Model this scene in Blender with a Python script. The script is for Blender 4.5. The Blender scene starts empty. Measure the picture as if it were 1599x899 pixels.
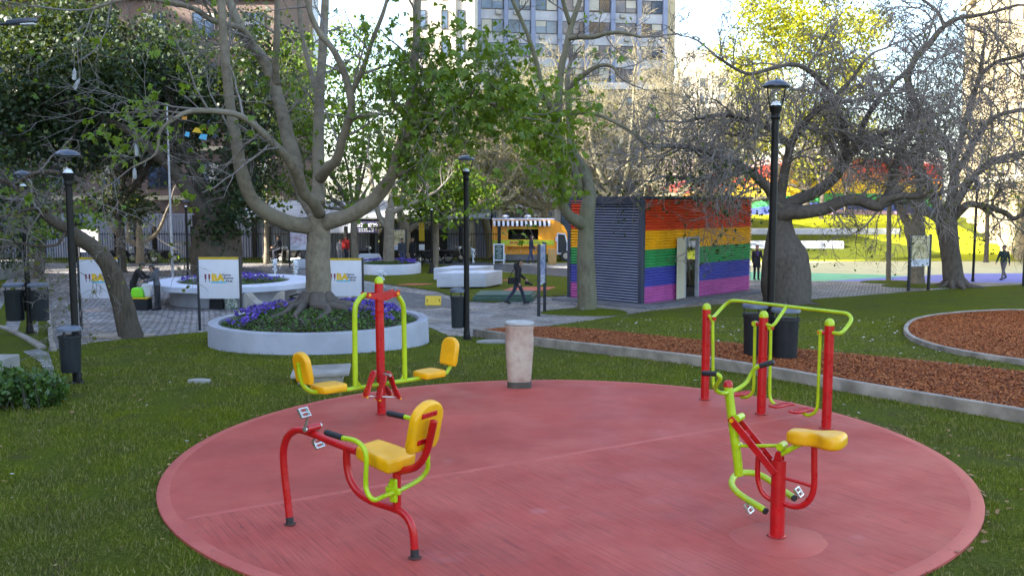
import bpy, bmesh, math, random
import numpy as np
from mathutils import Vector, Matrix, noise as mnoise, geometry as mgeo
R = random.Random(7)
NR = np.random.default_rng(11)
V = Vector
PI = math.pi
scene = bpy.context.scene
COL = scene.collection

# ------------------------------------------------------------------ camera
FPX, CX, CY, HZ = 1450.0, 799.5, 449.5, 312.0
CAM = V((0, 0, 3.0))
PITCH = math.atan((CY - HZ) / FPX)
_f = V((0, math.cos(PITCH), -math.sin(PITCH)))
_u = V((0, math.sin(PITCH), math.cos(PITCH)))
cd = bpy.data.cameras.new('camera')
cd.sensor_width = 36.0
cd.lens = 36.0 * FPX / 1599.0
cd.clip_end = 2000
cam = bpy.data.objects.new('camera', cd)
COL.objects.link(cam)
cam.location = CAM
cam.rotation_euler = (PI / 2 - PITCH, 0, 0)
scene.camera = cam

def sstep(t):
    t = max(0.0, min(1.0, t))
    return t * t * (3 - 2 * t)

def zt(x, y):
    """height of the ground: a flat pad, a gentle fall to the plaza, a grassy bank at the back right"""
    z = -0.9 * sstep((y - 15.5) / 17.5)
    if y > 58:
        z += 2.6 * sstep((y - 59) / 21.0) * sstep((x - 7) / 5.0)
    return z

def ray(px, py):
    d = _f + V((1, 0, 0)) * ((px - CX) / FPX) - _u * ((py - CY) / FPX)
    return d

def G(px, py):
    """the ground point seen at a pixel of the photograph"""
    d = ray(px, py)
    lo, hi = 2.0, 140.0
    t = lo
    step = 0.25
    while t < hi:
        p = CAM + d * (t / d.y)
        if p.z <= zt(p.x, p.y):
            a, b = t - step, t
            for _ in range(30):
                m = (a + b) / 2
                p = CAM + d * (m / d.y)
                if p.z <= zt(p.x, p.y): b = m
                else: a = m
            p = CAM + d * (b / d.y)
            return V((p.x, p.y, zt(p.x, p.y)))
        t += step
    return CAM + d * (hi / d.y)

def at(px, py, y):
    d = ray(px, py)
    return CAM + d * (y / d.y)

def proj(p):
    q = V(p) - CAM; f = q.dot(_f)
    return CX + FPX * q.x / f, CY - FPX * q.dot(_u) / f

class Plane:
    """vertical plane through a ground point along a heading"""
    def __init__(s, g, d):
        s.g = V(g); s.d = V((d[0], d[1], 0)).normalized()
        s.n = V((s.d.y, -s.d.x, 0))
        if s.n.y > 0: s.n = -s.n            # towards the camera's side
    def p(s, px, py, off=0.0):
        d = ray(px, py)
        t = ((s.g + s.n * off) - CAM).dot(s.n) / d.dot(s.n)
        return CAM + d * t

# ------------------------------------------------------------------ objects
WL = {}
def tag(o, label=None, cat=None, group=None, kind=None):
    if label: o['label'] = label
    if cat: o['category'] = cat
    if group: o['group'] = group
    if kind: o['kind'] = kind
    return o

def thing(name, label, cat, loc, group=None, rotz=0.0):
    o = bpy.data.objects.new(name, None)
    o.empty_display_size = 0.2
    COL.objects.link(o)
    o.location = loc; o.rotation_euler = (0, 0, rotz)
    WL[o] = V(loc)
    return tag(o, label, cat, group)

def dup(root, loc=None, rotz=None, label=None, group=None, scale=None):
    r = root.copy(); COL.objects.link(r)
    if loc is not None: r.location = loc
    if rotz is not None: r.rotation_euler = (0, 0, rotz)
    if scale is not None: r.scale = (scale,) * 3
    if label: r['label'] = label
    if group: r['group'] = group
    WL[r] = V(r.location)
    for ch in list(root.children):
        c = ch.copy(); COL.objects.link(c); c.parent = r
        for g in ch.children:
            d = g.copy(); COL.objects.link(d); d.parent = c
    return r

class MB:
    def __init__(s):
        s.v = []; s.f = []; s.m = []; s.cur = 0
    def add(s, vs, fs):
        o = len(s.v)
        s.v.extend([(a[0], a[1], a[2]) for a in vs])
        s.f.extend([tuple(i + o for i in f) for f in fs])
        s.m.extend([s.cur] * len(fs))
        return s
    def tube(s, pts, rad, n=8, cap=True):
        pts = [V(p) for p in pts]
        k = len(pts)
        if not hasattr(rad, '__len__'): rad = [rad] * k
        t0 = (pts[1] - pts[0]).normalized()
        a = t0.orthogonal().normalized()
        vs = []; cs = [(math.cos(2 * PI * j / n), math.sin(2 * PI * j / n)) for j in range(n)]
        for i in range(k):
            if i == 0: t = t0
            elif i == k - 1: t = (pts[i] - pts[i - 1])
            else: t = (pts[i + 1] - pts[i]).normalized() + (pts[i] - pts[i - 1]).normalized()
            if t.length < 1e-9: t = t0
            t = t.normalized()
            a = a - t * a.dot(t)
            if a.length < 1e-6: a = t.orthogonal()
            a.normalize()
            b = t.cross(a)
            p = pts[i]; r = rad[i]
            for c, q in cs:
                vs.append((p.x + (a.x * c + b.x * q) * r, p.y + (a.y * c + b.y * q) * r, p.z + (a.z * c + b.z * q) * r))
        fs = []
        for i in range(k - 1):
            for j in range(n):
                j2 = (j + 1) % n
                fs.append((i * n + j, i * n + j2, (i + 1) * n + j2, (i + 1) * n + j))
        if cap:
            fs.append(tuple(range(n - 1, -1, -1)))
            fs.append(tuple((k - 1) * n + j for j in range(n)))
        return s.add(vs, fs)
    def capsule(s, p, q, r1, r2, n=12):
        p, q = V(p), V(q); d = (q - p)
        if d.length < 1e-6: d = V((0, 0, 1e-3))
        t = d.normalized()
        pts = []; rs = []
        for a in (80, 55, 30): pts.append(p - t * r1 * math.sin(math.radians(a))); rs.append(r1 * math.cos(math.radians(a)))
        for i in range(5): pts.append(p + d * (i / 4)); rs.append(r1 + (r2 - r1) * i / 4)
        for a in (30, 55, 80): pts.append(q + t * r2 * math.sin(math.radians(a))); rs.append(r2 * math.cos(math.radians(a)))
        return s.tube(pts, rs, n)
    def ring(s, rings):
        """rings of equal vertex count lofted and capped"""
        n = len(rings[0]); vs = [v for r in rings for v in r]; fs = []
        for i in range(len(rings) - 1):
            for j in range(n):
                j2 = (j + 1) % n
                fs.append((i * n + j, i * n + j2, (i + 1) * n + j2, (i + 1) * n + j))
        fs.append(tuple(range(n - 1, -1, -1))); fs.append(tuple((len(rings) - 1) * n + j for j in range(n)))
        return s.add(vs, fs)
    def lathe(s, c, prof, n=24, sx=1, sy=1):
        c = V(c)
        return s.ring([[(c.x + r * sx * math.cos(2 * PI * j / n), c.y + r * sy * math.sin(2 * PI * j / n), c.z + z) for j in range(n)] for r, z in prof])
    def ball(s, c, r, n=12, m=8, sc=(1, 1, 1)):
        c = V(c)
        return s.ring([[(c.x + r * sc[0] * math.sin(PI * i / m) * math.cos(2 * PI * j / n), c.y + r * sc[1] * math.sin(PI * i / m) * math.sin(2 * PI * j / n), c.z + r * sc[2] * -math.cos(PI * i / m)) for j in range(n)]
                       for i in [0.15] + list(range(1, m)) + [m - 0.15]])
    def box(s, lo, hi, bev=0.0):
        lo, hi = V(lo), V(hi)
        c = (lo + hi) / 2; h = (hi - lo) / 2
        return s.obox(c, (1, 0, 0), (0, 1, 0), (h.x, h.y, h.z), bev)
    def obox(s, c, u, v, h, bev=0.0):
        c = V(c); u = V(u).normalized(); v = V(v).normalized(); w = u.cross(v).normalized()
        v = w.cross(u)
        if bev <= 0:
            vs = [c + u * (h[0] * a) + v * (h[1] * b) + w * (h[2] * d) for d in (-1, 1) for b in (-1, 1) for a in (-1, 1)]
            return s.add(vs, [(0, 2, 3, 1), (4, 5, 7, 6), (0, 1, 5, 4), (2, 6, 7, 3), (0, 4, 6, 2), (1, 3, 7, 5)])
        out = [(-h[0] , -h[1]), (h[0], -h[1]), (h[0], h[1]), (-h[0], h[1])]
        return s.slab(out, c - w * h[2], u, v, w, 2 * h[2], bev, corner=bev)
    def slab(s, out, o, u, v, w, th, r=0.01, corner=0.0, steps=3):
        """a flat outline (in u, v) given thickness along w, its rims rounded by r"""
        o = V(o); u = V(u); v = V(v); w = V(w)
        pts = [V((a, b)) for a, b in out]
        if corner > 0:
            q = []
            n = len(pts)
            for i in range(n):
                p0, p1, p2 = pts[i - 1], pts[i], pts[(i + 1) % n]
                c = min(corner, (p0 - p1).length * .49, (p2 - p1).length * .49)
                a = p1 + (p0 - p1).normalized() * c; b = p1 + (p2 - p1).normalized() * c
                for k in range(steps + 1):
                    t = k / steps
                    q.append(a * (1 - t) ** 2 + p1 * 2 * t * (1 - t) + b * t * t)
            pts = q
        pts = [p for i, p in enumerate(pts) if (p - pts[i - 1]).length > 1e-4]
        n = len(pts)
        ar = sum(pts[i].x * pts[(i + 1) % n].y - pts[(i + 1) % n].x * pts[i].y for i in range(n))
        x0 = min(p.x for p in pts); x1 = max(p.x for p in pts); y0 = min(p.y for p in pts); y1 = max(p.y for p in pts)
        mx, my, hx, hy = (x0 + x1) / 2, (y0 + y1) / 2, (x1 - x0) / 2 + 1e-6, (y1 - y0) / 2 + 1e-6
        def inn(p, q): return V((mx + (p.x - mx) * max(.1, 1 - q / hx), my + (p.y - my) * max(.1, 1 - q / hy)))
        prof = []
        for k in range(steps + 1):
            a = PI / 2 * k / steps
            prof.append((r * (1 - math.sin(a)), r * (1 - math.cos(a))))
        prof = [(r * 1.6, 0)] + prof + [(i, th - z) for i, z in reversed(prof)] + [(r * 1.6, th)]
        rings = []
        for ins, z in prof:
            rings.append([o + u * q.x + v * q.y + w * z for q in (inn(p, ins) for p in pts)])
        if ar * (u.cross(v).dot(w)) < 0: rings.reverse()
        return s.ring(rings)
    def quad(s, a, b, c, d):
        return s.add([a, b, c, d], [(0, 1, 2, 3)])
    def mesh(s, name, off=V((0, 0, 0)), ang=40):
        me = bpy.data.meshes.new(name)
        me.from_pydata([(a - off.x, b - off.y, c - off.z) for a, b, c in s.v], [], s.f)
        if any(s.m): me.polygons.foreach_set('material_index', s.m)
        me.polygons.foreach_set('use_smooth', [True] * len(s.f))
        me.set_sharp_from_angle(angle=math.radians(ang))
        return me
    def build(s, name, mats, parent=None, label=None, cat=None, group=None, kind=None, ang=40, off=None):
        if off is None: off = WL.get(parent, V((0, 0, 0))) if parent is not None else V((0, 0, 0))
        loc = V((0, 0, 0))
        if parent is None and s.v and kind is None:
            a = np.array(s.v); loc = V(((a[:, 0].min() + a[:, 0].max()) / 2, (a[:, 1].min() + a[:, 1].max()) / 2, a[:, 2].min()))
            off = loc
        me = s.mesh(name, off, ang)
        if not isinstance(mats, (list, tuple)): mats = [mats]
        for m in mats: me.materials.append(m)
        o = bpy.data.objects.new(name, me)
        COL.objects.link(o)
        o.parent = parent
        o.location = loc
        WL[o] = off
        return tag(o, label, cat, group, kind)

def arr_mesh(name, verts, nper, mat, parent=None, off=V((0, 0, 0)), smooth=False, tri=None):
    """many small like polygons (leaves, blades, chips) as one mesh; verts (n*nper, 3)"""
    n = len(verts) // nper
    me = bpy.data.meshes.new(name)
    me.vertices.add(len(verts))
    me.vertices.foreach_set('co', (np.asarray(verts, dtype=np.float32) - np.array(off, dtype=np.float32)).ravel())
    me.loops.add(len(verts))
    me.loops.foreach_set('vertex_index', np.arange(len(verts), dtype=np.int32))
    me.polygons.add(n)
    me.polygons.foreach_set('loop_start', np.arange(0, len(verts), nper, dtype=np.int32))
    me.update(calc_edges=True)
    me.materials.append(mat)
    o = bpy.data.objects.new(name, me)
    COL.objects.link(o); o.parent = parent
    return o

# ------------------------------------------------------------------ materials
def lin(r, g, b):
    f = lambda c: (c / 255 / 12.92) if c / 255 <= .04045 else ((c / 255 + .055) / 1.055) ** 2.4
    return (f(r), f(g), f(b), 1)
def col(c): return tuple(c) + (1,) if len(c) == 3 else c

class NT:
    def __init__(s, name):
        s.m = bpy.data.materials.new(name); s.m.use_nodes = True
        s.t = s.m.node_tree; s.n = s.t.nodes
        s.b = s.n['Principled BSDF']; s.out = s.n['Material Output']
    def node(s, ty, **k):
        n = s.n.new(ty)
        for a, b in k.items():
            if a == 'inp':
                for i, v in b.items():
                    if isinstance(v, bpy.types.NodeSocket): s.t.links.new(v, n.inputs[i])
                    else: n.inputs[i].default_value = v
            else: setattr(n, a, b)
        return n
    def link(s, a, b): s.t.links.new(a, b)
    def co(s, which='Object', scale=(1, 1, 1), rot=(0, 0, 0)):
        c = s.node('ShaderNodeTexCoord')
        o = c.outputs[which]
        if scale != (1, 1, 1) or rot != (0, 0, 0):
            mp = s.node('ShaderNodeMapping', inp={'Vector': o}); mp.inputs['Scale'].default_value = scale; mp.inputs['Rotation'].default_value = rot
            o = mp.outputs[0]
        return o
    def pos(s, scale=(1, 1, 1), rot=(0, 0, 0)):
        c = s.node('ShaderNodeNewGeometry'); o = c.outputs['Position']
        if scale != (1, 1, 1) or rot != (0, 0, 0):
            mp = s.node('ShaderNodeMapping', inp={'Vector': o}); mp.inputs['Scale'].default_value = scale; mp.inputs['Rotation'].default_value = rot
            o = mp.outputs[0]
        return o
    def noise(s, vec, scale, detail=4, rough=.55):
        return s.node('ShaderNodeTexNoise', inp={'Vector': vec, 'Scale': scale, 'Detail': detail, 'Roughness': rough}).outputs['Fac']
    def ramp(s, fac, stops, interp='LINEAR'):
        r = s.node('ShaderNodeValToRGB', inp={'Fac': fac}); e = r.color_ramp.elements; r.color_ramp.interpolation = interp
        e[0].position = stops[0][0]; e[0].color = col(stops[0][1]); e[1].position = stops[-1][0]; e[1].color = col(stops[-1][1])
        for p, c in stops[1:-1]:
            x = e.new(p); x.color = col(c)
        return r.outputs['Color']
    def mix(s, fac, a, b, blend='MIX'):
        n = s.node('ShaderNodeMix', data_type='RGBA', blend_type=blend)
        for sock, v in ((n.inputs[0], fac), (n.inputs[6], a), (n.inputs[7], b)):
            if isinstance(v, bpy.types.NodeSocket): s.link(v, sock)
            else: sock.default_value = v if not isinstance(v, tuple) else col(v)
        return n.outputs[2]
    def math(s, op, a, b=0.0):
        n = s.node('ShaderNodeMath', operation=op)
        for i, v in enumerate((a, b)):
            if isinstance(v, bpy.types.NodeSocket): s.link(v, n.inputs[i])
            else: n.inputs[i].default_value = v
        return n.outputs[0]
    def bump(s, h, strength=.5, dist=.02):
        b = s.node('ShaderNodeBump', inp={'Height': h, 'Strength': strength, 'Distance': dist})
        s.link(b.outputs[0], s.b.inputs['Normal']); return b
    def set(s, color=None, rough=None, metal=None, spec=None, coat=None):
        def st(k, v):
            if v is None: return
            if isinstance(v, bpy.types.NodeSocket): s.link(v, s.b.inputs[k])
            else: s.b.inputs[k].default_value = col(v) if isinstance(v, tuple) else v
        st('Base Color', color); st('Roughness', rough); st('Metallic', metal); st('Specular IOR Level', spec); st('Coat Weight', coat)
        return s.m

def mat(name, c, c2=None, scale=3.0, rough=.6, bump=0.0, bscale=60, metal=0.0, spec=.5, coat=0.0, which='Object', lo=.35, hi=.65, bdist=.01, rvar=.0):
    n = NT(name)
    v = n.co(which)
    if c2 is None: c2 = tuple(x * .8 for x in c[:3])
    f = n.noise(v, scale, 6)
    n.set(n.ramp(f, [(lo, c), (hi, c2)]), rough, metal, spec, coat)
    if rvar: n.set(rough=n.ramp(n.noise(v, scale * 2.3), [(.3, (rough - rvar,) * 3), (.7, (rough + rvar,) * 3)]))
    if bump: n.bump(n.noise(v, bscale, 5), bump, bdist)
    return n.m
# ------------------------------------------------------------------ world and sun
SUN = V((-0.85, -0.45, 0.52)).normalized()
w = bpy.data.worlds.new('World'); scene.world = w; w.use_nodes = True
wt = w.node_tree
sky = wt.nodes.new('ShaderNodeTexSky'); sky.sky_type = 'NISHITA'; sky.sun_disc = False
sky.sun_elevation = math.asin(SUN.z); sky.sun_rotation = math.atan2(SUN.x, SUN.y) % (2 * PI)
sky.air_density = 1.0; sky.dust_density = 1.6; sky.ozone_density = 1.0
wt.links.new(sky.outputs[0], wt.nodes['Background'].inputs[0])
wt.nodes['Background'].inputs[1].default_value = 0.15
sl = bpy.data.lights.new('sun', 'SUN'); sl.energy = 5.0; sl.angle = math.radians(.55); sl.color = (1, .93, .80)
so = bpy.data.objects.new('sun', sl); COL.objects.link(so)
so.rotation_euler = SUN.to_track_quat('Z', 'Y').to_euler(); so.location = (-30, -10, 40)
vs = scene.view_settings
vs.view_transform = 'Standard'; vs.look = 'None'; vs.gamma = 1; vs.use_curve_mapping = False; vs.exposure = 2.35

# ------------------------------------------------------------------ paints and stuffs
M = {}
def paint(name, c, wear, rough, sc, amount=.5):
    n = NT(name); v = n.co('Object')
    cc = n.ramp(n.noise(v, 5, 6), [(.3, c), (.7, tuple(x * .78 for x in c))])
    sc1 = n.ramp(n.noise(v, sc, 6, .75), [(.60, (0, 0, 0)), (.70, (amount,) * 3)])
    grime_shade = n.ramp(n.noise(v, 3.1, 5, .65), [(.52, (0, 0, 0)), (.75, (.40,) * 3)])
    cc = n.mix(grime_shade, cc, tuple(x * .45 + .012 for x in c)); cc = n.mix(sc1, cc, wear)
    n.set(cc, n.ramp(n.noise(v, 9, 5), [(.3, (rough - .08,) * 3), (.7, (rough + .16,) * 3)]), coat=.06); n.bump(n.noise(v, 45, 4), .06, .006)
    return n.m
M['red'] = paint('red_paint', (.50, .006, .008), (.16, .02, .018), .30, 26)
M['lime'] = paint('lime_paint', (.42, .58, .006), (.22, .30, .03), .30, 26)
M['yellow'] = paint('yellow_plastic', (.88, .43, .002), (.55, .24, .01), .36, 18, .35)
M['rubber'] = mat('black_rubber', (.012, .012, .014), (.02, .02, .022), 12, .6, .2, 200)
M['steel'] = mat('bright_steel', (.62, .60, .55), (.42, .41, .38), 20, .3, .1, 100, metal=.8)
M['black'] = mat('black_metal', (.006, .006, .006), (.010, .0095, .009), 8, .5, .1, 60, rvar=.08, spec=.25)
M['cap'] = mat('slate_cap', (.045, .055, .085), (.06, .07, .10), 6, .3, .05, 60)
M['bin'] = mat('grey_bin_plastic', (.022, .027, .034), (.017, .021, .027), 5, .5, .1, 90)
M['binlid'] = mat('grey_lid_plastic', (.11, .135, .18), (.085, .10, .14), 5, .45, .1, 90)
M['white'] = mat('white_panel', (.66, .68, .78), (.60, .62, .72), 2, .4, .02, 80)
M['whitestone'] = mat('white_stone', (.52, .55, .64), (.42, .45, .52), 1.3, .7, .25, 40)
M['planter'] = mat('planter_render', (.37, .385, .44), (.28, .29, .33), 1.1, .75, .3, 35)
M['concrete'] = mat('grey_concrete', (.33, .31, .28), (.20, .19, .17), 2.2, .85, .5, 50)
M['kerbstone'] = mat('kerb_concrete', (.34, .30, .25), (.17, .15, .125), 2.6, .85, .6, 60)
M['boardyellow'] = mat('yellow_strip', (.62, .42, .01), None, 3, .5)
M['navy'] = mat('navy_ink', (.012, .012, .05), None, 3, .5)
M['ink_yellow'] = mat('yellow_ink', (.80, .50, .01), None, 3, .5)
M['ink_blue'] = mat('light_blue_ink', (.12, .50, .75), None, 3, .5)
M['ink_red'] = mat('red_ink', (.5, .03, .04), None, 3, .5)
M['ink_skin'] = mat('skin_ink', (.55, .28, .2), None, 3, .5)
M['glassbulb'] = mat('lamp_lens', (.75, .78, .82), (.6, .62, .66), 5, .12, spec=.8)
M['soil'] = mat('dark_soil', (.045, .032, .022), (.025, .018, .012), 6, .95, .8, 30, bdist=.03)

def bark(name, c1, c2, c3, vs=(5, 5, 1.2), moss=None, dist=.03):
    n = NT(name); v = n.co('Object')
    mp = n.co('Object', vs)
    f = n.noise(mp, 2.2, 8, .65)
    g = n.noise(v, .9, 4)
    c = n.mix(n.ramp(g, [(.38, (0, 0, 0)), (.62, (1, 1, 1))]), n.ramp(f, [(.3, c2), (.65, c1)]), n.ramp(f, [(.3, c3), (.7, c1)]))
    if moss: c = n.mix(n.ramp(n.noise(v, 1.7, 5), [(.48, (0, 0, 0)), (.66, (.75,) * 3)]), c, moss)
    n.set(c, .9, spec=.25)
    n.bump(n.math('ADD', f, n.math('MULTIPLY', n.noise(v, 26, 4), .35)), .8, dist)
    return n.m
M['bark'] = bark('pale_grey_bark', (.235, .20, .15), (.10, .083, .062), (.175, .155, .115), (3, 3, 3), dist=.02)
M['bark_dark'] = bark('dark_furrowed_bark', (.12, .095, .072), (.035, .028, .022), (.07, .06, .045), (9, 9, 1.1), dist=.06)
M['bark_brown'] = bark('grey_brown_bark', (.125, .105, .09), (.05, .042, .036), (.09, .08, .07), (4, 4, 2), dist=.04)
M['bark_green'] = bark('green_tinged_bark', (.17, .155, .11), (.085, .075, .05), (.14, .13, .085), (4, 4, 1.5), moss=(.15, .145, .085), dist=.02)
M['bark_gold'] = bark('pale_twig_bark', (.30, .265, .18), (.17, .15, .10), (.24, .21, .12), (4, 4, 2), dist=.02)
M['twig'] = bark('grey_twig', (.225, .195, .178), (.11, .095, .085), (.18, .165, .15), (6, 6, 6), dist=.005)
M['twig_dark'] = bark('dark_twig', (.10, .088, .08), (.05, .043, .04), (.08, .07, .06), (6, 6, 6), dist=.005)

def leafmat(name, cs, trans=.35, rough=.45):
    n = NT(name)
    g = n.node('ShaderNodeNewGeometry')
    c = n.ramp(g.outputs['Random Per Island'], [(i / (len(cs) - 1), q) for i, q in enumerate(cs)])
    n.set(c, rough, spec=.35)
    tr = n.node('ShaderNodeBsdfTranslucent')
    tc = n.mix(.5, c, (.20, .26, .01)); n.link(tc, tr.inputs['Color'])
    mx = n.node('ShaderNodeMixShader'); mx.inputs[0].default_value = trans
    n.link(n.b.outputs[0], mx.inputs[1]); n.link(tr.outputs[0], mx.inputs[2]); n.link(mx.outputs[0], n.out.inputs['Surface'])
    return n.m
M['leaf_mid'] = leafmat('mid_green_leaf', [(.06, .12, .010), (.10, .18, .012), (.15, .235, .016), (.07, .14, .012)])
M['leaf_bright'] = leafmat('bright_green_leaf', [(.10, .19, .012), (.16, .26, .018), (.22, .30, .02)], .45)
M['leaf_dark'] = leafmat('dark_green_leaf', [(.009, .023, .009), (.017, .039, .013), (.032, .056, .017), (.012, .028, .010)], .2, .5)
M['leaf_yellow'] = leafmat('yellow_green_leaf', [(.30, .33, .02), (.42, .42, .03), (.50, .46, .03), (.26, .31, .02)], .55)
M['leaf_olive'] = leafmat('olive_leaf', [(.07, .09, .02), (.11, .12, .03), (.15, .14, .04)], .35)
M['flower'] = leafmat('violet_petal', [(.10, .04, .42), (.16, .07, .55), (.20, .13, .62), (.07, .02, .30)], .3)
M['bedleaf'] = leafmat('bed_leaf', [(.03, .08, .012), (.06, .13, .02), (.09, .17, .03)], .25)
M['petal'] = leafmat('pale_petal', [(.62, .60, .55), (.7, .66, .62), (.55, .45, .38)], .2)
M['deadleaf'] = leafmat('dead_leaf', [(.30, .17, .07), (.22, .11, .04), (.40, .27, .12)], .2)
M['chip'] = leafmat('bark_chip', [(.13, .030, .007), (.25, .062, .012), (.38, .11, .022), (.18, .042, .009), (.46, .19, .06)], 0.0, .8)

# lawn: patches of lush and of dry grass
def lawn_mat(name, blade):
    n = NT(name); p = n.pos()
    big = n.noise(p, .42, 5, .6); mid = n.noise(p, 2.1, 6, .65); fine = n.noise(p, 22, 6, .7)
    dry = n.ramp(big, [(.40, (0, 0, 0)), (.60, (1, 1, 1))])
    dry2 = n.ramp(mid, [(.40, (0, 0, 0)), (.68, (1, 1, 1))])
    d = n.mix(.5, dry, dry2)
    if blade:
        g = n.node('ShaderNodeNewGeometry').outputs['Random Per Island']
        lush = n.ramp(g, [(0, (.090, .118, .004)), (.45, (.160, .200, .006)), (.8, (.225, .262, .012)), (1, (.32, .26, .08))])
        pale = n.ramp(g, [(0, (.06, .072, .012)), (.5, (.135, .145, .032)), (.85, (.225, .21, .08)), (1, (.36, .30, .16))])
        n.set(n.mix(d, lush, pale), .6, spec=.2)
        tr = n.node('ShaderNodeBsdfTranslucent'); n.link(n.mix(d, lush, pale), tr.inputs['Color'])
        mx = n.node('ShaderNodeMixShader'); mx.inputs[0].default_value = .3
        n.link(n.b.outputs[0], mx.inputs[1]); n.link(tr.outputs[0], mx.inputs[2]); n.link(mx.outputs[0], n.out.inputs['Surface'])
    else:
        a = n.ramp(fine, [(.3, (.040, .056, .003)), (.5, (.108, .136, .004)), (.72, (.185, .212, .010))])
        b = n.ramp(fine, [(.3, (.034, .046, .006)), (.55, (.098, .118, .018)), (.75, (.175, .175, .055))])
        soil = n.ramp(n.noise(p, 1.15, 6, .7), [(.54, (0, 0, 0)), (.70, (.75, .75, .75))])
        n.set(n.mix(soil, n.mix(d, a, b), (.085, .062, .036)), .95, spec=.1)
        n.bump(n.math('ADD', fine, n.noise(p, 60, 4)), 1.0, .05)
    return n.m
M['lawn'] = lawn_mat('lawn_turf', False)
n = NT('bank_turf'); p = n.pos()  # lawn copy with the sunshine put into its lighter, yellower colour
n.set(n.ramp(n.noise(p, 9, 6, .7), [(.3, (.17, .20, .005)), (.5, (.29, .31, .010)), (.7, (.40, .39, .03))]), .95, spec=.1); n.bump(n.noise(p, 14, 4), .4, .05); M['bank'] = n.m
M['blade'] = lawn_mat('grass_blade', True)

# setts
def setts(name, c1, c2, mortar, bw, bh, rot, rough=.75, bump=.9, puddle=False, msz=.02):
    n = NT(name); p = n.pos((1, 1, 0), (0, 0, rot))
    wob = n.node('ShaderNodeTexNoise', inp={'Vector': p, 'Scale': 1.2}).outputs['Color']
    sub = n.node('ShaderNodeVectorMath', operation='MULTIPLY_ADD', inp={0: wob, 1: (.12, .12, 0), 2: p}).outputs[0]
    b = n.node('ShaderNodeTexBrick', inp={'Vector': sub, 'Scale': 1.0, 'Mortar Size': msz, 'Mortar Smooth': .5, 'Brick Width': bw, 'Row Height': bh, 'Color1': col(c1), 'Color2': col(c2), 'Mortar': col(mortar)})
    dirt = n.ramp(n.noise(p, .6, 6, .6), [(.35, (.62, .60, .58)), (.65, (1.1, 1.1, 1.1))])
    sp = n.ramp(n.noise(p, 14, 3), [(.3, (.75,) * 3), (.7, (1.2,) * 3)])
    c = n.mix(1, n.mix(1, b.outputs['Color'], dirt, 'MULTIPLY'), sp, 'MULTIPLY')
    n.set(c, rough, spec=.4)
    if puddle: n.set(rough=n.ramp(n.noise(p, .5, 4), [(.4, (.25,) * 3), (.6, (rough,) * 3)]))
    h = n.math('ADD', n.math('MULTIPLY', b.outputs['Fac'], -1.0), n.math('MULTIPLY', n.noise(p, 18, 4), .5))
    n.bump(h, bump, .03)
    return n.m
M['setts'] = setts('granite_setts', (.20, .19, .195), (.45, .425, .415), (.05, .046, .042), .24, .15, .35, puddle=True, msz=.026)
M['path'] = setts('gravel_setts', (.24, .22, .20), (.45, .41, .37), (.10, .09, .08), .17, .12, 1.0, msz=.02)
M['lane'] = setts('slab_lane', (.18, .175, .17), (.30, .29, .28), (.05, .047, .045), .45, .30, .1, msz=.03)

n = NT('wavy_channel'); p = n.pos()
wv = n.node('ShaderNodeTexWave', wave_type='BANDS', bands_direction='Y', inp={'Vector': p, 'Scale': 1.5, 'Distortion': 5.0, 'Detail': 2, 'Detail Scale': 1.5})
n.set(n.ramp(wv.outputs['Fac'], [(.1, (.022, .025, .032)), (.55, (.07, .075, .085)), (.9, (.16, .165, .18))]), .35)
n.bump(wv.outputs['Fac'], 1.0, .08); M['channel'] = n.m

def flat_noise(name, c, c2, sc=1.5, rough=.8, b=.4):
    return mat(name, c, c2, sc, rough, b, 50, which='Object')
M['plaza_y'] = flat_noise('pale_yellow_paving', (.60, .55, .30), (.50, .45, .25))
M['plaza_g'] = flat_noise('mint_paving', (.20, .52, .28), (.17, .44, .25))
M['plaza_b'] = flat_noise('lavender_paving', (.20, .20, .52), (.17, .18, .44))
M['mulchbed'] = mat('mulch_bed', (.10, .026, .012), (.055, .016, .009), 18, .95, 1.0, 40, bdist=.04)
M['redtile'] = mat('red_mat', (.42, .10, .06), (.34, .08, .05), 4, .8, .3, 60)
M['greenbox'] = mat('green_box', (.03, .075, .055), (.04, .09, .07), 4, .6, .1, 40)

# the red pad: two pours, broomed at different angles, with stains
PADC = V((0.58, 10.74, 0)); PADR = 4.47
n = NT('red_pad_concrete'); p = n.pos()
ja = G(300, 812); jb = G(1130, 672)
jd = (jb - ja).normalized(); jn = V((-jd.y, jd.x, 0))
JA, JD, JN = ja, jd, jn
dotn = n.node('ShaderNodeVectorMath', operation='DOT_PRODUCT', inp={0: p, 1: tuple(jn)}).outputs['Value']
side = n.math('GREATER_THAN', dotn, ja.dot(jn))
def streak(a, k, sc):
    mp = n.node('ShaderNodeMapping', inp={'Vector': n.pos((1, 1, 1), (0, 0, math.radians(a)))}); mp.inputs['Scale'].default_value = (.55, k, 1)
    return n.noise(mp.outputs[0], sc, 5, .68)
b1 = streak(58, 16, 2.6)
b2 = streak(-20, 13, 2.4)
bmask = n.ramp(n.noise(p, .55, 3), [(.40, (0, 0, 0)), (.60, (1, 1, 1))])
brush_far = n.mix(.75, n.mix(bmask, b2, (.5, .5, .5)), (.5, .5, .5))
brush = n.mix(side, n.mix(n.math('MULTIPLY', bmask, .25), b1, (.5, .5, .5)), brush_far)
base = n.ramp(n.noise(p, .75, 6, .6), [(.3, (.33, .044, .031)), (.5, (.40, .060, .042)), (.7, (.465, .086, .060))])
base = n.mix(.8, base, n.ramp(brush, [(.30, (.42, .36, .36)), (.46, (.93, .92, .92)), (.52, (1, 1, 1)), (.70, (1.22, 1.28, 1.28))]), 'MULTIPLY')
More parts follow.
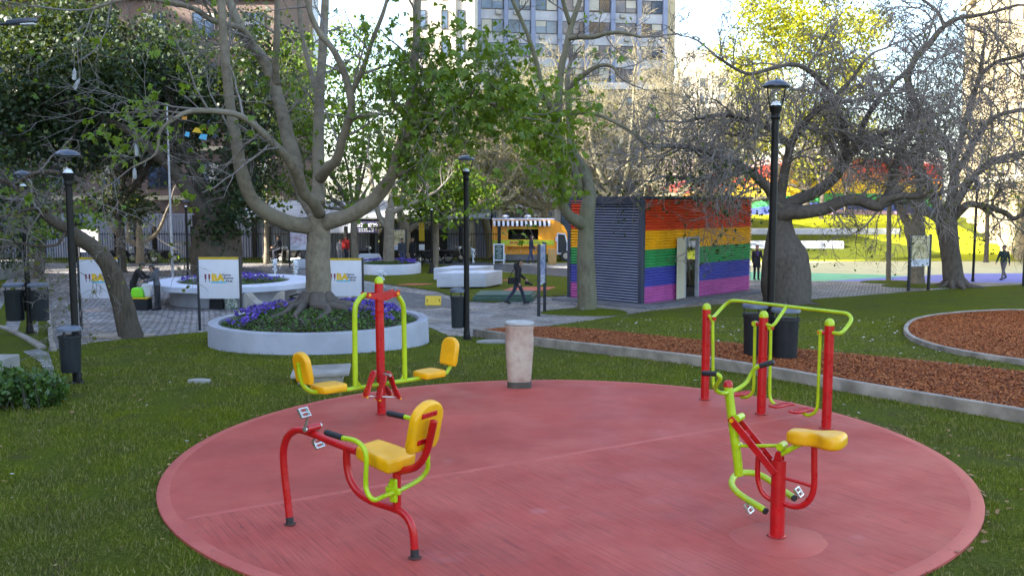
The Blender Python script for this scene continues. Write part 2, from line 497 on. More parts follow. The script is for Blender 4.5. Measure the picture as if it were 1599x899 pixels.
dark = n.ramp(n.noise(p, 1.9, 7, .7), [(.60, (0, 0, 0)), (.78, (.6, .6, .6))])
base = n.mix(dark, base, (.24, .040, .034))
spk = n.ramp(n.noise(p, 11, 3, .6), [(.70, (0, 0, 0)), (.76, (.8, .8, .8))])
base = n.mix(spk, base, (.09, .03, .03))
chalk = n.ramp(n.noise(p, .9, 3), [(.66, (0, 0, 0)), (.78, (.55, .55, .55))])
base = n.mix(chalk, base, (.50, .21, .22))
n.set(base, n.ramp(n.noise(p, 1.1, 4), [(.35, (.48,) * 3), (.65, (.75,) * 3)]), spec=.4)
n.bump(n.math('ADD', n.math('MULTIPLY', brush, 1.0), n.math('MULTIPLY', n.noise(p, 70, 3), .25)), .55, .012)
M['pad'] = n.m
n = NT('red_pad_border'); p = n.pos()
bb = n.ramp(n.noise(p, 1.6, 6), [(.3, (.41, .066, .047)), (.7, (.49, .098, .070))])
n.set(n.mix(n.ramp(n.noise(p, 14, 4), [(.62, (0, 0, 0)), (.74, (.7,) * 3)]), bb, (.14, .045, .04)), .6); n.bump(n.noise(p, 40, 4), .35, .01); M['padrim'] = n.m
M['padfill'] = mat('red_pad_fill', (.36, .046, .033), (.31, .037, .027), 2.2, .55, .2, 60)
M['padpatch'] = mat('red_pad_patch', (.43, .074, .053), (.38, .058, .042), 3, .6, .2, 60)

# ------------------------------------------------------------------ ground
xs = [-400, -160, -80, -50, -40] + [x * 1.0 for x in range(-34, 6, 4)] + [6 + .5 * i for i in range(14)] + [14, 18, 24, 30, 36, 42, 60, 100, 200, 400]
ys = [-80, -20, 0, 8, 14] + [14.5 + .5 * i for i in range(39)] + [36, 42, 50, 56, 58, 59] + [60 + i for i in range(22)] + [90, 120, 200, 400, 800]
mb = MB()
mb.v = [(x, y, zt(x, y)) for y in ys for x in xs]
nx = len(xs)
mb.f = [(j * nx + i, j * nx + i + 1, (j + 1) * nx + i + 1, (j + 1) * nx + i) for j in range(len(ys) - 1) for i in range(nx - 1)]
mb.m = [0] * len(mb.f)
mb.build('ground', M['lawn'], kind='structure', ang=80)

def sheet(name, poly, m, lift, kind='structure', label=None, cat=None, parent=None):
    """a flat sheet draped over the ground, outline given in world x, y"""
    bm = bmesh.new()
    vv = [bm.verts.new((q[0], q[1], 0)) for q in poly]
    for tri in mgeo.tessellate_polygon([[V((q[0], q[1], 0)) for q in poly]]):
        try: bm.faces.new([vv[i] for i in tri])
        except ValueError: pass
    y0 = min(q[1] for q in poly); y1 = max(q[1] for q in poly)
    for y in [14 + .5 * i for i in range(40)] + [36, 42, 50, 56, 58, 59] + [60 + i for i in range(22)]:
        if y0 < y < y1:
            bmesh.ops.bisect_plane(bm, geom=bm.verts[:] + bm.edges[:] + bm.faces[:], plane_co=(0, y, 0), plane_no=(0, 1, 0))
    for v in bm.verts: v.co.z = zt(v.co.x, v.co.y) + lift
    for f in bm.faces:
        if f.normal.z < 0: f.normal_flip()
    me = bpy.data.meshes.new(name); bm.to_mesh(me); bm.free()
    me.materials.append(m)
    o = bpy.data.objects.new(name, me); COL.objects.link(o)
    WL[o] = V((0, 0, 0))
    return tag(o, label, cat, None, kind)

sheet('grass_bank', [(9, 59.2), (34, 59.2), (36, 90), (9, 90)], M['bank'], .012)  # bank draped in the lawn colour brightened to look sunlit
def PX(*pp): return [tuple(G(a, b).xy) for a, b in pp]
def smooth(pts, k=6, closed=False):
    pts = [V(p) for p in pts]; n = len(pts); out = []
    rng = n if closed else n - 1
    for i in range(rng):
        p0 = pts[(i - 1) % n] if closed or i > 0 else pts[0]
        p1 = pts[i]; p2 = pts[(i + 1) % n]
        p3 = pts[(i + 2) % n] if closed or i + 2 < n else pts[-1]
        for j in range(k):
            t = j / k
            out.append(.5 * ((2 * p1) + (p2 - p0) * t + (2 * p0 - 5 * p1 + 4 * p2 - p3) * t * t + (3 * p1 - p0 - 3 * p2 + p3) * t ** 3))
    if not closed: out.append(pts[-1])
    return out

# paved plaza: near edge along the lawn, far edge at the fence
EDGE = PX((-260, 640), (-60, 600), (78, 548), (150, 534), (230, 526), (330, 517), (500, 512), (664, 508), (700, 524), (742, 526), (800, 517), (846, 510), (900, 503), (960, 494), (1010, 486), (1090, 478), (1180, 470), (1271, 467), (1347, 461), (1459, 452), (1599, 444), (1800, 434))
plaza = EDGE + [(60, 44), (60, 57.5), (-60, 57.5), (-60, 15)]
sheet('plaza_paving', plaza, M['setts'], .004)
walk = PX((700, 516), (742, 524), (800, 516.5), (846, 509.5), (900, 502.5), (960, 493.5), (1010, 485.5), (1090, 477.5), (1180, 469.5), (1271, 466.5), (1347, 460.5), (1459, 451.5), (1599, 443.5), (1800, 433.5), (1800, 426), (1599, 432), (1300, 438), (1170, 446), (1000, 470), (880, 478), (780, 488))
sheet('gravel_path', walk, M['path'], .008)
road = [(-6, 50.5), (-6, 57.4), (12, 57.4), (12, 47.5), (4, 48.5)]
M['paleroad'] = setts('pale_road_slabs', (.34, .325, .30), (.42, .40, .37), (.16, .15, .14), 1.2, .6, .1)
sheet('road', road, M['paleroad'], .008)
LAWN2 = PX((560, 425), (600, 418), (657, 411), (727, 418), (793, 426), (888, 433), (896, 462), (838, 464), (771, 473), (733, 471), (680, 455), (618, 446), (567, 438))
sheet('lawn_island', LAWN2, M['lawn'], .03)
sheet('water_channel', PX((378, 417), (440, 428), (520, 442), (567, 440), (611, 452), (665, 461), (712, 468), (722, 478), (668, 482), (620, 479), (567, 468), (500, 460), (440, 446), (378, 426)), M['channel'], .012)
sheet('water_channel', PX((640, 402), (735, 408), (880, 419), (1000, 428), (1000, 437), (888, 432), (793, 425), (727, 417), (640, 409)), M['channel'], .012)
M['pond'] = mat('wet_paving', (.16, .17, .19), (.10, .11, .12), 2, .12, .1, 20)
sheet('wet_patch', PX((500, 459), (560, 456), (628, 463), (600, 468), (530, 464)), M['pond'], .016)
# painted plaza
sheet('painted_plaza', [(8.5, 45.5), (14, 44.5), (22, 43.5), (60, 41), (60, 59), (8.5, 59)], M['plaza_y'], .012)
gp = smooth(PX((1120, 436), (1200, 430), (1290, 422), (1380, 421), (1470, 423)), 6) if False else None
sheet('painted_plaza_green', [(8.5, 45.6), (14, 44.6), (24, 43.4), (23, 45.4), (19, 48.4), (14, 50.2), (8.5, 50.6)], M['plaza_g'], .016)
sheet('painted_plaza_blue', [(15, 44.5), (22, 43.6), (60, 41.2), (60, 49), (32, 49.5), (24, 49), (20, 47.2)], M['plaza_b'], .020)
# left strips of grass, slab lanes and a drain
sheet('side_lawn', PX((-260, 640), (-60, 598), (10, 570), (75, 548), (80, 530), (74, 470), (74, 432), (0, 428), (-200, 424)), M['lawn'], .010)
sheet('side_path', PX((-60, 470), (0, 452), (12, 436), (24, 433), (2, 482), (-60, 505)), M['lane'], .014)
sheet('side_path', PX((6, 512), (28, 433), (43, 432), (36, 480), (28, 516)), M['lane'], .014)
sheet('side_path', PX((44, 432), (60, 432), (58, 480), (60, 520), (44, 512)), M['lane'], .014)
sheet('side_path', PX((36, 550), (60, 545), (76, 552), (84, 575), (92, 606), (76, 608), (70, 580), (62, 566)), M['lane'], .018)

def kerb(name, pts, w, h, label, lift=-.05, m=None, joints=True, cat='kerb', group=None):
    """a kerb laid along a line on the ground; separate stones read through thin joints"""
    pts = [V((p[0], p[1], 0)) for p in pts]
    mb = MB(); L = []
    n = len(pts)
    nr = []
    for i in range(n):
        t = (pts[min(i + 1, n - 1)] - pts[max(i - 1, 0)]).normalized()
        nr.append(V((-t.y, t.x, 0)))
    c = .012
    prof = [(-w / 2, lift), (-w / 2, h - c), (-w / 2 + c, h), (w / 2 - c, h), (w / 2, h - c), (w / 2, lift)]
    rings = []
    for p, q in zip(pts, nr):
        rings.append([p + q * a + V((0, 0, zt(p.x, p.y) + b + R.uniform(-.003, .003))) for a, b in prof])
    mb.ring(rings)
    o = mb.build(name, m or M['kerbstone'], None, label, cat, group)
    return o
PAD = [(PADC.x + PADR * math.cos(a), PADC.y + PADR * math.sin(a)) for a in [2 * PI * i / 128 for i in range(128)]]
mb = MB()
r1 = PADR - .13
circ = lambda r, z: [V((PADC.x + r * math.cos(2 * PI * i / 128), PADC.y + r * math.sin(2 * PI * i / 128), z)) for i in range(128)]
mb.ring([circ(r1 + .004, -.02), circ(r1 + .004, .034), circ(r1 + .003, .035)])
mb.build('exercise_pad', M['pad'], kind='structure')
mb = MB(); rr = [circ(PADR, -.05), circ(PADR, .024), circ(PADR - .02, .0335), circ(r1 + .02, .0375), circ(r1, .0346)]
nv = 128
mb.v = [tuple(v) for r in rr for v in r]
mb.f = [(i * nv + j, i * nv + (j + 1) % nv, (i + 1) * nv + (j + 1) % nv, (i + 1) * nv + j) for i in range(len(rr) - 1) for j in range(nv)]; mb.m = [0] * len(mb.f)
mb.build('exercise_pad_border', M['padrim'], kind='structure')
# the joint between the two pours: a slim raised lip
def chord(o):
    c = (PADC - JA).dot(JD); base = JA + JN * o
    d = (PADC - base).dot(JN); hl = math.sqrt(max(.01, (r1 - .05) ** 2 - d * d)); m = base + JD * (PADC - base).dot(JD)
    return m - JD * hl, m + JD * hl
mb = MB()
a, b = chord(0.0)
k = 24
rings = []
for i in range(k + 1):
    q = a + (b - a) * (i / k) + JN * R.uniform(-.006, .006)
    rings.append([q + JN * x + V((0, 0, z)) for x, z in ((-.05, .034), (-.03, .038), (.01, .040), (.025, .037), (.045, .034))])
mb.ring(rings)
mb.build('exercise_pad_joint', M['padrim'], kind='structure')
PADTOP = .036
for i, (px, py, r) in enumerate(((1216, 848, .42),)):
    g = G(px, py); mb = MB()
    k = 26
    ring = [V((g.x + r * (1 + .05 * math.sin(3 * a + i) + R.uniform(-.03, .03)) * math.cos(a), g.y + r * (1 + .06 * math.cos(4 * a + i)) * math.sin(a), 0)) for a in [2 * PI * j / k for j in range(k)]]
    ring = smooth(ring, 2, True)
    mb.ring([[q + V((0, 0, PADTOP - .006)) for q in ring], [q.lerp(g, .03) + V((0, 0, PADTOP + .004 + .0005 * i)) for q in ring]])
    mb.build('exercise_pad_patch', M['padpatch' if i == 0 else 'padfill'], kind='structure')

# mulch strip with kerbs
FK = [V((a, b, 0)) for a, b in PX((742, 525), (830, 539), (950, 553.5), (1090, 571), (1160, 582), (1230, 594), (1300, 607), (1400, 625), (1500, 642), (1599, 660), (1760, 692))]
BK = [V((a, b, 0)) for a, b in PX((742, 525), (790, 519), (850, 518), (920, 521.5), (1000, 530), (1100, 541), (1250, 555), (1400, 570), (1500, 580), (1599, 592), (1760, 614))]
FK = smooth(FK, 5); BK = smooth(BK, 5)
MULCH1 = [tuple(p.xy) for p in FK] + [tuple(p.xy) for p in reversed(BK)][:-1]
def bed_sheet(name, poly, lift): return sheet(name, poly, M['mulchbed'], lift)
bed_sheet('mulch_path', MULCH1, .115)
kerb('kerb', FK, .11, .19, 'taller concrete kerb along the near side of the red bark path', group=None)
kerb('kerb', BK, .09, .125, 'thin concrete kerb along the far side of the red bark path')
CIRC = smooth([V((a, b, 0)) for a, b in PX((1900, 520), (1760, 494), (1599, 487.5), (1530, 489), (1470, 494), (1430, 502), (1415, 514), (1420, 528), (1450, 542), (1510, 556), (1599, 570), (1760, 592), (1900, 590))], 6, True)
MULCH2 = [tuple(p.xy) for p in CIRC]
bed_sheet('mulch_circle', MULCH2, .05)
kerb('kerb', CIRC + [CIRC[0]], .11, .11, 'rounded concrete kerb ringing the red bark circle on the lawn')
kerb('kerb', [V((a, b, 0)) for a, b in PX((74, 432), (76, 490), (80, 530), (84, 548))], .12, .06, 'straight stone kerb between the side lawn and the paved plaza by the twin bins')
kerb('kerb', smooth([V((a, b, 0)) for a, b in PX((-40, 505), (4, 513), (34, 526), (66, 545))], 4), .16, .07, 'stepped stone kerb curving below the slab lanes near the leafy bush')

# ------------------------------------------------------------------ loose stuff on the ground
def inside(poly, X, Y):
    r = np.zeros(len(X), bool); n = len(poly)
    for i in range(n):
        x1, y1 = poly[i]; x2, y2 = poly[(i + 1) % n]
        c = ((y1 > Y) != (y2 > Y)) & (X < (x2 - x1) * (Y - y1) / ((y2 - y1) if y2 != y1 else 1e-9) + x1)
        r ^= c
    return r
_t = (lambda a: a * a * (3 - 2 * a))
def ztn(X, Y): return -0.9 * _t(np.clip((Y - 15.5) / 17.5, 0, 1))

PLB = [tuple(q) for q in plaza]
PLANT_C = V((-4.28, 20.6, 0)); PLANT_R = 2.40
SIDEL = PX((6, 512), (28, 433), (43, 432), (36, 480), (28, 516))
def lawn_ok(X, Y, m=.0):
    ok = ((X - PADC.x) ** 2 + (Y - PADC.y) ** 2) > (PADR + m) ** 2
    ok &= ~inside(PLB, X, Y) & ~inside(MULCH1, X, Y) & ~inside(MULCH2, X, Y)
    ok &= ((X - PLANT_C.x) ** 2 + (Y - PLANT_C.y) ** 2) > (PLANT_R + .0) ** 2
    return ok
def blades(y0, y1, dens, h, wd):
    mx = .60 * y1 + 1.6
    n = int(dens * (y1 - y0) * 2 * mx)
    X = NR.uniform(-mx, mx, n); Y = NR.uniform(y0, y1, n)
    k = (np.abs(X) < .58 * Y + 1.6) & lawn_ok(X, Y, .01)
    X = X[k]; Y = Y[k]; n = len(X)
    nz = np.array([mnoise.noise(V((x * .9, y * .9, 2.0))) * .6 + mnoise.noise(V((x * 3.1, y * 3.1, 5.0))) * .5 for x, y in zip(X, Y)])
    kk = nz + NR.uniform(-.15, .15, n) > -.20; X = X[kk]; Y = Y[kk]; nz = nz[kk]; n = len(X)
    Z = ztn(X, Y)
    a = NR.uniform(0, 2 * PI, n); H = h * NR.uniform(.45, 1.25, n) * np.clip(.85 + .9 * nz, .35, 1.5); W = wd * NR.uniform(.6, 1.3, n)
    lean = H * NR.uniform(.1, 1.1, n); b = NR.uniform(0, 2 * PI, n)
    vv = np.zeros((n, 3, 3))
    vv[:, 0] = np.stack([X - np.cos(a) * W, Y - np.sin(a) * W, Z - .005], 1)
    vv[:, 1] = np.stack([X + np.cos(a) * W, Y + np.sin(a) * W, Z - .005], 1)
    vv[:, 2] = np.stack([X + np.cos(b) * lean, Y + np.sin(b) * lean, Z + H], 1)
    return vv.reshape(-1, 3)
bl = np.concatenate([blades(5.5, 9, 2600, .045, .0048), blades(9, 13, 1500, .05, .006), blades(13, 18, 800, .052, .008), blades(18, 30, 260, .045, .011)])
o = arr_mesh('grass', bl, 3, M['blade']); tag(o, 'short lawn grass around the red pad', None, None, 'stuff')

def chips(poly, dens, lift, size):
    P = np.array(poly); n = int(dens * (P[:, 0].max() - P[:, 0].min()) * (P[:, 1].max() - P[:, 1].min()))
    X = NR.uniform(P[:, 0].min(), P[:, 0].max(), n); Y = NR.uniform(P[:, 1].min(), P[:, 1].max(), n)
    k = inside(poly, X, Y) & (X < .62 * Y + 2); X = X[k]; Y = Y[k]; n = len(X)
    c = np.stack([X, Y, ztn(X, Y) + lift + NR.uniform(0, .03, n)], 1)
    return flakes(c, size, .35, .6)
def flakes(c, size, asp, tilt):
    n = len(c)
    a = NR.uniform(0, 2 * PI, n); L = size * NR.uniform(.5, 1.4, n); W = L * asp * NR.uniform(.6, 1.4, n)
    u = np.stack([np.cos(a), np.sin(a), NR.uniform(-tilt, tilt, n)], 1) * L[:, None]
    v = np.stack([-np.sin(a), np.cos(a), NR.uniform(-tilt, tilt, n)], 1) * W[:, None]
    vv = np.stack([c - u, c - v * .9 + u * .2, c + u, c + v * 1.1 - u * .1], 1)
    return vv.reshape(-1, 3)
o = arr_mesh('mulch_chips', np.concatenate([chips(MULCH1, 2600, .12, .026), chips(MULCH2, 1700, .055, .03)]), 4, M['chip'])
tag(o, 'loose red bark chips filling the kerbed path and circle', None, None, 'stuff')
def litter(n, x0, x1, y0, y1, size, m, name, label):
    X = NR.uniform(x0, x1, n); Y = NR.uniform(y0, y1, n); k = lawn_ok(X, Y, .05); X = X[k]; Y = Y[k]
    o = arr_mesh(name, flakes(np.stack([X, Y, ztn(X, Y) + .045], 1), size, .6, .3), 4, m); tag(o, label, None, None, 'stuff')
litter(420, 3, 13, 15, 30, .035, M['petal'], 'fallen_petals', 'pale petals scattered on the lawn beyond the bark path')
litter(26, -6, 7, 6, 16, .026, M['petal'], 'fallen_petals', 'sparse pale petals on the lawn around the pad')
litter(420, -9, 8, 5.5, 20, .034, M['deadleaf'], 'fallen_leaves', 'brown leaves scattered over the lawn')
X = NR.uniform(0, 2 * PI, 150); X = X[np.sin(X * 2.3 + 1) > .1]; rr = PADR + np.abs(NR.normal(0.0, .07, len(X))) - .01
o = arr_mesh('edge_leaves', flakes(np.stack([PADC.x + rr * np.cos(X), PADC.y + rr * np.sin(X), np.full(len(X), .042)], 1), .03, .6, .5), 4, M['deadleaf'])
tag(o, 'brown leaf litter caught along the rim of the red pad', None, None, 'stuff')
# ------------------------------------------------------------------ exercise machines
def sm(pts, k=6): return smooth(pts, k)
def seg(mb, P, pix, r, off=0.0, n=14, k=6):
    mb.tube(sm([P.p(a, b, off) for a, b in pix], k), r, n); return mb
def poly_round(w, h, top=True, n=10):
    """upright plate with a round top, in (u, v): width w, height h, from v=0"""
    r = w / 2 * .98
    pts = [(-w / 2 * .86, 0), (w / 2 * .86, 0), (w / 2, h * .12)]
    for i in range(n + 1):
        a = PI * i / n
        pts.append((w / 2 * math.cos(a), h - r * .82 + r * .82 * math.sin(a)))
    pts.append((-w / 2, h * .12))
    return pts
Zv = V((0, 0, 1))
EQ = None
# --- recumbent bike, front left
b0 = G(453.3, 824); b1 = G(648, 877)
P = Plane(b0, (b1 - b0)); D, N = P.d, P.n
t = thing('exercise_bike', 'red and lime recumbent pedal bike with yellow seat and back, front left', 'exercise machine', ((b0 + b1) / 2))
mb = MB()
seg(mb, P, [(452.2, 808), (449, 780), (445, 745), (442.6, 710), (445.5, 690), (453, 677), (466.6, 670.5), (486.5, 676), (520, 690), (556.4, 704)], .034)
mb.build('front_frame', M['red'], t)
mb = MB()
seg(mb, P, [(541.4, 698), (542, 726), (548, 750), (561, 769), (579.7, 781), (606, 790), (626, 798), (639.6, 813), (645.5, 833), (647.5, 858)], .034)
seg(mb, P, [(619.8, 793), (619.6, 765), (619.6, 730)], .036, k=2)
mb.build('rear_frame', M['red'], t)
for px, py, top in ((453.3, 824, (452, 806)), (648, 877, (647.4, 856))):
    mb = MB(); mb.tube([P.p(px, py) + V((0, 0, .02)), P.p(*top)], .0352, 16)
    mb.lathe(P.p(px, py) + V((0, 0, .02)), [(.041, 0), (.041, .010), (.036, .016)], 16)
    mb.build('foot_sleeve', M['rubber'], t)
# seat
sc = P.p(601, 711); su = (D - Zv * .17).normalized(); sw = (Zv + D * .17).normalized()
mb = MB(); o2 = [(-.21, -.10), (-.19, -.14), (.0, -.165), (.16, -.175), (.20, -.15), (.215, 0), (.20, .15), (.16, .175), (0, .165), (-.19, .14), (-.21, .10)]
mb.slab([(p.x, p.y) for p in sm([V((a, b, 0)) for a, b in o2 + o2[:1]], 3)[:-1]], sc - sw * .065, su, -N, sw, .125, .03)
mb.build('seat', M['yellow'], t)
# backrest bar and backrest
mb = MB(); seg(mb, P, [(619.6, 736), (630, 734), (646, 730), (657, 721), (665, 707), (671, 686.5), (677.5, 657)], .032)
bb_ = mb.build('backrest_bar', M['red'], t)
bt, bo = P.p(674, 642), P.p(662, 708)
up = (bt - bo).normalized(); wv_ = up.cross(N).normalized()
if wv_.dot(D) > 0: wv_ = -wv_
mb = MB()
hgt = .43
o0 = P.p(666, 697) - up * .06
mb.slab(poly_round(.37, hgt), o0 + wv_ * .03 - N * .03, N, up, wv_, .085, .026)
bk = mb.build('backrest', M['yellow'], t)
for q in (.10, .33):
    mb = MB(); mb.obox(o0 + up * q + wv_ * .026, N, up, (.095, .022, .006), .004)
    for s_ in (-1, 1): mb.tube([o0 + up * q + N * .075 * s_ + wv_ * .03, o0 + up * q + N * .075 * s_ + wv_ * .012], .012, 8)
    mb.build('backrest_bracket', M['red'], t)
# handlebar
mb = MB(); of = .30
h = [P.p(524, 679.5, of), P.p(536, 683.5, of), P.p(553, 687, of), P.p(566, 696.5, of), P.p(572, 713, of), P.p(571, 750, of), P.p(573.5, 768, of), P.p(584, 779.6, of * .9), P.p(599.6, 774, of * .35), P.p(616, 768, .05), P.p(636, 759, -of * .4), P.p(656, 747, -of * .85), P.p(667, 733, -of), P.p(668, 716, -of), P.p(666, 690, -of), P.p(663, 668, -of), P.p(655, 657, -of), P.p(641, 653, -of), P.p(631, 650, -of)]
mb.tube(sm(h, 5), .021, 12); mb.build('handlebar', M['lime'], t)
mb = MB(); mb.tube([P.p(508, 674, of), P.p(510, 674.8, of), P.p(535, 683, of)], [.020, .026, .025], 14); mb.build('grip', M['rubber'], t)
mb = MB(); mb.tube([P.p(605, 644.5, -of), P.p(607, 645, -of), P.p(632, 650.5, -of)], [.020, .026, .025], 14); mb.build('grip', M['rubber'], t)
cc = P.p(620, 763)
mb = MB(); mb.obox(cc + N * .045, D, Zv, (.035, .10, .018), .012); mb.obox(cc + N * .05, D, Zv, (.075, .028, .02), .012)
mb.lathe(cc + N * .05 + Zv * .05 - D * .03, [(.001, -.02), (.02, -.015), (.02, .015), (.001, .02)], 10)
mb.build('clamp', M['lime'], t)
def pedal(mb, c, u, v, s=1.0):
    """a cage pedal: two side rails, two end bars, an axle"""
    w = u.cross(v).normalized()
    for k in (-1, 1):
        mb.obox(c + v * .036 * k * s, u, v, (.05 * s, .006 * s, .012 * s), .003)
        mb.obox(c + u * .046 * k * s, u, v, (.005 * s, .036 * s, .012 * s), .003)
    mb.obox(c, u, v, (.05 * s, .006 * s, .008 * s), .003)
    for k in (-1, 1): mb.obox(c + u * .03 * k * s, u, v, (.003 * s, .036 * s, .006 * s), .001)
hub = P.p(488, 667)
mb = MB(); mb.tube([hub - N * .075, hub + N * .075], .034, 16); mb.build('crank_hub', M['red'], t)
mb = MB()
ce1 = P.p(482, 641, .10); ce2 = P.p(491, 691, -.10)
mb.tube([hub + N * .075, hub + N * .10], .024, 12); mb.tube([hub - N * .10, hub - N * .075], .024, 12)
mb.tube([hub + N * .09, P.p(482, 643, .09)], [.014, .011], 10); mb.tube([hub - N * .09, P.p(489, 690, -.09)], [.014, .011], 10)
cr = mb.build('crank', M['steel'], t)
for c in (P.p(475, 644, .15), P.p(497, 692, -.15)):
    mb = MB(); pedal(mb, c, N, (Zv * .81 - D * .59).normalized(), 1.1); mb.build('pedal', M['steel'], cr)

# --- twin leg press, back left
g = G(596, 650)
P = Plane(g, (0.70, 0.71)); D, N = P.d, P.n
t = thing('exercise_machine', 'two seat leg press with red post, lime swing arms and yellow seats facing the centre', 'exercise machine', g)
mb = MB(); mb.tube([g + Zv * PADTOP, P.p(591.6, 440)], .060, 20); mb.lathe(g + Zv * PADTOP, [(.075, 0), (.075, .012), (.062, .02)], 20); post = mb.build('post', M['red'], t)
tp = P.p(591.6, 441)
mb = MB(); mb.lathe(tp, [(.062, -.01), (.062, .02), (.055, .045), (.038, .07), (.016, .083), (.001, .086)], 20); mb.build('post_cap', M['lime'], t)
bl_ = P.p(571.8, 460); br_ = P.p(616, 457.5); bc = (bl_ + br_) / 2
mb = MB(); hw = (br_ - bl_).length / 2 + .04
for k in (-1, 1):
    pl = [(-hw, -.035), (-hw * .5, -.06), (-.06, -.085), (.06, -.085), (hw * .5, -.06), (hw, -.035), (hw, .045), (hw * .6, .025), (-hw * .6, .025), (-hw, .045)]
    mb.slab(pl, bc + N * (.066 if k > 0 else -.072), D, Zv, N * 1, .010, .003)
brk = mb.build('crossbar', M['red'], t)
for q in (bl_, br_):
    mb = MB(); mb.tube([q - N * .085, q + N * .09], .020, 12); mb.build('bolt', M['yellow'], brk)
for pix in ([(571.8, 460), (565, 463), (559, 470), (554.5, 481), (554, 518), (555, 603)], [(616, 457.5), (621, 462), (626, 469), (630, 481), (631, 518), (632.2, 593)]):
    mb = MB(); seg(mb, P, pix, .036); 
    e = P.p(*pix[-1]); sg = 1 if pix[0][0] < 600 else -1
    mb.slab([(0, 0), (.10 * sg, 0), (0, .12)], e + N * -.006, D, Zv, N, .012, .002)
    mb.build('swing_arm', M['lime'], t)
mb = MB(); seg(mb, P, [(466.5, 566), (468, 585), (473, 600), (481, 608.5), (492, 612), (516, 611), (542, 608), (589, 600.5), (651, 591), (692, 583.5), (700, 577), (704, 567), (705, 550)], .030)
mb.build('seat_bar', M['lime'], t)
for c, sg in ((P.p(514, 605), -1), (P.p(670, 583.5), 1)):
    mb = MB(); L = .19
    o3 = [(-L, -.13), (-L * .6, -.165), (L * .6, -.175), (L, -.15), (L * 1.03, 0), (L, .15), (L * .6, .175), (-L * .6, .165), (-L, .13)]
    mb.slab([(p.x, p.y) for p in sm([V((a * sg, b, 0)) for a, b in o3 + o3[:1]], 3)[:-1]], c - Zv * .045, D, N * (1), Zv, .10, .026)
    mb.build('seat', M['yellow'], t)
for q, sg in (((472.5, 599.5), -1), ((703, 570), 1)):
    c = P.p(*q); upv = (Zv + D * .18 * sg).normalized(); ww = (D * -sg)
    ww = (ww - upv * ww.dot(upv)).normalized()
    mb = MB(); mb.slab(poly_round(.33, .42), c + ww * .0, N, upv, ww, .09, .026); mb.build('backrest', M['yellow'], t)
ft = [((584, 579), (570.5, 619), .12), ((600.5, 586), (590, 624), .14), ((606, 580), (622, 621), .10), ((590, 578), (608, 616), -.16)]
for a, b, of in ft:
    A, B = P.p(a[0], a[1], of), P.p(b[0], b[1], of)
    mb = MB(); dd = (B - A).normalized(); c = (A + B) / 2; hl = (B - A).length / 2
    ou = [(-.05, -hl), (.05, -hl), (.055, -hl * .3), (.04, 0), (.055, hl * .4), (.05, hl), (-.05, hl), (-.055, hl * .4), (-.04, 0), (-.055, -hl * .3)]
    sd = 1 if B.dot(D) > A.dot(D) else -1
    nrm = dd.cross(N).normalized()
    mb.slab([(p.x, p.y) for p in sm([V((x, y, 0)) for x, y in ou + ou[:1]], 2)[:-1]], c - nrm * .015, N, dd, nrm, .03, .008)
    for i in range(6): mb.obox(c + dd * hl * (-.8 + .32 * i) + nrm * .018 * (1), N, dd, (.042, .007, .006), .002); mb.obox(c + dd * hl * (-.8 + .32 * i) - nrm * .018, N, dd, (.042, .007, .006), .002)
    fr = mb.build('footrest', M['red'], t)
    mb = MB(); mb.tube([B - N * .06, B + N * .06], .013, 8); mb.build('bolt', M['yellow'], fr)
mb = MB(); c = P.p(596, 583); mb.tube([c - N * .2, c + N * .2], .022, 10); c2 = P.p(595, 622); mb.tube([P.p(572, 618, .12), P.p(623, 620, .10)], .009, 8); mb.build('footrest_axle', M['steel'], t)

# --- air walker, back right
pg = [G(1100.6, 627), G(1188.5, 650), G(1290, 673)]
P = Plane(pg[1], (pg[2] - pg[0])); D, N = P.d, P.n
NB = -N                                        # the walkers swing this way
t = thing('exercise_machine', 'air walker of three red posts with lime handrail and hanging red foot plates', 'exercise machine', pg[1])
tops = [(1102, 482), (1191, 493), (1296.5, 508)]
HP = []
for gq, tq in zip(pg, tops):
    base = gq.copy(); hgt = P.p(*tq).z
    hgt = 1.40
    mb = MB(); mb.tube([base + Zv * PADTOP, V((base.x, base.y, hgt))], .062, 20); mb.lathe(base + Zv * PADTOP, [(.076, 0), (.076, .012), (.063, .02)], 20); mb.build('post', M['red'], t)
    mb = MB(); mb.lathe(V((base.x, base.y, hgt)), [(.064, -.01), (.064, .02), (.057, .045), (.04, .068), (.016, .08), (.001, .083)], 20); mb.build('post_cap', M['lime'], t)
    HP.append(V((base.x, base.y, hgt - .10)))
mb = MB()
of = -.36
h = [HP[0] + D * .05, P.p(1111, 496, 0), P.p(1118, 491, of * .35), P.p(1126, 482, of * .75), P.p(1136, 473, of), P.p(1149, 469.5, of), P.p(1200, 475, of), P.p(1260, 482, of), P.p(1308, 487.5, of), P.p(1323, 490, of), P.p(1329, 499, of * .9), P.p(1321, 512, of * .5), P.p(1312, 520, of * .15), HP[2] + D * .04]
mb.tube(sm(h, 5), .026, 12)
mb.tube(sm([P.p(1228, 479, of), P.p(1219, 492, of * .5), P.p(1207, 508, 0), HP[1] + D * .05], 4), .024, 12)
mb.build('handrail', M['lime'], t)
hang = [((1113, 497), (1113.5, 590), (1115, 604), (1123, 612), (1136, 615), (1158, 615), 0), ((1179, 505), (1177, 600), (1175, 612), (1168, 619), (1158, 620), (1158, 615), 0),
        ((1203.5, 511), (1202, 605), (1203, 622), (1209, 630), (1216, 632), (1221, 634), 1), ((1281, 519), (1277, 625), (1274, 641), (1264, 648), (1256, 646), (1252, 641), 1)]
plates = [(1158, 614.5), (1158, 614.5), (1221, 632.5), (1252, 641)]
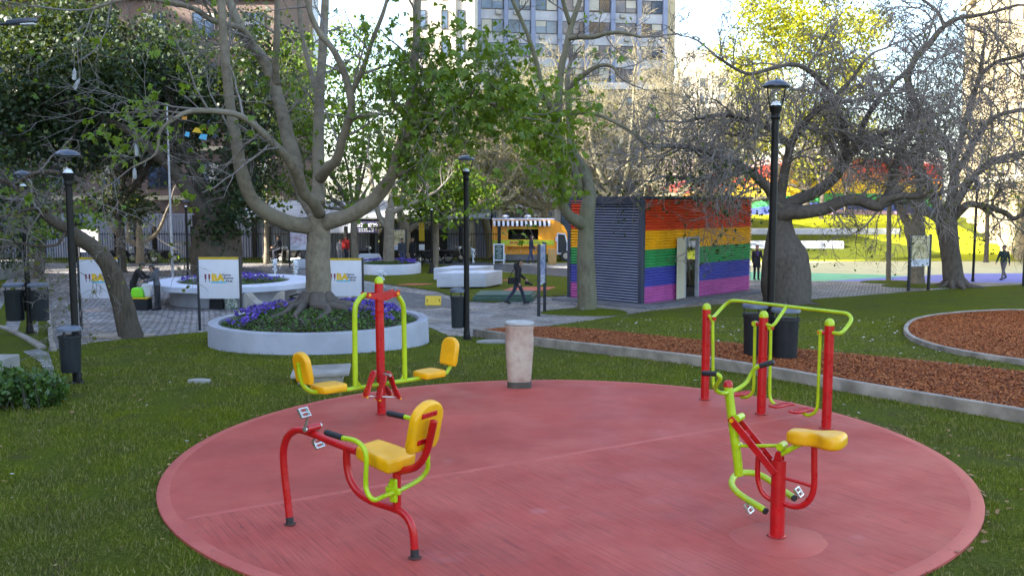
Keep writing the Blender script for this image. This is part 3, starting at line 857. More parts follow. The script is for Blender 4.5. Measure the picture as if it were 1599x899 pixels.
for i, (a, b, c, d, e, f_, st) in enumerate(hang):
    mb = MB(); seg(mb, P, [a, ((a[0] + b[0]) / 2, (a[1] + b[1]) / 2), b, c, d, e, f_], .022)
    A = P.p(*a); pq = HP[(0, 1, 1, 2)[i]]
    mb.tube([A - N * .03, A + N * .03], .036, 12)
    lg = mb.build('walker_leg', M['lime'], t)
    mb = MB(); q = V((pq.x, pq.y, A.z)); mb.tube([q + (A - q) * .3, q + (A - q) * 1.3], .028, 12); mb.build('hinge', M['red'], lg)
    if i == 1: continue
    c = P.p(*plates[i])
    mb = MB(); o4 = [(-.20, -.06), (-.06, -.075), (.06, -.062), (.17, -.08), (.21, -.035), (.21, .035), (.17, .08), (.06, .062), (-.06, .075), (-.20, .06)]
    mb.slab([(p.x, p.y) for p in sm([V((x, y, 0)) for x, y in o4 + o4[:1]], 2)[:-1]], c - Zv * .01, NB, D, Zv, .028, .009)
    for k in range(5): mb.obox(c + NB * (-.12 + .06 * k) + Zv * .02, NB, D, (.012, .04, .004), .002)
    mb.build('foot_plate', M['red'], lg)

# --- rider, front right
g = G(1213, 843)
P = Plane(g, (.82, -.57)); D, N = P.d, P.n
t = thing('exercise_machine', 'rowing rider with yellow saddle, lime handlebars and red lever, nearest the front right', 'exercise machine', g)
mb = MB(); tp = P.p(1215.6, 717)
mb.tube([g + Zv * PADTOP, V((g.x, g.y, tp.z))], .064, 22); mb.lathe(g + Zv * PADTOP, [(.08, 0), (.08, .012), (.066, .02)], 22)
for k in (-1, 1): mb.slab([(-.04, 0), (.04, 0), (.02, .08), (-.02, .08)], V((g.x, g.y, tp.z)) + N * (.028 * k - .005), D, Zv, N, .01, .002)
mb.build('post', M['red'], t)
mb = MB(); seg(mb, P, [(1137, 602), (1144, 660), (1150, 705), (1154, 742)], .041); mb.build('column', M['lime'], t)
c = P.p(1137, 602)
mb = MB(); mb.lathe(c, [(.043, -.01), (.043, .015), (.036, .035), (.02, .048), (.001, .052)], 16); mb.build('column_cap', M['red'], t)
mb = MB(); of = .27
mb.tube(sm([P.p(1117, 583, of), P.p(1124, 587, of), P.p(1124, 593, of * .95), P.p(1118, 601, of * .8), P.p(1117, 607, of * .6), P.p(1122, 612, of * .4), P.p(1130, 613.5, .12), P.p(1138, 612, 0), P.p(1146, 609.5, -.1), P.p(1155, 605, -of * .6), P.p(1166, 596, -of * .9), P.p(1173, 583, -of), P.p(1179, 575, -of), P.p(1190, 569.5, -of)], 5), .019, 12)
mb.build('handlebar', M['lime'], t)
mb = MB(); mb.tube([P.p(1096.5, 582.5, of), P.p(1098, 582.5, of), P.p(1120, 583.5, of)], [.018, .025, .025], 14); mb.build('grip', M['rubber'], t)
mb = MB(); mb.tube([P.p(1187, 571, -of), P.p(1207, 565.3, -of), P.p(1209, 564.8, -of)], [.025, .025, .018], 14); mb.build('grip', M['rubber'], t)
# lever: two flat bars with cross plates
mb = MB(); A, B = P.p(1147, 654), P.p(1210, 732); dd = (B - A).normalized(); hl = (B - A).length / 2
vv = N.cross(dd).normalized()
for k in (-1, 1): mb.obox((A + B) / 2 + N * .062 * k, dd, vv, (hl + .03, .032, .007), .004)
for q in (.30, .62): mb.obox(A + (B - A) * q, dd, N, (.035, .058, .006), .003)
mb.build('lever', M['red'], t)
mb = MB(); mb.tube([A - N * .085, A + N * .085], .018, 12); mb.build('bolt', M['yellow'], t)
mb = MB(); q = P.p(1153.5, 652); mb.tube([q - N * .075, q + N * .055], .034, 12); mb.build('lever_hinge', M['lime'], t)
mb = MB(); seg(mb, P, [(1153, 695.5), (1185, 695.5), (1218, 695.5)], .016, k=2)
q = P.p(1153, 695.5); mb.tube([q - N * .05, q + N * .05], .026, 12)
q = P.p(1221, 695.5); mb.tube([q - N * .06, q + N * .06], .034, 14); mb.build('link_rod', M['lime'], t)
mb = MB(); seg(mb, P, [(1216, 710), (1232, 702), (1248, 693.5), (1264, 687)], .024, k=2)
q = P.p(1276, 689); mb.obox(q - Zv * .01, D, N, (.13, .03, .014), .004); mb.build('saddle_arm', M['lime'], t)
mb = MB(); seg(mb, P, [(1271.5, 692), (1271.5, 735), (1271, 760), (1265.6, 777), (1254, 788), (1240, 790), (1226, 786), (1214, 782)], .027)
seg(mb, P, [(1184, 712), (1183, 735), (1184, 750), (1190, 767), (1200, 777), (1212, 783)], .024)
seg(mb, P, [(1218, 744), (1245, 751), (1270, 759)], .016, k=2)
mb.build('saddle_frame', M['red'], t)
# saddle
c = P.p(1275, 686)
mb = MB(); o5 = [(-.25, -.05), (-.2, -.085), (-.12, -.085), (-.04, -.07), (.03, -.09), (.10, -.15), (.18, -.165), (.235, -.12), (.25, 0), (.235, .12), (.18, .165), (.10, .15), (.03, .09), (-.04, .07), (-.12, .085), (-.2, .085), (-.25, .05)]
ol = [(p.x, p.y) for p in sm([V((x * .98, y * .95, 0)) for x, y in o5 + o5[:1]], 3)[:-1]]
mb.slab(ol, c - Zv * .055, (D + Zv * .03).normalized(), -N, Zv, .125, .045, steps=5)
mb.build('saddle', M['yellow'], t)
# foot fork
zz = .26
def hz(px, py, z):
    d = ray(px, py); return CAM + d * ((z - 3.0) / d.z)
fk = [hz(1195, 797, zz - .03), hz(1183, 789, zz - .01), hz(1165, 778, zz), hz(1149, 766, zz + .03), hz(1142.5, 754, zz + .05), hz(1147, 743, zz + .07), hz(1158, 738, zz + .07), hz(1175, 738, zz + .06), hz(1191, 743, zz + .04), hz(1206, 753, zz + .01), hz(1224, 766, zz - .02), hz(1240, 777, zz - .04)]
mb = MB(); mb.tube(sm(fk, 5), .031, 14); ff = mb.build('foot_fork', M['lime'], t)
for a, b in ((fk[0], fk[1]), (fk[-1], fk[-2])):
    dd = (a - b).normalized(); mb = MB(); mb.tube([a - dd * .004, a + dd * .012], [.032, .030], 14); mb.build('end_plug', M['rubber'], ff)
for q in (hz(1169, 793, zz - .06), hz(1247, 768, zz - .04)):
    mb = MB(); pedal(mb, q, N, (Zv * .81 - D * .59).normalized(), 1.15); mb.build('pedal', M['steel'], t)

M['grime_shade'] = mat('caught_dirt', (.040, .022, .016), (.085, .030, .022), 30, .95, .5, 80, bdist=.004)  # dark rings painted as contact shade around the machines' post feet
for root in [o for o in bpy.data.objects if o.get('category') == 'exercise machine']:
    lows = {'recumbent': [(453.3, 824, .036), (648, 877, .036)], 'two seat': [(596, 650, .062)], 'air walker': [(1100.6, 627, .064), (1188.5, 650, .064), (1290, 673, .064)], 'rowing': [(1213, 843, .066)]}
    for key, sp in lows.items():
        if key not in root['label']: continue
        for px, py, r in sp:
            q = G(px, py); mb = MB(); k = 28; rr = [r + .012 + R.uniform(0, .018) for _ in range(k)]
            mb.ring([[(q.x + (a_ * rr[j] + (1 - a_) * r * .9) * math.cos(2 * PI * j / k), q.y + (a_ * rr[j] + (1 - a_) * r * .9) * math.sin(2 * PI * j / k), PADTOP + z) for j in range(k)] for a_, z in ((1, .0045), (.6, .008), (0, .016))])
            mb.build('caught_dirt', M['grime_shade'], root)
# ------------------------------------------------------------------ lamps
def lamp(name, label, g, h, s, rp, group):
    t = thing(name, label, 'lamp post', g, group)
    X, Y, Z = g
    hd = .72 * s
    mb = MB(); mb.tube([(X, Y, Z - .05), (X, Y, Z + h - hd)], [rp, rp * .92], 16); mb.build('pole', M['black'], t)
    mb = MB(); mb.lathe((X, Y, Z), [(rp * 1.9, -.02), (rp * 1.9, .02), (rp * 1.25, .04), (rp * 1.2, .18), (rp * 1.02, .2)], 16); mb.build('base_collar', M['black'], t)
    c = (X, Y, Z + h - hd)
    mb = MB(); mb.lathe(c, [(rp, -.02), (rp * 1.25, .02), (rp * 1.1, .05), (.085 * s, .10 * s), (.115 * s, .17 * s), (.122 * s, .24 * s), (.105 * s, .245 * s)], 20); nk = mb.build('neck', M['black'], t)
    mb = MB(); mb.lathe(c, [(.10 * s, .243 * s), (.092 * s, .275 * s), (.06 * s, .315 * s), (.010 * s, .335 * s)], 20); mb.build('lens', M['glassbulb'], t)
    for a in (0.35, PI + .35):
        mb = MB(); e = V((math.cos(a), math.sin(a), 0)); cc = V(c)
        mb.tube(sm([cc + e * .115 * s + Zv * .20 * s, cc + e * .160 * s + Zv * .34 * s, cc + e * .19 * s + Zv * .48 * s, cc + e * .195 * s + Zv * .62 * s], 4), .014 * s, 8); mb.build('arm', M['black'], t)
    mb = MB(); mb.lathe(c, [(.20 * s, .575 * s), (.235 * s, .585 * s), (.262 * s, .60 * s), (.262 * s, .612 * s), (.235 * s, .65 * s), (.18 * s, .69 * s), (.10 * s, .715 * s), (.025 * s, .725 * s), (.02 * s, .76 * s), (.001, .765 * s)], 28); mb.build('cap', M['cap'], t)
    return t
LG = 'lamp posts in the park'
lamp('lamp_post', 'black domed lamp post with one grey bin, on the lawn behind the leafy bush', G(121, 598), 3.80, .78, .058, LG)
lamp('lamp_post', 'black domed lamp post at the tip of the red bark path', G(729, 530), 4.25, .76, .066, LG)
lamp('lamp_post', 'tallest black domed lamp post, behind the air walker with two bins', G(1201, 566), 5.18, .96, .074, LG)
lamp('lamp_post', 'black domed lamp post carrying the twin bins by the slab lanes', G(47, 521), 4.1, .80, .07, LG)
lamp('lamp_post', 'slim lamp post with conical foot beside the white slab benches', G(675, 427), 3.7, .7, .06, LG)
lamp('lamp_post', 'slim lamp post behind the round planter bench, left of the bottle tree', G(294, 440), 3.9, .7, .06, LG)
lamp('lamp_post', 'slim dark lamp post beside the man in the green sweater', G(1519, 440), 5.2, .8, .06, LG)
g = G(675, 427); mb = MB(); mb.lathe(g, [(.30, 0), (.30, .06), (.2, .08), (.09, .55), (.07, .6)], 16); o = mb.build('lamp_footing', M['black'], None, 'dark conical footing around the slim lamp post near the white slabs', 'footing')

# ------------------------------------------------------------------ litter bins
def bin_(label, c, r, h, group, rot=0, lid=.16):
    t = thing('litter_bin', label, 'litter bin', c, group)
    X, Y, Z = c
    k = 40
    def rg(rad, z, fl): return [(X + rad * (1 + fl * (1 if (j // 2) % 2 else 0)) * math.cos(2 * PI * j / k + rot), Y + rad * (1 + fl * (1 if (j // 2) % 2 else 0)) * math.sin(2 * PI * j / k + rot), Z + z) for j in range(k)]
    mb = MB(); mb.ring([rg(r * .80, 0, 0), rg(r * .86, .02, -.03), rg(r * .95, h * .72, -.03), rg(r * .96, h * .73, 0), rg(r * .98, h * .8, 0), rg(r * .9, h * .8, 0), rg(r * .85, h * .5, 0)]); b = mb.build('body', M['bin'], t)
    mb = MB(); mb.lathe((X, Y, Z), [(r * 1.0, h * .80), (r * 1.03, h * .80), (r * 1.03, h * .76), (r, h * .75)], 28); mb.build('rim', M['bin'], b)
    mb = MB(); mb.lathe((X, Y, Z), [(r * .95, h * .90), (r * 1.05, h * .905), (r * 1.06, h * .955), (r * .98, h * .98), (r * .7, h), (.01, h * 1.005)], 28); mb.build('lid', M['binlid'], t)
    mb = MB()
    for a in (rot, rot + 2.1, rot + 4.2):
        e = V((math.cos(a), math.sin(a), 0)) * r * .9; mb.tube([V(c) + e + Zv * h * .7, V(c) + e + Zv * h * .92], .012, 6)
    mb.build('lid_bracket', M['bin'], t)
    mb = MB(); mb.obox(V(c) + V((-r * 1.02 * math.cos(rot), -r * 1.02 * math.sin(rot), h * .45)), (0, 0, 1), (math.cos(rot), math.sin(rot), 0), (h * .2, .02, r * .3), .005); mb.build('mount', M['black'], t)
    return t
BG = 'grey litter bins on lamp posts'
g = G(121, 598)
bin_('single grey litter bin hung low on the lamp post near the leafy bush', (g.x + .03, g.y - .26, .24), .175, .74, BG, PI * 1.5)
g = G(47, 521)
bin_('grey litter bin on the twin bin post, the one nearer the slab steps', (g.x - .32, g.y - .05, g.z + .35), .25, .95, BG, PI)
bin_('grey litter bin on the twin bin post, the one nearer the paved plaza', (g.x + .30, g.y - .05, g.z + .35), .25, .95, BG, 0)
g = G(729, 530)
bin_('slim grey litter bin on the lamp post at the bark path tip', (g.x - .21, g.y + .02, g.z + .28), .17, .92, BG, PI)
g = G(1201, 566)
bin_('big grey litter bin behind the air walker, farther and partly hidden of the two', (g.x - .24, g.y + .12, g.z + .06), .24, 1.06, BG, PI)
bin_('big grey litter bin behind the air walker, nearer of the two', (g.x + .22, g.y - .22, g.z + .02), .25, 1.06, BG, 0)
g = G(52, 424)
bin_('distant grey litter bin at the foot of the bent tree', (g.x, g.y, g.z + .2), .35, 1.3, BG, 0)

# ------------------------------------------------------------------ text and boards
def text_into(mb, s, o, u, v, size, depth=.002, bold=.0):
    cu = bpy.data.curves.new('lettering', 'FONT'); cu.body = s; cu.size = size; cu.extrude = depth; cu.offset = bold; cu.resolution_u = 2
    ob = bpy.data.objects.new('lettering', cu); COL.objects.link(ob)
    dg = bpy.context.evaluated_depsgraph_get()
    me = bpy.data.meshes.new_from_object(ob.evaluated_get(dg))
    u = V(u).normalized(); v = V(v).normalized(); w = u.cross(v); o = V(o)
    mb.add([o + u * q.co.x + v * q.co.y + w * q.co.z for q in me.vertices], [tuple(p.vertices) for p in me.polygons])
    bpy.data.objects.remove(ob); bpy.data.curves.remove(cu); bpy.data.meshes.remove(me)

def logo_board():
    t = thing('sign_board', 'x', 'sign board', (0, 0, 0), 'white logo boards on dark legs')
    W, H, z0 = 1.12, 1.10, .86
    for s in (-1, 1):
        mb = MB(); mb.box((s * W / 2 - .03 if s > 0 else -W / 2 - .03, -.03, -.05), (s * W / 2 + .03, .03, z0 + H + .02), .006); mb.build('leg', M['bin'], t)
    mb = MB(); mb.box((-W / 2 + .028, -.022, z0), (W / 2 - .028, .022, z0 + H), .003); pn = mb.build('panel', M['white'], t)
    mb = MB(); mb.box((-W / 2 + .028, -.026, z0 + H - .055), (W / 2 - .028, .026, z0 + H + .004)); mb.build('yellow_strip', M['boardyellow'], t)
    mb = MB(); u, v = (1, 0, 0), (0, 0, 1); y = -.0235
    # mark: two little figures, the letters B and A on a wave, three words
    cx, cz = -.36, z0 + .44
    text_into(mb, 'Vamos', (.075, y, cz + .165), u, v, .088, .0015, .0025)
    text_into(mb, 'Buenos', (.115, y, cz + .085), u, v, .088, .0015, .0025)
    text_into(mb, 'Aires', (.165, y, cz + .005), u, v, .088, .0015, .0025)
    for i in range(2):
        x = cx + .10 * i
        mb.box((x - .012, y - .001, cz), (x - .003, y, cz + .10)); mb.box((x + .003, y - .001, cz), (x + .012, y, cz + .10))
        mb.box((x - .025, y - .001, cz + .09), (x + .025, y, cz + .165))
        mb.slab([(.026 * math.cos(a), .026 * math.sin(a)) for a in [2 * PI * j / 14 for j in range(14)]], (x, y, cz + .19), u, v, (0, -1, 0), .001, .0002)
    lg = mb.build('lettering', M['navy'], t)
    mb = MB()
    text_into(mb, 'BA', (cx + .155, y - .0005, cz + .028), u, v, .27, .002, .014)
    mb.build('monogram', M['ink_yellow'], t)
    mb = MB()
    wav = [(0, 0), (.30, 0), (.42, .0), (.40, .05)] + [(.40 - .40 * i / 16, .045 + .014 * math.sin(i * 1.6)) for i in range(17)]
    mb.slab(wav, (cx + .14, y - .004, cz - .022), u, v, (0, -1, 0), .001, .0002); mb.build('wave', M['ink_blue'], t)
    mb = MB()
    for i in range(2): mb.box((cx + .10 * i - .018, y - .003, cz + .10), (cx + .10 * i + .018, y - .002, cz + .15)); mb.box((cx + .10 * i - .026, y - .003, cz + .195), (cx + .10 * i + .026, y - .002, cz + .215))
    mb.build('figure_shirts', M['ink_red'], t)
    return t
BO = logo_board()
def put_board(o, px_c, py_b, y, rz, label):
    q = at(px_c, 450, y); o.location = (q.x, y, zt(q.x, y)); o.rotation_euler.z = rz; o['label'] = label
LB = [(343, 24.6, .0, 'white logo board on dark legs in front of the round planter bench'), (156, 24.9, -.05, 'white logo board partly covered by the leaning tree trunk'), (537, 27.0, -.03, 'white logo board partly covered by the trunk in the flower planter')]
for i, (pc, y, rz, lb) in enumerate(LB):
    o = BO if i == 0 else dup(BO)
    put_board(o, pc, 0, y, rz, lb)

# information panels with a picture
def picture_mat(name, cols, sc):
    n = NT(name); v = n.co('Generated', (sc, 1, sc * .8))
    f = n.node('ShaderNodeTexNoise', inp={'Vector': v, 'Scale': 1.6, 'Detail': 6, 'Roughness': .7}).outputs['Fac']
    n.set(n.ramp(f, [(.28 + .44 * i / (len(cols) - 1), c) for i, c in enumerate(cols)]), .35); return n.m
PICS = [picture_mat('picture_of_crowd', [(.02, .02, .05), (.16, .18, .38), (.55, .58, .72), (.25, .12, .10)], 3),
        picture_mat('picture_of_tree', [(.06, .04, .02), (.32, .26, .12), (.62, .55, .36), (.45, .06, .04)], 2.5),
        picture_mat('picture_of_street', [(.10, .05, .10), (.45, .30, .38), (.70, .66, .78), (.30, .34, .55)], 3)]
def info_panel(pic):
    t = thing('information_panel', 'x', 'information panel', (0, 0, 0), 'upright picture panels on two dark posts')
    for s in (-1, 1):
        mb = MB(); mb.box((s * .60 - .05, -.05, -.05), (s * .60 + .05, .05, 2.42), .008); mb.build('post', M['bin'], t)
    mb = MB(); mb.box((-.545, -.03, 1.05), (.545, .03, 2.36), .004); mb.build('panel', M['white'], t)
    mb = MB(); mb.box((-.53, -.034, 1.36), (.53, .034, 2.345)); mb.build('picture', pic, t)
    mb = MB()
    for k in range(3): mb.box((-.45, -.0335, 1.27 - .06 * k), (.1 - .1 * k, .0335, 1.285 - .06 * k))
    mb.box((.40, -.0335, 1.12), (.46, .0335, 1.2)); mb.build('caption', M['navy'], t)
    return t
def put(o, g, rz, label, sc=1): o.location = g; o.rotation_euler.z = rz; o['label'] = label; o.scale = (sc,) * 3
a, b = G(839.5, 495), G(852, 488)
o = info_panel(PICS[0]); put(o, (a + b) / 2, math.atan2((b - a).y, (b - a).x), 'dark framed picture panel seen edge on beside the kiosk and the walking person')
a, b = G(1421, 455), G(1447, 452)
o = info_panel(PICS[1]); put(o, (a + b) / 2, .45, 'picture panel with a brown tree photograph in front of the two right trees')
q = G(1600, 446)
o = info_panel(PICS[1]); put(o, q + V((.45, 0, 0)), .25, 'picture panel cut by the frame edge beyond the man in the green sweater')
o = info_panel(PICS[2]); put(o, V(at(140, 400, 52)).xy.to_3d() + V((0, 0, -.9)), .0, 'bright picture panel by the fence behind the leaning tree', .95)
o = info_panel(PICS[2]); put(o, V(at(468, 400, 54)).xy.to_3d() + V((0, 0, -.9)), .1, 'picture panel by the fence just left of the trunk in the flower planter', .95)
o = info_panel(PICS[1]); put(o, V(at(620, 400, 55)).xy.to_3d() + V((0, 0, -.9)), .0, 'pale picture panel behind the far round planter', .9)

# ------------------------------------------------------------------ round planters
def flower_bed(c, r, z0, mound, n_fl, n_leaf, parent, hole=0):
    a = NR.uniform(0, 2 * PI, n_leaf); q = np.sqrt(NR.uniform(.04, 1, n_leaf)) * r * .97
    zz = z0 + mound * (1 - (q / r) ** 2)
    c0 = np.stack([c.x + q * np.cos(a), c.y + q * np.sin(a), zz + NR.uniform(-.02, .045, n_leaf)], 1)
    lf = flakes(c0, .045, .5, .8); arr_mesh('bed_leaves', lf, 4, M['bedleaf'], parent, WL[parent])
    # flowers in drifts near the rim and the back
    pts = []
    while len(pts) < n_fl:
        a = R.uniform(0, 2 * PI); q = math.sqrt(R.uniform(.12, 1)) * r * .96
        d = mnoise.noise(V((math.cos(a) * q * .9 + c.x, math.sin(a) * q * .9, 3.1)))
        back = math.sin(a) * q / r
        if d + .38 * back + R.uniform(-.25, .25) > .08: pts.append((c.x + q * math.cos(a), c.y + q * math.sin(a), z0 + mound * (1 - (q / r) ** 2) + R.uniform(.10, .19)))
    pts = np.repeat(np.array(pts), 4, axis=0) + NR.normal(0, .014, (len(pts) * 4, 3))
    arr_mesh('flowers', flakes(pts, .037, .85, .9), 4, M['flower'], parent, WL[parent])
c = PLANT_C.copy(); c.z = zt(c.x, c.y); RT = zt(0, 18.2) + .42
t = thing('round_planter', 'large round pale planter of violet flowers around the big pale tree', 'planter', (c.x, c.y, c.z))
Rp = PLANT_R
mb = MB(); nn = 96
def rg2(r, z): return [(c.x + r * math.cos(2 * PI * j / nn), c.y + r * math.sin(2 * PI * j / nn), z) for j in range(nn)]
mb.ring([rg2(Rp + .02, c.z - .35), rg2(Rp, RT - .03), rg2(Rp - .008, RT - .008), rg2(Rp - .03, RT), rg2(Rp - .19, RT), rg2(Rp - .215, RT - .012), rg2(Rp - .22, RT - .04), rg2(Rp - .22, RT - .25)]); mb.build('wall', M['planter'], t)
mb = MB(); mb.ring([rg2(Rp - .215, RT - .16)] + [rg2((Rp - .22) * q, RT - .10 + .36 * (1 - q * q)) for q in (1, .85, .7, .5, .3, .12)]); mb.build('soil', M['soil'], t)
flower_bed(c, Rp - .22, RT - .11, .36, 620, 8000, t)
# far planter
q = at(607, 414, 49.5); c = V((q.x, 49.5, zt(0, 49.5)))
t = thing('round_planter', 'far round pale planter with violet flowers at the lawn edge below a pale trunk', 'planter', c)
mb = MB(); Rp = 1.72
mb.ring([rg2(Rp, c.z - .1), rg2(Rp, c.z + .52), rg2(Rp - .02, c.z + .55), rg2(Rp - .2, c.z + .55), rg2(Rp - .2, c.z + .3)]); mb.build('wall', M['whitestone'], t)
mb = MB(); mb.ring([rg2(Rp - .19, c.z + .35), rg2(Rp - .2, c.z + .5), rg2(.3, c.z + .62)]); mb.build('soil', M['soil'], t)
flower_bed(c, Rp - .2, c.z + .5, .12, 260, 1500, t)
FARPL = c.copy()
# planter with an overhanging seat ring
q = G(334, 482); c = V((q.x, q.y + 2.5, 0)); c.z = zt(c.x, c.y)
t = thing('planter_bench', 'round flower planter with wide overhanging seat ledge where two people stand', 'planter bench', c)
mb = MB(); Rp = 3.1
mb.ring([rg2(2.35, c.z - .1), rg2(2.35, c.z + .58), rg2(2.0, c.z + .58)]); mb.build('wall', M['planter'], t)
mb = MB(); mb.ring([rg2(2.3, c.z + .60), rg2(Rp - .02, c.z + .60), rg2(Rp, c.z + .62), rg2(Rp, c.z + .80), rg2(Rp - .02, c.z + .82), rg2(2.1, c.z + .82), rg2(2.08, c.z + .7)]); mb.build('ledge', M['whitestone'], t)
mb = MB(); mb.ring([rg2(2.1, c.z + .66), rg2(2.09, c.z + .76), rg2(.3, c.z + .9)]); mb.build('soil', M['soil'], t)
flower_bed(c, 2.05, c.z + .76, .12, 330, 2200, t)
BENCHC = c.copy(); BENCHR = Rp

# concrete wing seat
g = G(398, 497) + V((0, 1.2, 0)); g.z = zt(g.x, g.y)
mb = MB()
ou = [(-.62, .72), (-.45, .02), (.45, .02), (.62, .74), (.52, .78), (.30, .50), (0, .40), (-.30, .50), (-.52, .76)]
mb.slab([(p.x, p.y) for p in sm([V((a, b, 0)) for a, b in ou + ou[:1]], 2)[:-1]], g + V((0, -.35, 0)), V((1, 0, 0)), Zv, V((0, 1, 0)), .7, .03)
mb.build('wing_bench', M['concrete'], None, 'low concrete seat with upswept ends behind the flower planter', 'seat')

# white slab benches, dark green box, red mats on the island lawn
def slabbench(px0, px1, pyb, h, dep, skew, lab):
    a = G(px0, pyb); y = a.y; x0, x1 = a.x, at(px1, pyb, y).x
    z = zt(0, y)
    t = thing('slab_bench', lab, 'bench', ((x0 + x1) / 2, y + dep / 2, z), 'white slab benches')
    mb = MB(); mb.slab([(0, 0), (x1 - x0, .15), (x1 - x0 + skew, dep), (skew, dep)], (x0, y, z + .10), V((1, 0, 0)), V((0, 1, 0)), Zv, h, .02, corner=.03); mb.build('top', M['whitestone'], t)
    mb = MB(); mb.slab([(.15, .12), (x1 - x0 - .15, .25), (x1 - x0 + skew - .15, dep - .12), (skew + .15, dep - .12)], (x0, y, z - .05), V((1, 0, 0)), V((0, 1, 0)), Zv, .149, .005); mb.build('plinth', M['black'], t)
slabbench(682, 759, 452, .62, 1.7, .7, 'nearer white slab bench on the island lawn')
slabbench(677, 741, 440, .56, 1.8, .9, 'farther white slab bench on the island lawn, half hidden by the nearer one')
def box_on(px0, px1, pyf, dep, h, m, name, lab, cat, skew=0.0):
    a = G(px0, pyf); y = a.y; x1 = at(px1, pyf, y).x; z = zt(0, y)
    mb = MB(); mb.slab([(0, 0), (x1 - a.x, 0), (x1 - a.x + skew, dep), (skew, dep)], (a.x, y, z - .02), V((1, 0, 0)), V((0, 1, 0)), Zv, h + .02, .015, corner=.02)
    return mb, (a.x, y, z, x1)
mb, q = box_on(738, 832, 471, 1.9, .20, None, '', '', '', .2)
t = thing('utility_box', 'flat dark green utility box at the paving edge of the island lawn', 'utility box', (q[0] + 1, q[1] + .9, q[2]))
mb.build('body', M['greenbox'], t)
mb = MB(); mb.slab([(.08, .08), (q[3] - q[0] - .08, .08), (q[3] - q[0] + .1, 1.8), (.25, 1.8)], (q[0], q[1], q[2] + .202), V((1, 0, 0)), V((0, 1, 0)), Zv, .06, .01, corner=.02); mb.build('lid', M['greenbox'], t)
for a, b, y0, dp, lb in ((784, 852, 455, 1.6, 'largest flat red mat on the island lawn behind the walking person'), (781, 800, 439, .8, 'small flat red mat on the island lawn, farthest back'), (620, 658, 446, .6, 'narrow red mat on the island lawn near the channel')):
    mb, _q = box_on(a, b, y0, dp, .05, None, '', '', '', .5); mb.build('red_mat', M['redtile'], None, lb, 'mat', 'red mats set in the island lawn')
a = G(664, 478); b = G(688, 477)
mb = MB(); mb.obox((a + b) / 2 + V((0, .15, .18)), (1, 0, .0), (0, .6, .8), ((b - a).length / 2, .20, .008), .003)
t = thing('ground_sign', 'small tilted yellow sign on the ground at the channel end', 'sign', (a + b) / 2)
mb.build('plate', M['boardyellow'], t)
mb = MB(); mb.tube([(a.x + .05, a.y + .22, a.z), (a.x + .05, a.y + .22, a.z + .25)], .012, 6); mb.tube([(b.x - .05, a.y + .22, a.z), (b.x - .05, a.y + .22, a.z + .25)], .012, 6); mb.build('stake', M['black'], t)

# drinking pillar, concrete block, cover plates
g = G(811, 606)
n = NT('mottled_marble'); v = n.co('Object')
cc = n.ramp(n.noise(v, 2.2, 7, .65), [(.35, (.46, .40, .32)), (.5, (.40, .31, .245)), (.62, (.30, .185, .15)), (.75, (.40, .33, .28))])
n.set(n.mix(n.ramp(n.noise(v, 9, 5, .6), [(.5, (0, 0, 0)), (.7, (.5,) * 3)]), cc, (.30, .22, .18)), .55); n.bump(n.noise(v, 22, 4), .2, .01); M['marble'] = n.m
t = thing('stone_pillar', 'mottled beige stone pillar with a basin top at the far rim of the red pad', 'pillar', g)
mb = MB()
def oct_(r, z, e=.5):
    return [(g.x + r * (math.copysign(abs(math.cos(a)) ** e, math.cos(a))), g.y + r * (math.copysign(abs(math.sin(a)) ** e, math.sin(a))), g.z + z) for a in [2 * PI * j / 40 for j in range(40)]]
mb.ring([oct_(.185, .13), oct_(.20, .3), oct_(.222, .62), oct_(.226, .82), oct_(.218, .96), oct_(.225, .985), oct_(.228, 1.03)]); mb.build('shaft', M['marble'], t)
mb = MB(); mb.lathe(g, [(.22, 1.032), (.236, 1.04), (.236, 1.065), (.225, 1.075), (.19, 1.07), (.14, 1.05), (.01, 1.045)], 32); mb.build('basin', mat('basin_stone', (.42, .41, .39), (.30, .29, .27), 6, .7, .4, 60), t)
mb = MB(); mb.ring([oct_(.196, .02), oct_(.192, .128)]); mb.build('foot', mat('wet_concrete', (.075, .065, .05), (.045, .04, .03), 9, .7, .6, 50), t)
g = G(497, 600)
t = thing('concrete_block', 'low concrete box with tilted slab lid behind the leg press', 'concrete box', g)
mb = MB(); mb.obox(g + V((0, .25, .06)), (1, .12, 0), (-.12, 1, 0), (.36, .24, .08), .01); mb.build('body', M['concrete'], t)
mb = MB(); mb.obox(g + V((.0, .27, .175)), (1, .12, .03), (-.12, 1, .05), (.47, .34, .03), .01); mb.build('lid', M['concrete'], t)
for px, py, w_, lb in ((311, 597, .2, 'small pale cover stone set in the lawn left of the pad'), (770, 535, .38, 'rough stone slab lying at the bark path tip')):
    g = G(px, py); mb = MB()
    ou = [(w_ * R.uniform(.8, 1.1) * math.cos(a), w_ * .6 * R.uniform(.8, 1.1) * math.sin(a)) for a in [2 * PI * j / 9 for j in range(9)]]
    mb.slab(ou, g + V((0, 0, -.02)), V((1, 0, 0)), V((0, 1, 0)), Zv, .075, .02, corner=.05); mb.build('cover_stone', M['concrete'], None, lb, 'stone')
g = G(180, 529); mb = MB(); mb.slab([(-.75, -.25), (.5, -.35), (.9, .15), (.5, .35), (-.5, .3)], g + V((-.1, .3, 0)), V((1, 0, 0)), V((0, 1, 0)), Zv, .05, .01, corner=.05)
mb.build('stone_slab', mat('sandy_stone', (.36, .29, .22), (.25, .2, .15), 3, .9, .6, 30), None, 'sandy stone slab at the foot of the leaning tree', 'stone')
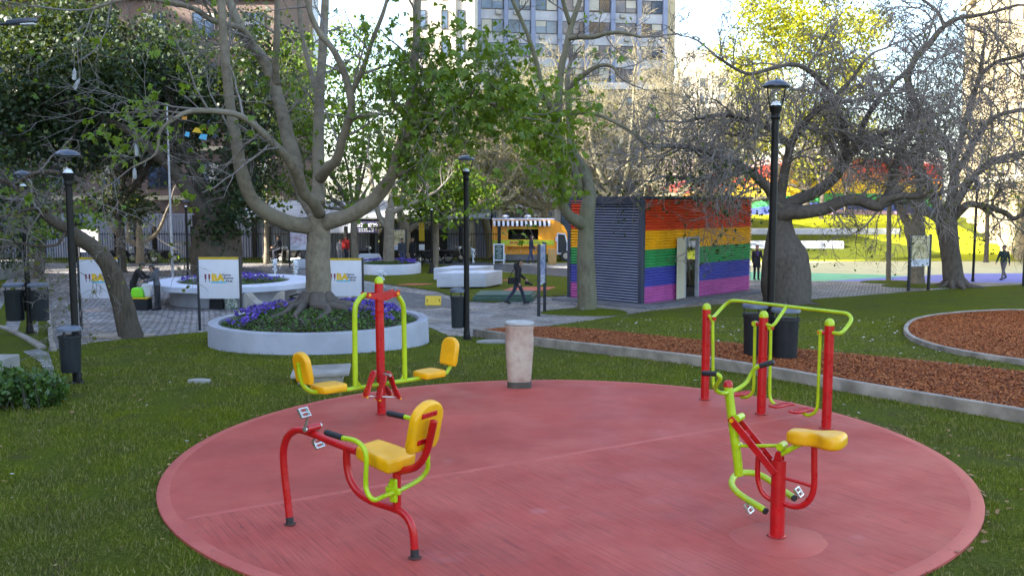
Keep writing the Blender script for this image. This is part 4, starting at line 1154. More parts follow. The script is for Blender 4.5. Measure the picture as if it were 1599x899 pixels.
# ------------------------------------------------------------------ rainbow kiosk
ZK = -.9
K0 = V((4.74, 34.0, ZK)); ku = V((.70, .714, 0)).normalized(); kv = V((-ku.y, ku.x, 0))
KL, KW, KH = 7.7, 3.45, 4.02
t = thing('rainbow_kiosk', 'corrugated kiosk painted in rainbow bands with dark slatted end and open cream door', 'kiosk', K0)
kn = -kv                                       # outward of the front
def KP(a, b, z): return K0 + ku * a + kv * b + Zv * z
n = NT('rainbow_cladding'); sep = n.node('ShaderNodeSeparateXYZ', inp={0: n.co('Object')})
hz_ = n.math('DIVIDE', sep.outputs['Z'], KH)
bands = [(0, (.52, .115, .38)), (.175, (.075, .085, .42)), (.345, (.045, .34, .105)), (.515, (.90, .46, .006)), (.685, (.70, .070, .016))]
cb = n.ramp(hz_, bands, 'CONSTANT')
wear = n.mix(1, n.ramp(n.noise(n.co('Object'), 1.3, 5), [(.3, (.78,) * 3), (.7, (1.05,) * 3)]), n.ramp(n.noise(n.co('Object', (6, 6, .5)), 1.5, 5, .7), [(.35, (.82, .80, .78)), (.55, (1, 1, 1))]), 'MULTIPLY')
n.set(n.mix(1, cb, wear, 'MULTIPLY'), .42, spec=.45); M['rainbow'] = n.m
M['slat'] = mat('blue_grey_slat', (.17, .20, .30), (.13, .15, .24), 1.2, .4, .05, 40)
M['kframe'] = mat('dark_blue_frame', (.030, .038, .065), (.04, .05, .08), 2, .5, .05, 40)
M['cream'] = mat('cream_panel', (.55, .51, .38), (.48, .45, .33), 1.5, .6, .05, 40)
def corr(mb, a0, a1, b, z0, z1, out, along, nrib=.106):
    """corrugated sheet between along=a0..a1 with horizontal ribs"""
    n_ = max(1, int(round((z1 - z0) / nrib))); k = 8
    rows = []
    for i in range(n_ * k + 1):
        ph = 2 * PI * i / k
        d = .042 * (math.sin(ph) + .25 * math.sin(2 * ph))
        rows.append((z0 + (z1 - z0) * i / (n_ * k), d))
    vs = []; fs = []
    for z, d in rows:
        for a in (a0, a1): vs.append(along(a) + out * (.055 + d) + Zv * z)
    for i in range(len(rows) - 1): fs.append((2 * i, 2 * i + 1, 2 * i + 3, 2 * i + 2))
    mb.add(vs, fs)
fa = lambda a: KP(a, 0, 0)
ea = lambda b: KP(KL, b, 0)
la = lambda b: KP(0, b, 0)
DA0, DA1, DH = 2.78, 3.62, 2.36
mb = MB()
for a0, a1, z0, z1 in ((.12, DA0 - .06, .05, KH - .08), (DA1 + .06, KL - .04, .05, KH - .08), (DA0 - .06, DA1 + .06, DH + .05, KH - .08)): corr(mb, a0, a1, 0, z0, z1, kn, fa)
mb.build('front_cladding', M['rainbow'], t, ang=80)
mb = MB(); corr(mb, 2.55, KW - .1, 0, .05, KH - .08, -ku, la); mb.build('end_cladding', M['rainbow'], t, ang=80)
WS0, WS1, WZ0, WZ1 = 1.0, 3.2, 1.25, 2.45
mb = MB()
for b0_, b1_, z0, z1 in ((.04, WS0, .05, KH - .08), (WS1, KW - .04, .05, KH - .08), (WS0, WS1, .05, WZ0), (WS0, WS1, WZ1, KH - .08)): corr(mb, b0_, b1_, 0, z0, z1, ku, ea)
mb.build('far_end_cladding', M['rainbow'], t, ang=80)
mb = MB()
def wl(a0, b0_, a1, b1_, z0, z1): 
    c = KP((a0 + a1) / 2, (b0_ + b1_) / 2, (z0 + z1) / 2); mb.obox(c, ku, kv, (abs(a1 - a0) / 2, abs(b1_ - b0_) / 2, (z1 - z0) / 2))
wl(.1, .0, DA0 - .06, .05, .0, KH - .1); wl(DA1 + .06, .0, KL, .05, .0, KH - .1); wl(DA0 - .06, .0, DA1 + .06, .05, DH + .05, KH - .1)
wl(.05, KW - .05, KL, KW, 0, KH - .1)
wl(KL - .05, .051, KL, WS0, 0, KH - .1); wl(KL - .05, WS1, KL, KW - .051, 0, KH - .1); wl(KL - .05, WS0, KL, WS1, 0, WZ0); wl(KL - .05, WS0, KL, WS1, WZ1, KH - .1)
wl(.12, .051, .17, KW - .051, 0, KH - .1)
mb.build('wall', M['cream'], t)
mb = MB(); mb.obox(KP(KL / 2, KW / 2, KH - .045), ku, kv, (KL / 2 + .06, KW / 2 + .07, .055), .01); mb.build('roof', M['kframe'], t)
mb = MB(); 
for a, b in ((.02, -.0), (.02, 2.48), (.02, KW)): mb.obox(KP(a, b, KH / 2 - .06), ku, kv, (.10, .075, KH / 2 - .06), .006)
mb.obox(KP(.0, KW / 2, KH - .18), ku, kv, (.085, KW / 2, .10)); mb.build('frame', M['kframe'], t)
mb = MB(); ns = 36
for i in range(ns):
    z = .16 + (KH - .5) * i / (ns - 1); c = KP(-.02, 1.24, z)
    tl = (Zv * .75 + ku * .65).normalized()
    mb.obox(c, kv, tl, (1.16, .026, .006))
mb.build('louvre', M['slat'], t)
mb = MB(); mb.obox(KP(.085, 1.24, KH / 2 - .05), kv, Zv, (1.17, KH / 2 - .1, .01)); mb.build('louvre_back', M['dark'] if 'dark' in M else M['black'], t)
mb = MB(); mb.obox(KP(KL / 2 - .2, KW / 2 - .25, .0 - .005), ku, kv, (KL / 2 + .55, KW / 2 + .55, .10), .01); mb.build('plinth', M['kframe'] and mat('plinth_grey', (.12, .125, .14), (.09, .095, .11), 2, .8, .3, 40), t)
hin = KP(DA0, -.06, 0); ld = V((-.55, -.835, 0)).normalized()
mb = MB(); mb.obox(hin + ld * .40 + Zv * (DH / 2 + .11), ld, Zv, (.40, DH / 2 - .01, .02), .003); dr = mb.build('door', M['cream'], t)
mb = MB(); q = hin + ld * .73 + Zv * 1.15; dn = V((ld.y, -ld.x, 0))
mb.tube([q - dn * .06, q + dn * .06], .012, 8); mb.tube([q + dn * .06, q + dn * .06 - ld * .1], .012, 8); mb.tube([q - dn * .06, q - dn * .06 - ld * .1], .012, 8); mb.build('handle', M['steel'], dr)
mb = MB()
for a in (DA0 - .03, DA1 + .03): mb.obox(KP(a, -.02, DH / 2 + .06), ku, kv, (.03, .085, DH / 2 + .0), .003)
mb.obox(KP((DA0 + DA1) / 2, -.02, DH + .08), ku, kv, (.48, .085, .03), .003); mb.build('door_frame', M['planter'], t)

# ------------------------------------------------------------------ food truck
t = thing('food_truck', 'orange food truck with striped awning, open serving hatch and green band', 'food truck', (0, 0, 0))
M['orange'] = mat('orange_paint', (.80, .33, .012), (.74, .28, .012), 3, .35, .03, 40, coat=.2)
M['truckgreen'] = mat('lime_band', (.45, .55, .03), (.38, .48, .03), 3, .4)
M['skirt'] = mat('grey_skirt', (.16, .155, .16), (.12, .118, .12), 2, .7, .2, 40)
M['dark'] = mat('dark_interior', (.010, .010, .011), (.018, .016, .015), 3, .8)
n = NT('tinted_glass'); n.set((.03, .035, .04), .06, spec=.8); M['glass'] = n.m
L0, L1, TD, ZB, ZT = -2.35, 2.0, 2.1, .48, 2.78
HX0, HX1, HZ0, HZ1 = -1.25, .88, 1.46, 2.16
mb = MB()
mb.box((L0, 0, ZB), (L1, .05, HZ0)); mb.box((L0, 0, HZ1), (L1, .05, ZT)); mb.box((L0, 0, HZ0), (HX0, .05, HZ1)); mb.box((HX1, 0, HZ0), (L1, .05, HZ1))
mb.box((L0, .051, ZB), (L0 + .05, TD, ZT)); mb.box((L1 - .05, .051, ZB), (L1, TD, ZT)); mb.box((L0 + .051, TD - .05, ZB), (L1 - .051, TD, ZT)); mb.box((L0 + .051, .051, ZB), (L1 - .051, TD - .051, ZB + .05))
mb.build('body', M['orange'], t)
mb = MB(); mb.box((L0 - .03, -.02, ZT + .001), (L1 + .03, TD + .02, ZT + .07), .02); mb.build('roof', M['white'], t)
mb = MB(); mb.box((L0 + .06, 1.1, ZB + .06), (L1 - .06, 1.16, ZT - .02)); mb.box((HX0 + .3, .7, HZ0 - .1), (HX0 + .9, 1.0, HZ0 + .35)); mb.build('interior', M['dark'], t)
mb = MB(); mb.box((L0 + .001, -.012, 1.10), (L1 - .001, -.001, 1.42)); gb = mb.build('green_band', M['truckgreen'], t)
mb = MB()
for x0, x1, z0, z1 in ((-1.15, -.86, 1.2, 1.32), (-.82, -.55, 1.2, 1.32)): mb.box((x0, -.018, z0), (x1, -.013, z1))
mb.build('red_lettering', M['ink_red'], gb)
mb = MB()
for i in range(14):
    x = -.45 + .105 * i
    if i % 5 != 4: mb.box((x, -.018, 1.23), (x + R.uniform(.05, .09), -.013, 1.27 + R.uniform(0, .03)))
mb.slab([(.09 * math.cos(a), .06 * math.sin(a)) for a in [2 * PI * j / 12 for j in range(12)]], (1.22, -.013, 1.25), V((1, 0, 0)), Zv, V((0, -1, 0)), .006, .001)
mb.build('band_lettering', M['navy'], gb)
mb = MB()
text_into(mb, 'food', (-2.2, -.016, 1.18), (1, 0, 0), (0, 0, 1), .26, .002, .004) if False else None
mb = MB(); ns = 25
for i in range(ns):
    mb.cur = i % 2
    x0 = L0 + .05 + (L1 - L0 - .35) * i / ns; x1 = L0 + .05 + (L1 - L0 - .35) * (i + 1) / ns
    prof = [(-.02, 2.72), (-.38, 2.56), (-.40, 2.40)]
    vs = []
    for y, z in prof: vs += [(x0, y, z), (x1, y, z)]
    vs += [((x0 + x1) / 2, -.40, 2.35)]
    mb.add(vs, [(0, 1, 3, 2), (2, 3, 5, 4), (4, 5, 6)])
mb.build('awning', [M['white'], M['black']], t)
mb = MB(); mb.box((HX0 - .06, -.03, HZ1), (HX1 + .06, -.001, HZ1 + .07)); mb.box((HX0 - .06, -.03, HZ0 - .03), (HX1 + .06, -.001, HZ0)); mb.build('hatch_frame', M['ink_yellow'], t)
mb = MB(); mb.box((HX0 - .1, -.36, 1.00), (HX1 + .4, -.013, 1.05), .01)
for i in range(5): x = HX0 + .1 + .55 * i; mb.slab([(0, 0), (.28, 0), (0, -.22)], (x, -.013, 1.0), V((0, -1, 0)), Zv, V((1, 0, 0)), .02, .002)
mb.build('counter', M['orange'], t)
mb = MB()
for i in range(12): mb.lathe((L0 + .25 + .35 * i, -.004, .66), [(.03, -.02), (.03, .02)], 8)
mb.build('marker_light', M['white'], t)
mb = MB(); mb.box((L0 + .02, .03, .06), (L1 - .6, .10, ZB - .002)); mb.build('skirt', M['skirt'], t)
for x in (-1.3, 2.85):
    for y in (.18, TD - .18):
        mb = MB(); mb.tube([(x, y - .11, .36), (x, y + .11, .36)], .36, 24); wh = mb.build('wheel', M['rubber'], t)
        mb = MB(); mb.tube([(x, y - .118, .36), (x, y + .118, .36)], .2, 16); mb.build('rim', M['steel'], wh)
# cab with a sloping windscreen
mb = MB()
prof = [(2.0, .42), (3.55, .42), (3.6, .75), (3.52, 1.15), (3.05, 1.75), (2.72, 2.35), (2.35, 2.62), (2.0, 2.74)]
prof = [(p.x, p.y) for p in [V((a, b)) for a, b in prof]]
dx0, dx1, dz0, dz1 = 2.28, 2.92, .55, 1.86
mb.slab(prof, (0, TD - .06, 0), V((1, 0, 0)), Zv, V((0, -1, 0)), TD - .3, .04)
mb.build('cab', M['orange'], t)
mb = MB(); o6 = [(2.22, .46), (2.98, .46), (3.0, 1.2), (2.82, 1.86), (2.22, 1.9)]
mb.slab(o6, (0, .24, 0), V((1, 0, 0)), Zv, V((0, -1, 0)), .02, .004); cdr = mb.build('cab_door', M['white'], t)
mb = MB(); o7 = [(2.30, .56), (2.90, .56), (2.92, 1.2), (2.76, 1.78), (2.30, 1.82)]
mb.slab(o7, (0, .218, 0), V((1, 0, 0)), Zv, V((0, -1, 0)), .012, .003); mb.build('window', M['glass'], cdr)
mb = MB(); o8 = [(3.06, 1.18), (3.45, 1.18), (3.05, 1.68)]
mb.slab(o8, (0, .238, 0), V((1, 0, 0)), Zv, V((0, -1, 0)), .012, .003)
mb.obox(V((3.30, 1.03, 1.47)), (0, 1, 0), V((-.47, 0, .60)).normalized(), (.82, .33, .012)); mb.build('windscreen', M['glass'], t)
mb = MB(); mb.obox(V((3.58, .42, .92)), (0, 1, 0), (0, 0, 1), (.12, .10, .03), .02); mb.build('headlight', M['glassbulb'], t)
mb = MB(); mb.obox(V((3.60, 1.03, .52)), (0, 1, 0), (0, 0, 1), (.85, .10, .05), .02); mb.build('bumper', M['skirt'], t)
for x in (-1.4, .2):
    mb = MB(); mb.lathe((x, 1.0, ZT + .07), [(.10, 0), (.10, .10), (.26, .12), (.2, .2), (.03, .26)], 16); mb.build('roof_vent', M['white'], t)
mb = MB(); mb.obox(V((2.16, .17, 1.5)), (1, 0, 0), (0, 0, 1), (.05, .16, .05), .01); mb.build('mirror', M['white'], t)
q = at(769, 406, 59.0); t.location = (q.x + 2.12, 59.0, zt(0, 58)); t.scale = (.90, .95, .95); t.rotation_euler.z = .03; TRUCK = t.location.copy()
# chalkboard in front of the truck
g = V(at(779, 406, 56.5)); g.z = -.9
t = thing('chalk_board', 'white framed chalk board standing in front of the food truck', 'chalk board', g)
mb = MB()
for s in (-1, 1): mb.obox(g + V((s * .30, 0, .62)), (0, .12, 1), (1, 0, 0), (.63, .035, .02), .004)
for z in (.24, 1.2): mb.obox(g + V((0, (z - .62) * .12, z)), (1, 0, 0), (0, .12, 1), (.27, .035, .018), .004)
mb.build('frame', M['white'], t)
mb = MB(); mb.obox(g + V((0, .012, .72)), (1, 0, 0), (0, .12, 1), (.265, .44, .008)); mb.build('slate', M['greenbox'], t)
mb = MB()
for k in range(6): mb.obox(g + V((R.uniform(-.05, .05), -.004 + (.42 - .14 * k) * .12, 1.05 - .13 * k)), (1, 0, 0), (0, .12, 1), (R.uniform(.10, .2), .012, .006))
mb.build('chalk_lines', M['white'], t)
g = V(at(862, 410, 56)); g.z = -.9
mb = MB(); mb.box(g + V((-.25, -.2, 0)), g + V((.25, .2, .95)), .02); mb.build('wooden_stand', mat('raw_wood', (.45, .28, .10), (.36, .21, .07), 4, .7, .3, 40), None, 'narrow wooden stand beside the food truck door', 'stand')

# ------------------------------------------------------------------ rainbow mural wall
MW0, MW1 = V((13.5, 84, 1.0)), V((37, 80.5, 1.0))
md = (MW1 - MW0).normalized(); mn = V((md.y, -md.x, 0))
n = NT('rainbow_mural'); sep = n.node('ShaderNodeSeparateXYZ', inp={0: n.co('Object')})
xs_ = n.math('SUBTRACT', sep.outputs['X'], 4.0); x2 = n.math('MULTIPLY', xs_, xs_)
hh = n.math('SUBTRACT', n.math('DIVIDE', sep.outputs['Z'], 5.6), n.math('MULTIPLY', x2, -.0017))
c = n.ramp(hh, [(0, (.62, .42, .58)), (.20, (.06, .10, .42)), (.33, (.05, .35, .12)), (.46, (.75, .52, .02)), (.66, (.72, .22, .02)), (.78, (.62, .05, .03)), (.98, (.7, .5, .55))], 'CONSTANT')
n.set(n.mix(1, c, n.ramp(n.noise(n.co('Object'), .8, 5), [(.3, (.85,) * 3), (.7, (1.05,) * 3)]), 'MULTIPLY'), .7); M['mural'] = n.m
wmid = (MW0 + MW1) / 2
t = thing('mural_wall', 'long garden wall painted with rainbow bands behind the sunlit grass bank', 'wall', wmid)
mb = MB(); hl = (MW1 - MW0).length / 2
mb.obox(wmid + Zv * 2.75, md, Zv, (hl, 2.85, .15)); mb.build('wall', M['mural'], t)
mb = MB(); mb.obox(wmid + Zv * 5.66, md, Zv, (hl + .05, .06, .2)); mb.build('coping', M['whitestone'], t)

# white terrace steps on the bank
def bank_step(px0, px1, py, h, dep, lab):
    b = G(px1, py); y = b.y; a = at(px0, py, y)
    z = zt(b.x, y)
    mb = MB(); mb.box((a.x, y, z - 1.2), (b.x, y + dep, z + h), .03)
    return mb.build('terrace_step', M['whitestone'], None, lab, 'step', 'white terrace steps in the grass bank')
bank_step(1130, 1318, 388, .50, 1.2, 'lower white terrace step, the one nearer the painted plaza')
bank_step(1130, 1407, 366, .42, 1.2, 'upper white terrace step, the longer one below the mural wall')

# ------------------------------------------------------------------ buildings
n = NT('window_glass'); n.set(n.ramp(n.noise(n.co('Object'), .35, 2), [(.35, (.012, .018, .03)), (.5, (.05, .08, .14)), (.65, (.14, .17, .21))]), .08, spec=.9); M['wglass'] = n.m
M['pier'] = mat('pale_blue_pier', (.25, .29, .43), (.21, .25, .38), .8, .7, .1, 20)
M['spandrel'] = mat('white_spandrel', (.52, .53, .58), (.42, .43, .47), .9, .7, .1, 20)
M['creamwall'] = mat('cream_stucco', (.62, .56, .46), (.54, .48, .39), .4, .85, .3, 8)
M['brownwall'] = mat('pinkish_brown_wall', (.15, .105, .088), (.12, .08, .068), .3, .85, .3, 8)
M['greywall'] = mat('weathered_grey_wall', (.30, .29, .28), (.20, .195, .19), .5, .85, .3, 8)
M['winframe'] = mat('dark_window_frame', (.04, .038, .036), None, 2, .5)
M['blind'] = mat('pale_blind', (.55, .52, .45), (.45, .42, .36), .5, .7)
M['acunit'] = mat('air_unit', (.42, .41, .38), (.33, .32, .30), 1, .6, .1, 20)
M['pinkblind'] = mat('pink_blind', (.50, .28, .36), (.42, .22, .30), .5, .7)
M['beige'] = mat('beige_stone', (.50, .42, .28), (.42, .35, .23), .5, .85, .3, 6)
def window(t, o, u, nrm, w, h, frame=True, split=2, glass=None, blind=None):
    mb = MB()
    mb.obox(o + nrm * .03, u, Zv, (w / 2, h / 2, .03)); pn = mb.build('window', glass or M['wglass'], t)
    mb = MB(); th = .07
    for sx in ([-1, 1] + ([0] if split == 2 else [])): mb.obox(o + u * sx * (w / 2 - th / 2) + nrm * .05, u, Zv, (th / 2, h / 2, .05))
    for sz in (-1, 1): mb.obox(o + Zv * sz * (h / 2 - th / 2) + nrm * .053, u, Zv, (w / 2 - th, th / 2, .045))
    mb.build('frame', M['winframe'], pn)
    if blind is not None:
        hb = h * R.uniform(.3, .98); sd = R.choice((-1, 1)) * w / 4
        mb = MB(); mb.obox(o + u * sd + Zv * (h / 2 - hb / 2 - .03) + nrm * .062, u, Zv, (w / 4 - .06, hb / 2 - .03, .004)); mb.build('blind', blind, pn)
# tower
ang = math.radians(9); tu = V((math.cos(ang), math.sin(ang), 0)); tn = V((math.sin(ang), -math.cos(ang), 0))
T0 = V((at(743, 300, 118).x, 118, -1)); TW = 25.6
t = thing('office_tower', 'tall blue and white tower block with banded windows and air units', 'building', T0)
mb = MB(); mb.obox(T0 + tu * TW / 2 - tn * 9 + Zv * 26, tu, Zv, (TW / 2, 27, 9)); mb.build('wall', M['spandrel'], t)
nb = 7; bw = (TW - 1.6) / nb
mb = MB()
for i in range(nb + 1): mb.obox(T0 + tu * (.4 + bw * i) + tn * .25 + Zv * 26, tu, Zv, (.27, 27, .30))
mb.build('pier', M['pier'], t)
mb = MB(); mb.obox(T0 + tu * (TW - .55) + tn * .15 + Zv * 26, tu, Zv, (.72, 27, .2)); mb.build('corner_pier', M['beige'], t)
FH = 2.86
for k in range(3, 12):
    zc = 1.0 + FH * k + 1.7
    for i in range(nb):
        o = T0 + tu * (.4 + bw * (i + .5)) + Zv * zc
        window(t, o, tu, tn, bw - .62, 1.62, blind=R.choice((None, M['blind'], M['blind'])) if k > 5 else R.choice((M['pinkblind'], M['blind'])))
        if R.random() < .5: mb = MB(); mb.obox(o + tu * R.uniform(-.8, .8) + tn * .25 - Zv * 1.25, tu, Zv, (.36, .24, .25), .03); mb.build('air_unit', M['acunit'], t)
# cream neighbour
C0 = V((at(640, 300, 97).x, 97, -1)); CW = at(742, 300, 97).x - C0.x
t = thing('apartment_building', 'sunlit cream building with narrow slot windows left of the tower', 'building', C0)
mb = MB(); mb.box(C0 + V((0, 0, 0)), C0 + V((CW, 9, 50))); mb.build('wall', M['creamwall'], t)
ux, uny = V((1, 0, 0)), V((0, -1, 0))
for k in range(4, 14):
    for fx, ww in ((.22, .7), (.55, .7), (.80, .7)):
        window(t, C0 + V((CW * fx, 0, 2 + 2.9 * k)), ux, uny, ww, 1.9, split=1)
mb = MB(); mb.box(C0 + V((CW * .66, -.35, 0)), C0 + V((CW * .72, -.001, 50))); mb.box(C0 + V((-.02, -.3, 0)), C0 + V((.5, -.001, 50))); mb.build('pilaster', M['creamwall'], t)
# low podium block behind the kiosk
P0 = V((-6.5, 88, -1)); PW = 21.5
t = thing('office_building', 'low weathered grey block with bright windows behind the bare trees and food truck', 'building', P0)
mb = MB(); mb.box(P0, P0 + V((PW, 12, 14.2))); mb.build('wall', M['greywall'], t)
mb = MB(); mb.box(P0 + V((-.2, -.4, 14.2)), P0 + V((PW + .2, 12.2, 14.8))); 
for z in (3.2, 6.8, 10.4): mb.box(P0 + V((-.1, -.25, z)), P0 + V((PW + .1, -.001, z + .35)))
mb.build('ledge', M['spandrel'], t)
for k in range(4):
    for i in range(8): window(t, P0 + V((1.5 + 2.62 * i, 0, 1.9 + 3.55 * k)), ux, uny, 1.75, 1.9, blind=R.choice((None, M['blind'], M['blind'])))
mb = MB()
for i in range(9): mb.box(P0 + V((.0 + 2.62 * i, -.2, 0)), P0 + V((.3 + 2.62 * i, -.002, 14.2)))
mb.build('pilaster', M['greywall'], t)
# brown building at the left back
B0 = V((-64, 69, -1)); BW = 47
t = thing('apartment_building', 'broad pinkish brown building behind the dark trees and railing', 'building', B0)
mb = MB(); mb.box(B0, B0 + V((BW, 12, 34))); mb.build('wall', M['brownwall'], t)
for k in range(1, 9):
    for i in range(13): window(t, B0 + V((2 + 3.6 * i, 0, 2.2 + 3.6 * k)), ux, uny, 1.7, 1.9, blind=R.choice((None, M['blind'])))
mb = MB()
for k in range(1, 9): mb.box(B0 + V((-.1, -.3, 3.6 * k + .4)), B0 + V((BW + .1, -.001, 3.6 * k + .7)))
mb.build('ledge', M['beige'], t)
# ground floor shed with canopy and phone sign
n = NT('grey_sheet_wall'); v = n.co('Object', (1, 1, 1))
wv = n.node('ShaderNodeTexWave', wave_type='BANDS', bands_direction='X', inp={'Vector': v, 'Scale': 1.6, 'Distortion': 0.0})
n.set(n.ramp(n.noise(v, .5, 5), [(.35, (.19, .21, .29)), (.65, (.27, .29, .37))]), .6); n.bump(wv.outputs['Fac'], .8, .06); M['sheetwall'] = n.m
t = thing('garage_building', 'long low grey sheet metal garage with pale canopy behind the railing', 'building', (-16, 63, -.9))
mb = MB(); mb.box((-46, 63, -1), (-1.5, 68, 2.0)); mb.build('wall', M['sheetwall'], t)
mb = MB(); mb.obox(V((-9.6, 61.9, 2.35)), (1, 0, 0), V((0, 1, .38)).normalized(), (8.2, 1.5, .07), .01); mb.build('canopy', mat('pale_canopy', (.34, .35, .37), (.27, .28, .30), .8, .6, .2, 10), t)
for i in range(12): mb = MB(); mb.box((-45.6 + 4 * i, 62.85, -.95), (-45.3 + 4 * i, 62.995, 2.0)); mb.build('door_post', M['dark'], t)
mb = MB(); mb.box((-12.6, 62.86, 1.2), (-9.0, 62.99, 1.9)); mb.box((-9, 62.8, -.9), (-4.4, 62.98, 1.0)); mb.build('dark_gate', M['dark'], t)
so0 = V((at(553, 352, 60.3).x, 60.3, 0))
t = thing('phone_sign', 'dark shop sign reading 4320-4320 under the garage canopy', 'sign', so0 + V((1, 0, 1.0)))
SW = 1.62
mb = MB(); mb.box((so0.x, 60.3, .85), (so0.x + SW, 60.36, 1.62), .01); mb.build('panel', M['navy'], t)
mb = MB(); text_into(mb, '4320-4320', (so0.x + .07, 60.296, 1.26), (1, 0, 0), (0, 0, 1), .335, .003, .006); mb.build('lettering', M['white'], t)
mb = MB()
for i in range(9): mb.box((so0.x + .3 + .11 * i, 60.293, 1.08), (so0.x + .37 + .11 * i, 60.298, 1.13)); mb.box((so0.x + .3 + .11 * i, 60.293, .95), (so0.x + .36 + .11 * i, 60.298, .99))
mb.build('small_print', M['white'], t)
mb = MB(); mb.box((so0.x - 2.0, 60.31, .85), (so0.x - .06, 60.36, 1.62), .01); mb.box((so0.x - .35, 60.29, 1.2), (so0.x - .12, 60.30, 1.5)); mb.build('white_panel', M['white'], t)
# beige building at the right edge
t = thing('stone_building', 'tall sunlit beige stone building at the right edge with pilasters', 'building', (35, 60, -1))
mb = MB(); ya, yb_ = 46, 82; pa, pb = V((31.0, 52, 0)), V((38.2, 80, 0)); bd = (pb - pa).normalized(); bnn = V((-bd.y, bd.x, 0))
ln = (pb - pa).length; md_ = (pa + pb) / 2
mb.obox(md_ - bnn * 6 + Zv * 22, bd, Zv, (ln / 2, 23.5, 6)); mb.build('wall', M['beige'], t)
for i in range(8): 
    mb = MB(); mb.obox(pa + bd * (1 + i * ln / 8) + bnn * .2 + Zv * 22, bd, Zv, (.45, 23.4, .2), .02); mb.build('pilaster', M['beige'], t)
for k in range(1, 11):
    for i in range(7): window(t, pa + bd * (1 + (i + .5) * ln / 8) + Zv * (1 + 3.7 * k), bd, bnn, 1.5, 2.0, split=1)
mb = MB()
for z in (4.4, 19, 33): mb.obox(md_ + bnn * .25 + Zv * z, bd, Zv, (ln / 2, .22, .26))
mb.build('cornice', M['creamwall'], t)
# far pale roofs between tower and yellow tree
t = thing('far_building', 'pale far building with stepped roof between the tower and the yellow tree', 'building', (34, 190, 0))
mb = MB(); mb.box((33, 190, -1), (52, 200, 29)); mb.box((35, 191, 29), (41, 198, 33)); mb.build('wall', M['creamwall'], t)
for k in range(6):
    for i in range(5): window(t, V((35 + 3.6 * i, 190, 10 + 3.3 * k)), ux, uny, 1.5, 1.7, split=1)
t = thing('far_building', 'white far building glimpsed through the tall pale tree at the top', 'building', (-30, 150, 0))
mb = MB(); mb.box((-46, 150, -1), (-33, 162, 38)); mb.build('wall', M['spandrel'], t)
for k in range(9):
    for i in range(4): window(t, V((-44 + 3.1 * i, 150, 8 + 3.3 * k)), ux, uny, 1.7, 1.7)
t = thing('far_building', 'tall grey block hidden behind the dark trees left of the tower', 'building', (-38, 92, 0))  # block added out of sight to keep the tower front in shade
mb = MB(); mb.box((-52, 92, -1), (-24, 106, 62)); mb.build('wall', M['greywall'], t)
for k in range(4, 17):
    for i in range(7): window(t, V((-50 + 3.9 * i, 92, 3 + 3.4 * k)), ux, uny, 1.8, 1.9)
# unseen blocks on the left, shaped to shade the park and the brown building
for (x0, x1, y0, y1, h, lb) in ((-62, -40, -60, 15, 55, 'tall brown block along the street left of the park'), (-62, -40, 15.5, 29, 27, 'lower grey block along the street left of the park'), (-86, -66, 31, 68, 42, 'farther brown block along the street left of the park')):
    t = thing('street_building', lb, 'building', (x1, (y0 + y1) / 2, -1))
    mb = MB(); mb.box((x0, y0, -1), (x1, y1, h)); mb.build('wall', M['brownwall'] if h > 30 else M['greywall'], t)
    for k in range(int(h / 3.4) - 1):
        for i in range(int((y1 - y0) / 6)): window(t, V((x1, y0 + 3 + 6 * i, 2.4 + 3.4 * k)), V((0, 1, 0)), V((1, 0, 0)), 2.2, 1.9)

# ------------------------------------------------------------------ railing along the plaza's far side
FY = 58.2
x0, x1 = -32.0, -.8
t = thing('railing', 'long black picket railing along the far side of the plaza', 'railing', ((x0 + x1) / 2, FY, -.9))
mb = MB()
for z in (.0, 1.55): mb.box((x0, FY - .025, -.72 + z), (x1, FY + .025, -.67 + z))
xx = x0
while xx < x1: mb.box((xx - .012, FY - .012, -.9), (xx + .012, FY + .012, 1.0)); xx += .155
mb.build('pickets', M['black'], t)
for i in range(14):
    mb = MB(); xp = x0 + (x1 - x0) * i / 13; mb.box((xp - .11, FY - .11, -.95), (xp + .11, FY + .11, 1.35), .01); mb.build('post', M['black'], t)
# ------------------------------------------------------------------ trees
def rnd_unit():
    while True:
        v = V((R.uniform(-1, 1), R.uniform(-1, 1), R.uniform(-1, 1)))
        if .05 < v.length < 1: return v.normalized()

def grow(mb, p, d, L, r, lvl, A, tips):
    """a crooked branch with side shoots; A: the habit of the kind of tree"""
    n = max(3, int(L / A['seg'] + .5)); n = min(n, 9)
    pts = [p]; dd = d.copy(); dirs = [dd]
    for i in range(n):
        dd = (dd + rnd_unit() * A['wig'] + Zv * (A['up'][min(lvl, len(A['up']) - 1)])).normalized()
        pts.append(pts[-1] + dd * (L / n)); dirs.append(dd)
    rs = [r * (1 - .68 * i / n) for i in range(n + 1)]
    mb.tube(pts, rs, 5 if r > .025 else (4 if r > .012 else 3), cap=False)
    if lvl >= A['max']:
        tips.append((pts[-1], dirs[-1])); 
        if n > 3: tips.append((pts[n // 2], dirs[n // 2]))
        return
    k = A['kids'][min(lvl, len(A['kids']) - 1)]
    k = int(k * L / A['ref'][min(lvl, len(A['ref']) - 1)] + R.random())
    for _ in range(k):
        t = R.uniform(.22, 1.0) * n; i = min(int(t), n - 1); q = pts[i].lerp(pts[i + 1], t - i)
        pd = dirs[i + 1]; ax = pd.cross(rnd_unit()).normalized()
        nd = (Matrix.Rotation(math.radians(R.uniform(*A['ang'])), 3, ax) @ pd)
        rr = max(A['rmin'], rs[i] * R.uniform(.5, .72))
        grow(mb, q, nd, L * R.uniform(*A['len']), rr, lvl + 1, A, tips)
    tips.append((pts[-1], dirs[-1]))

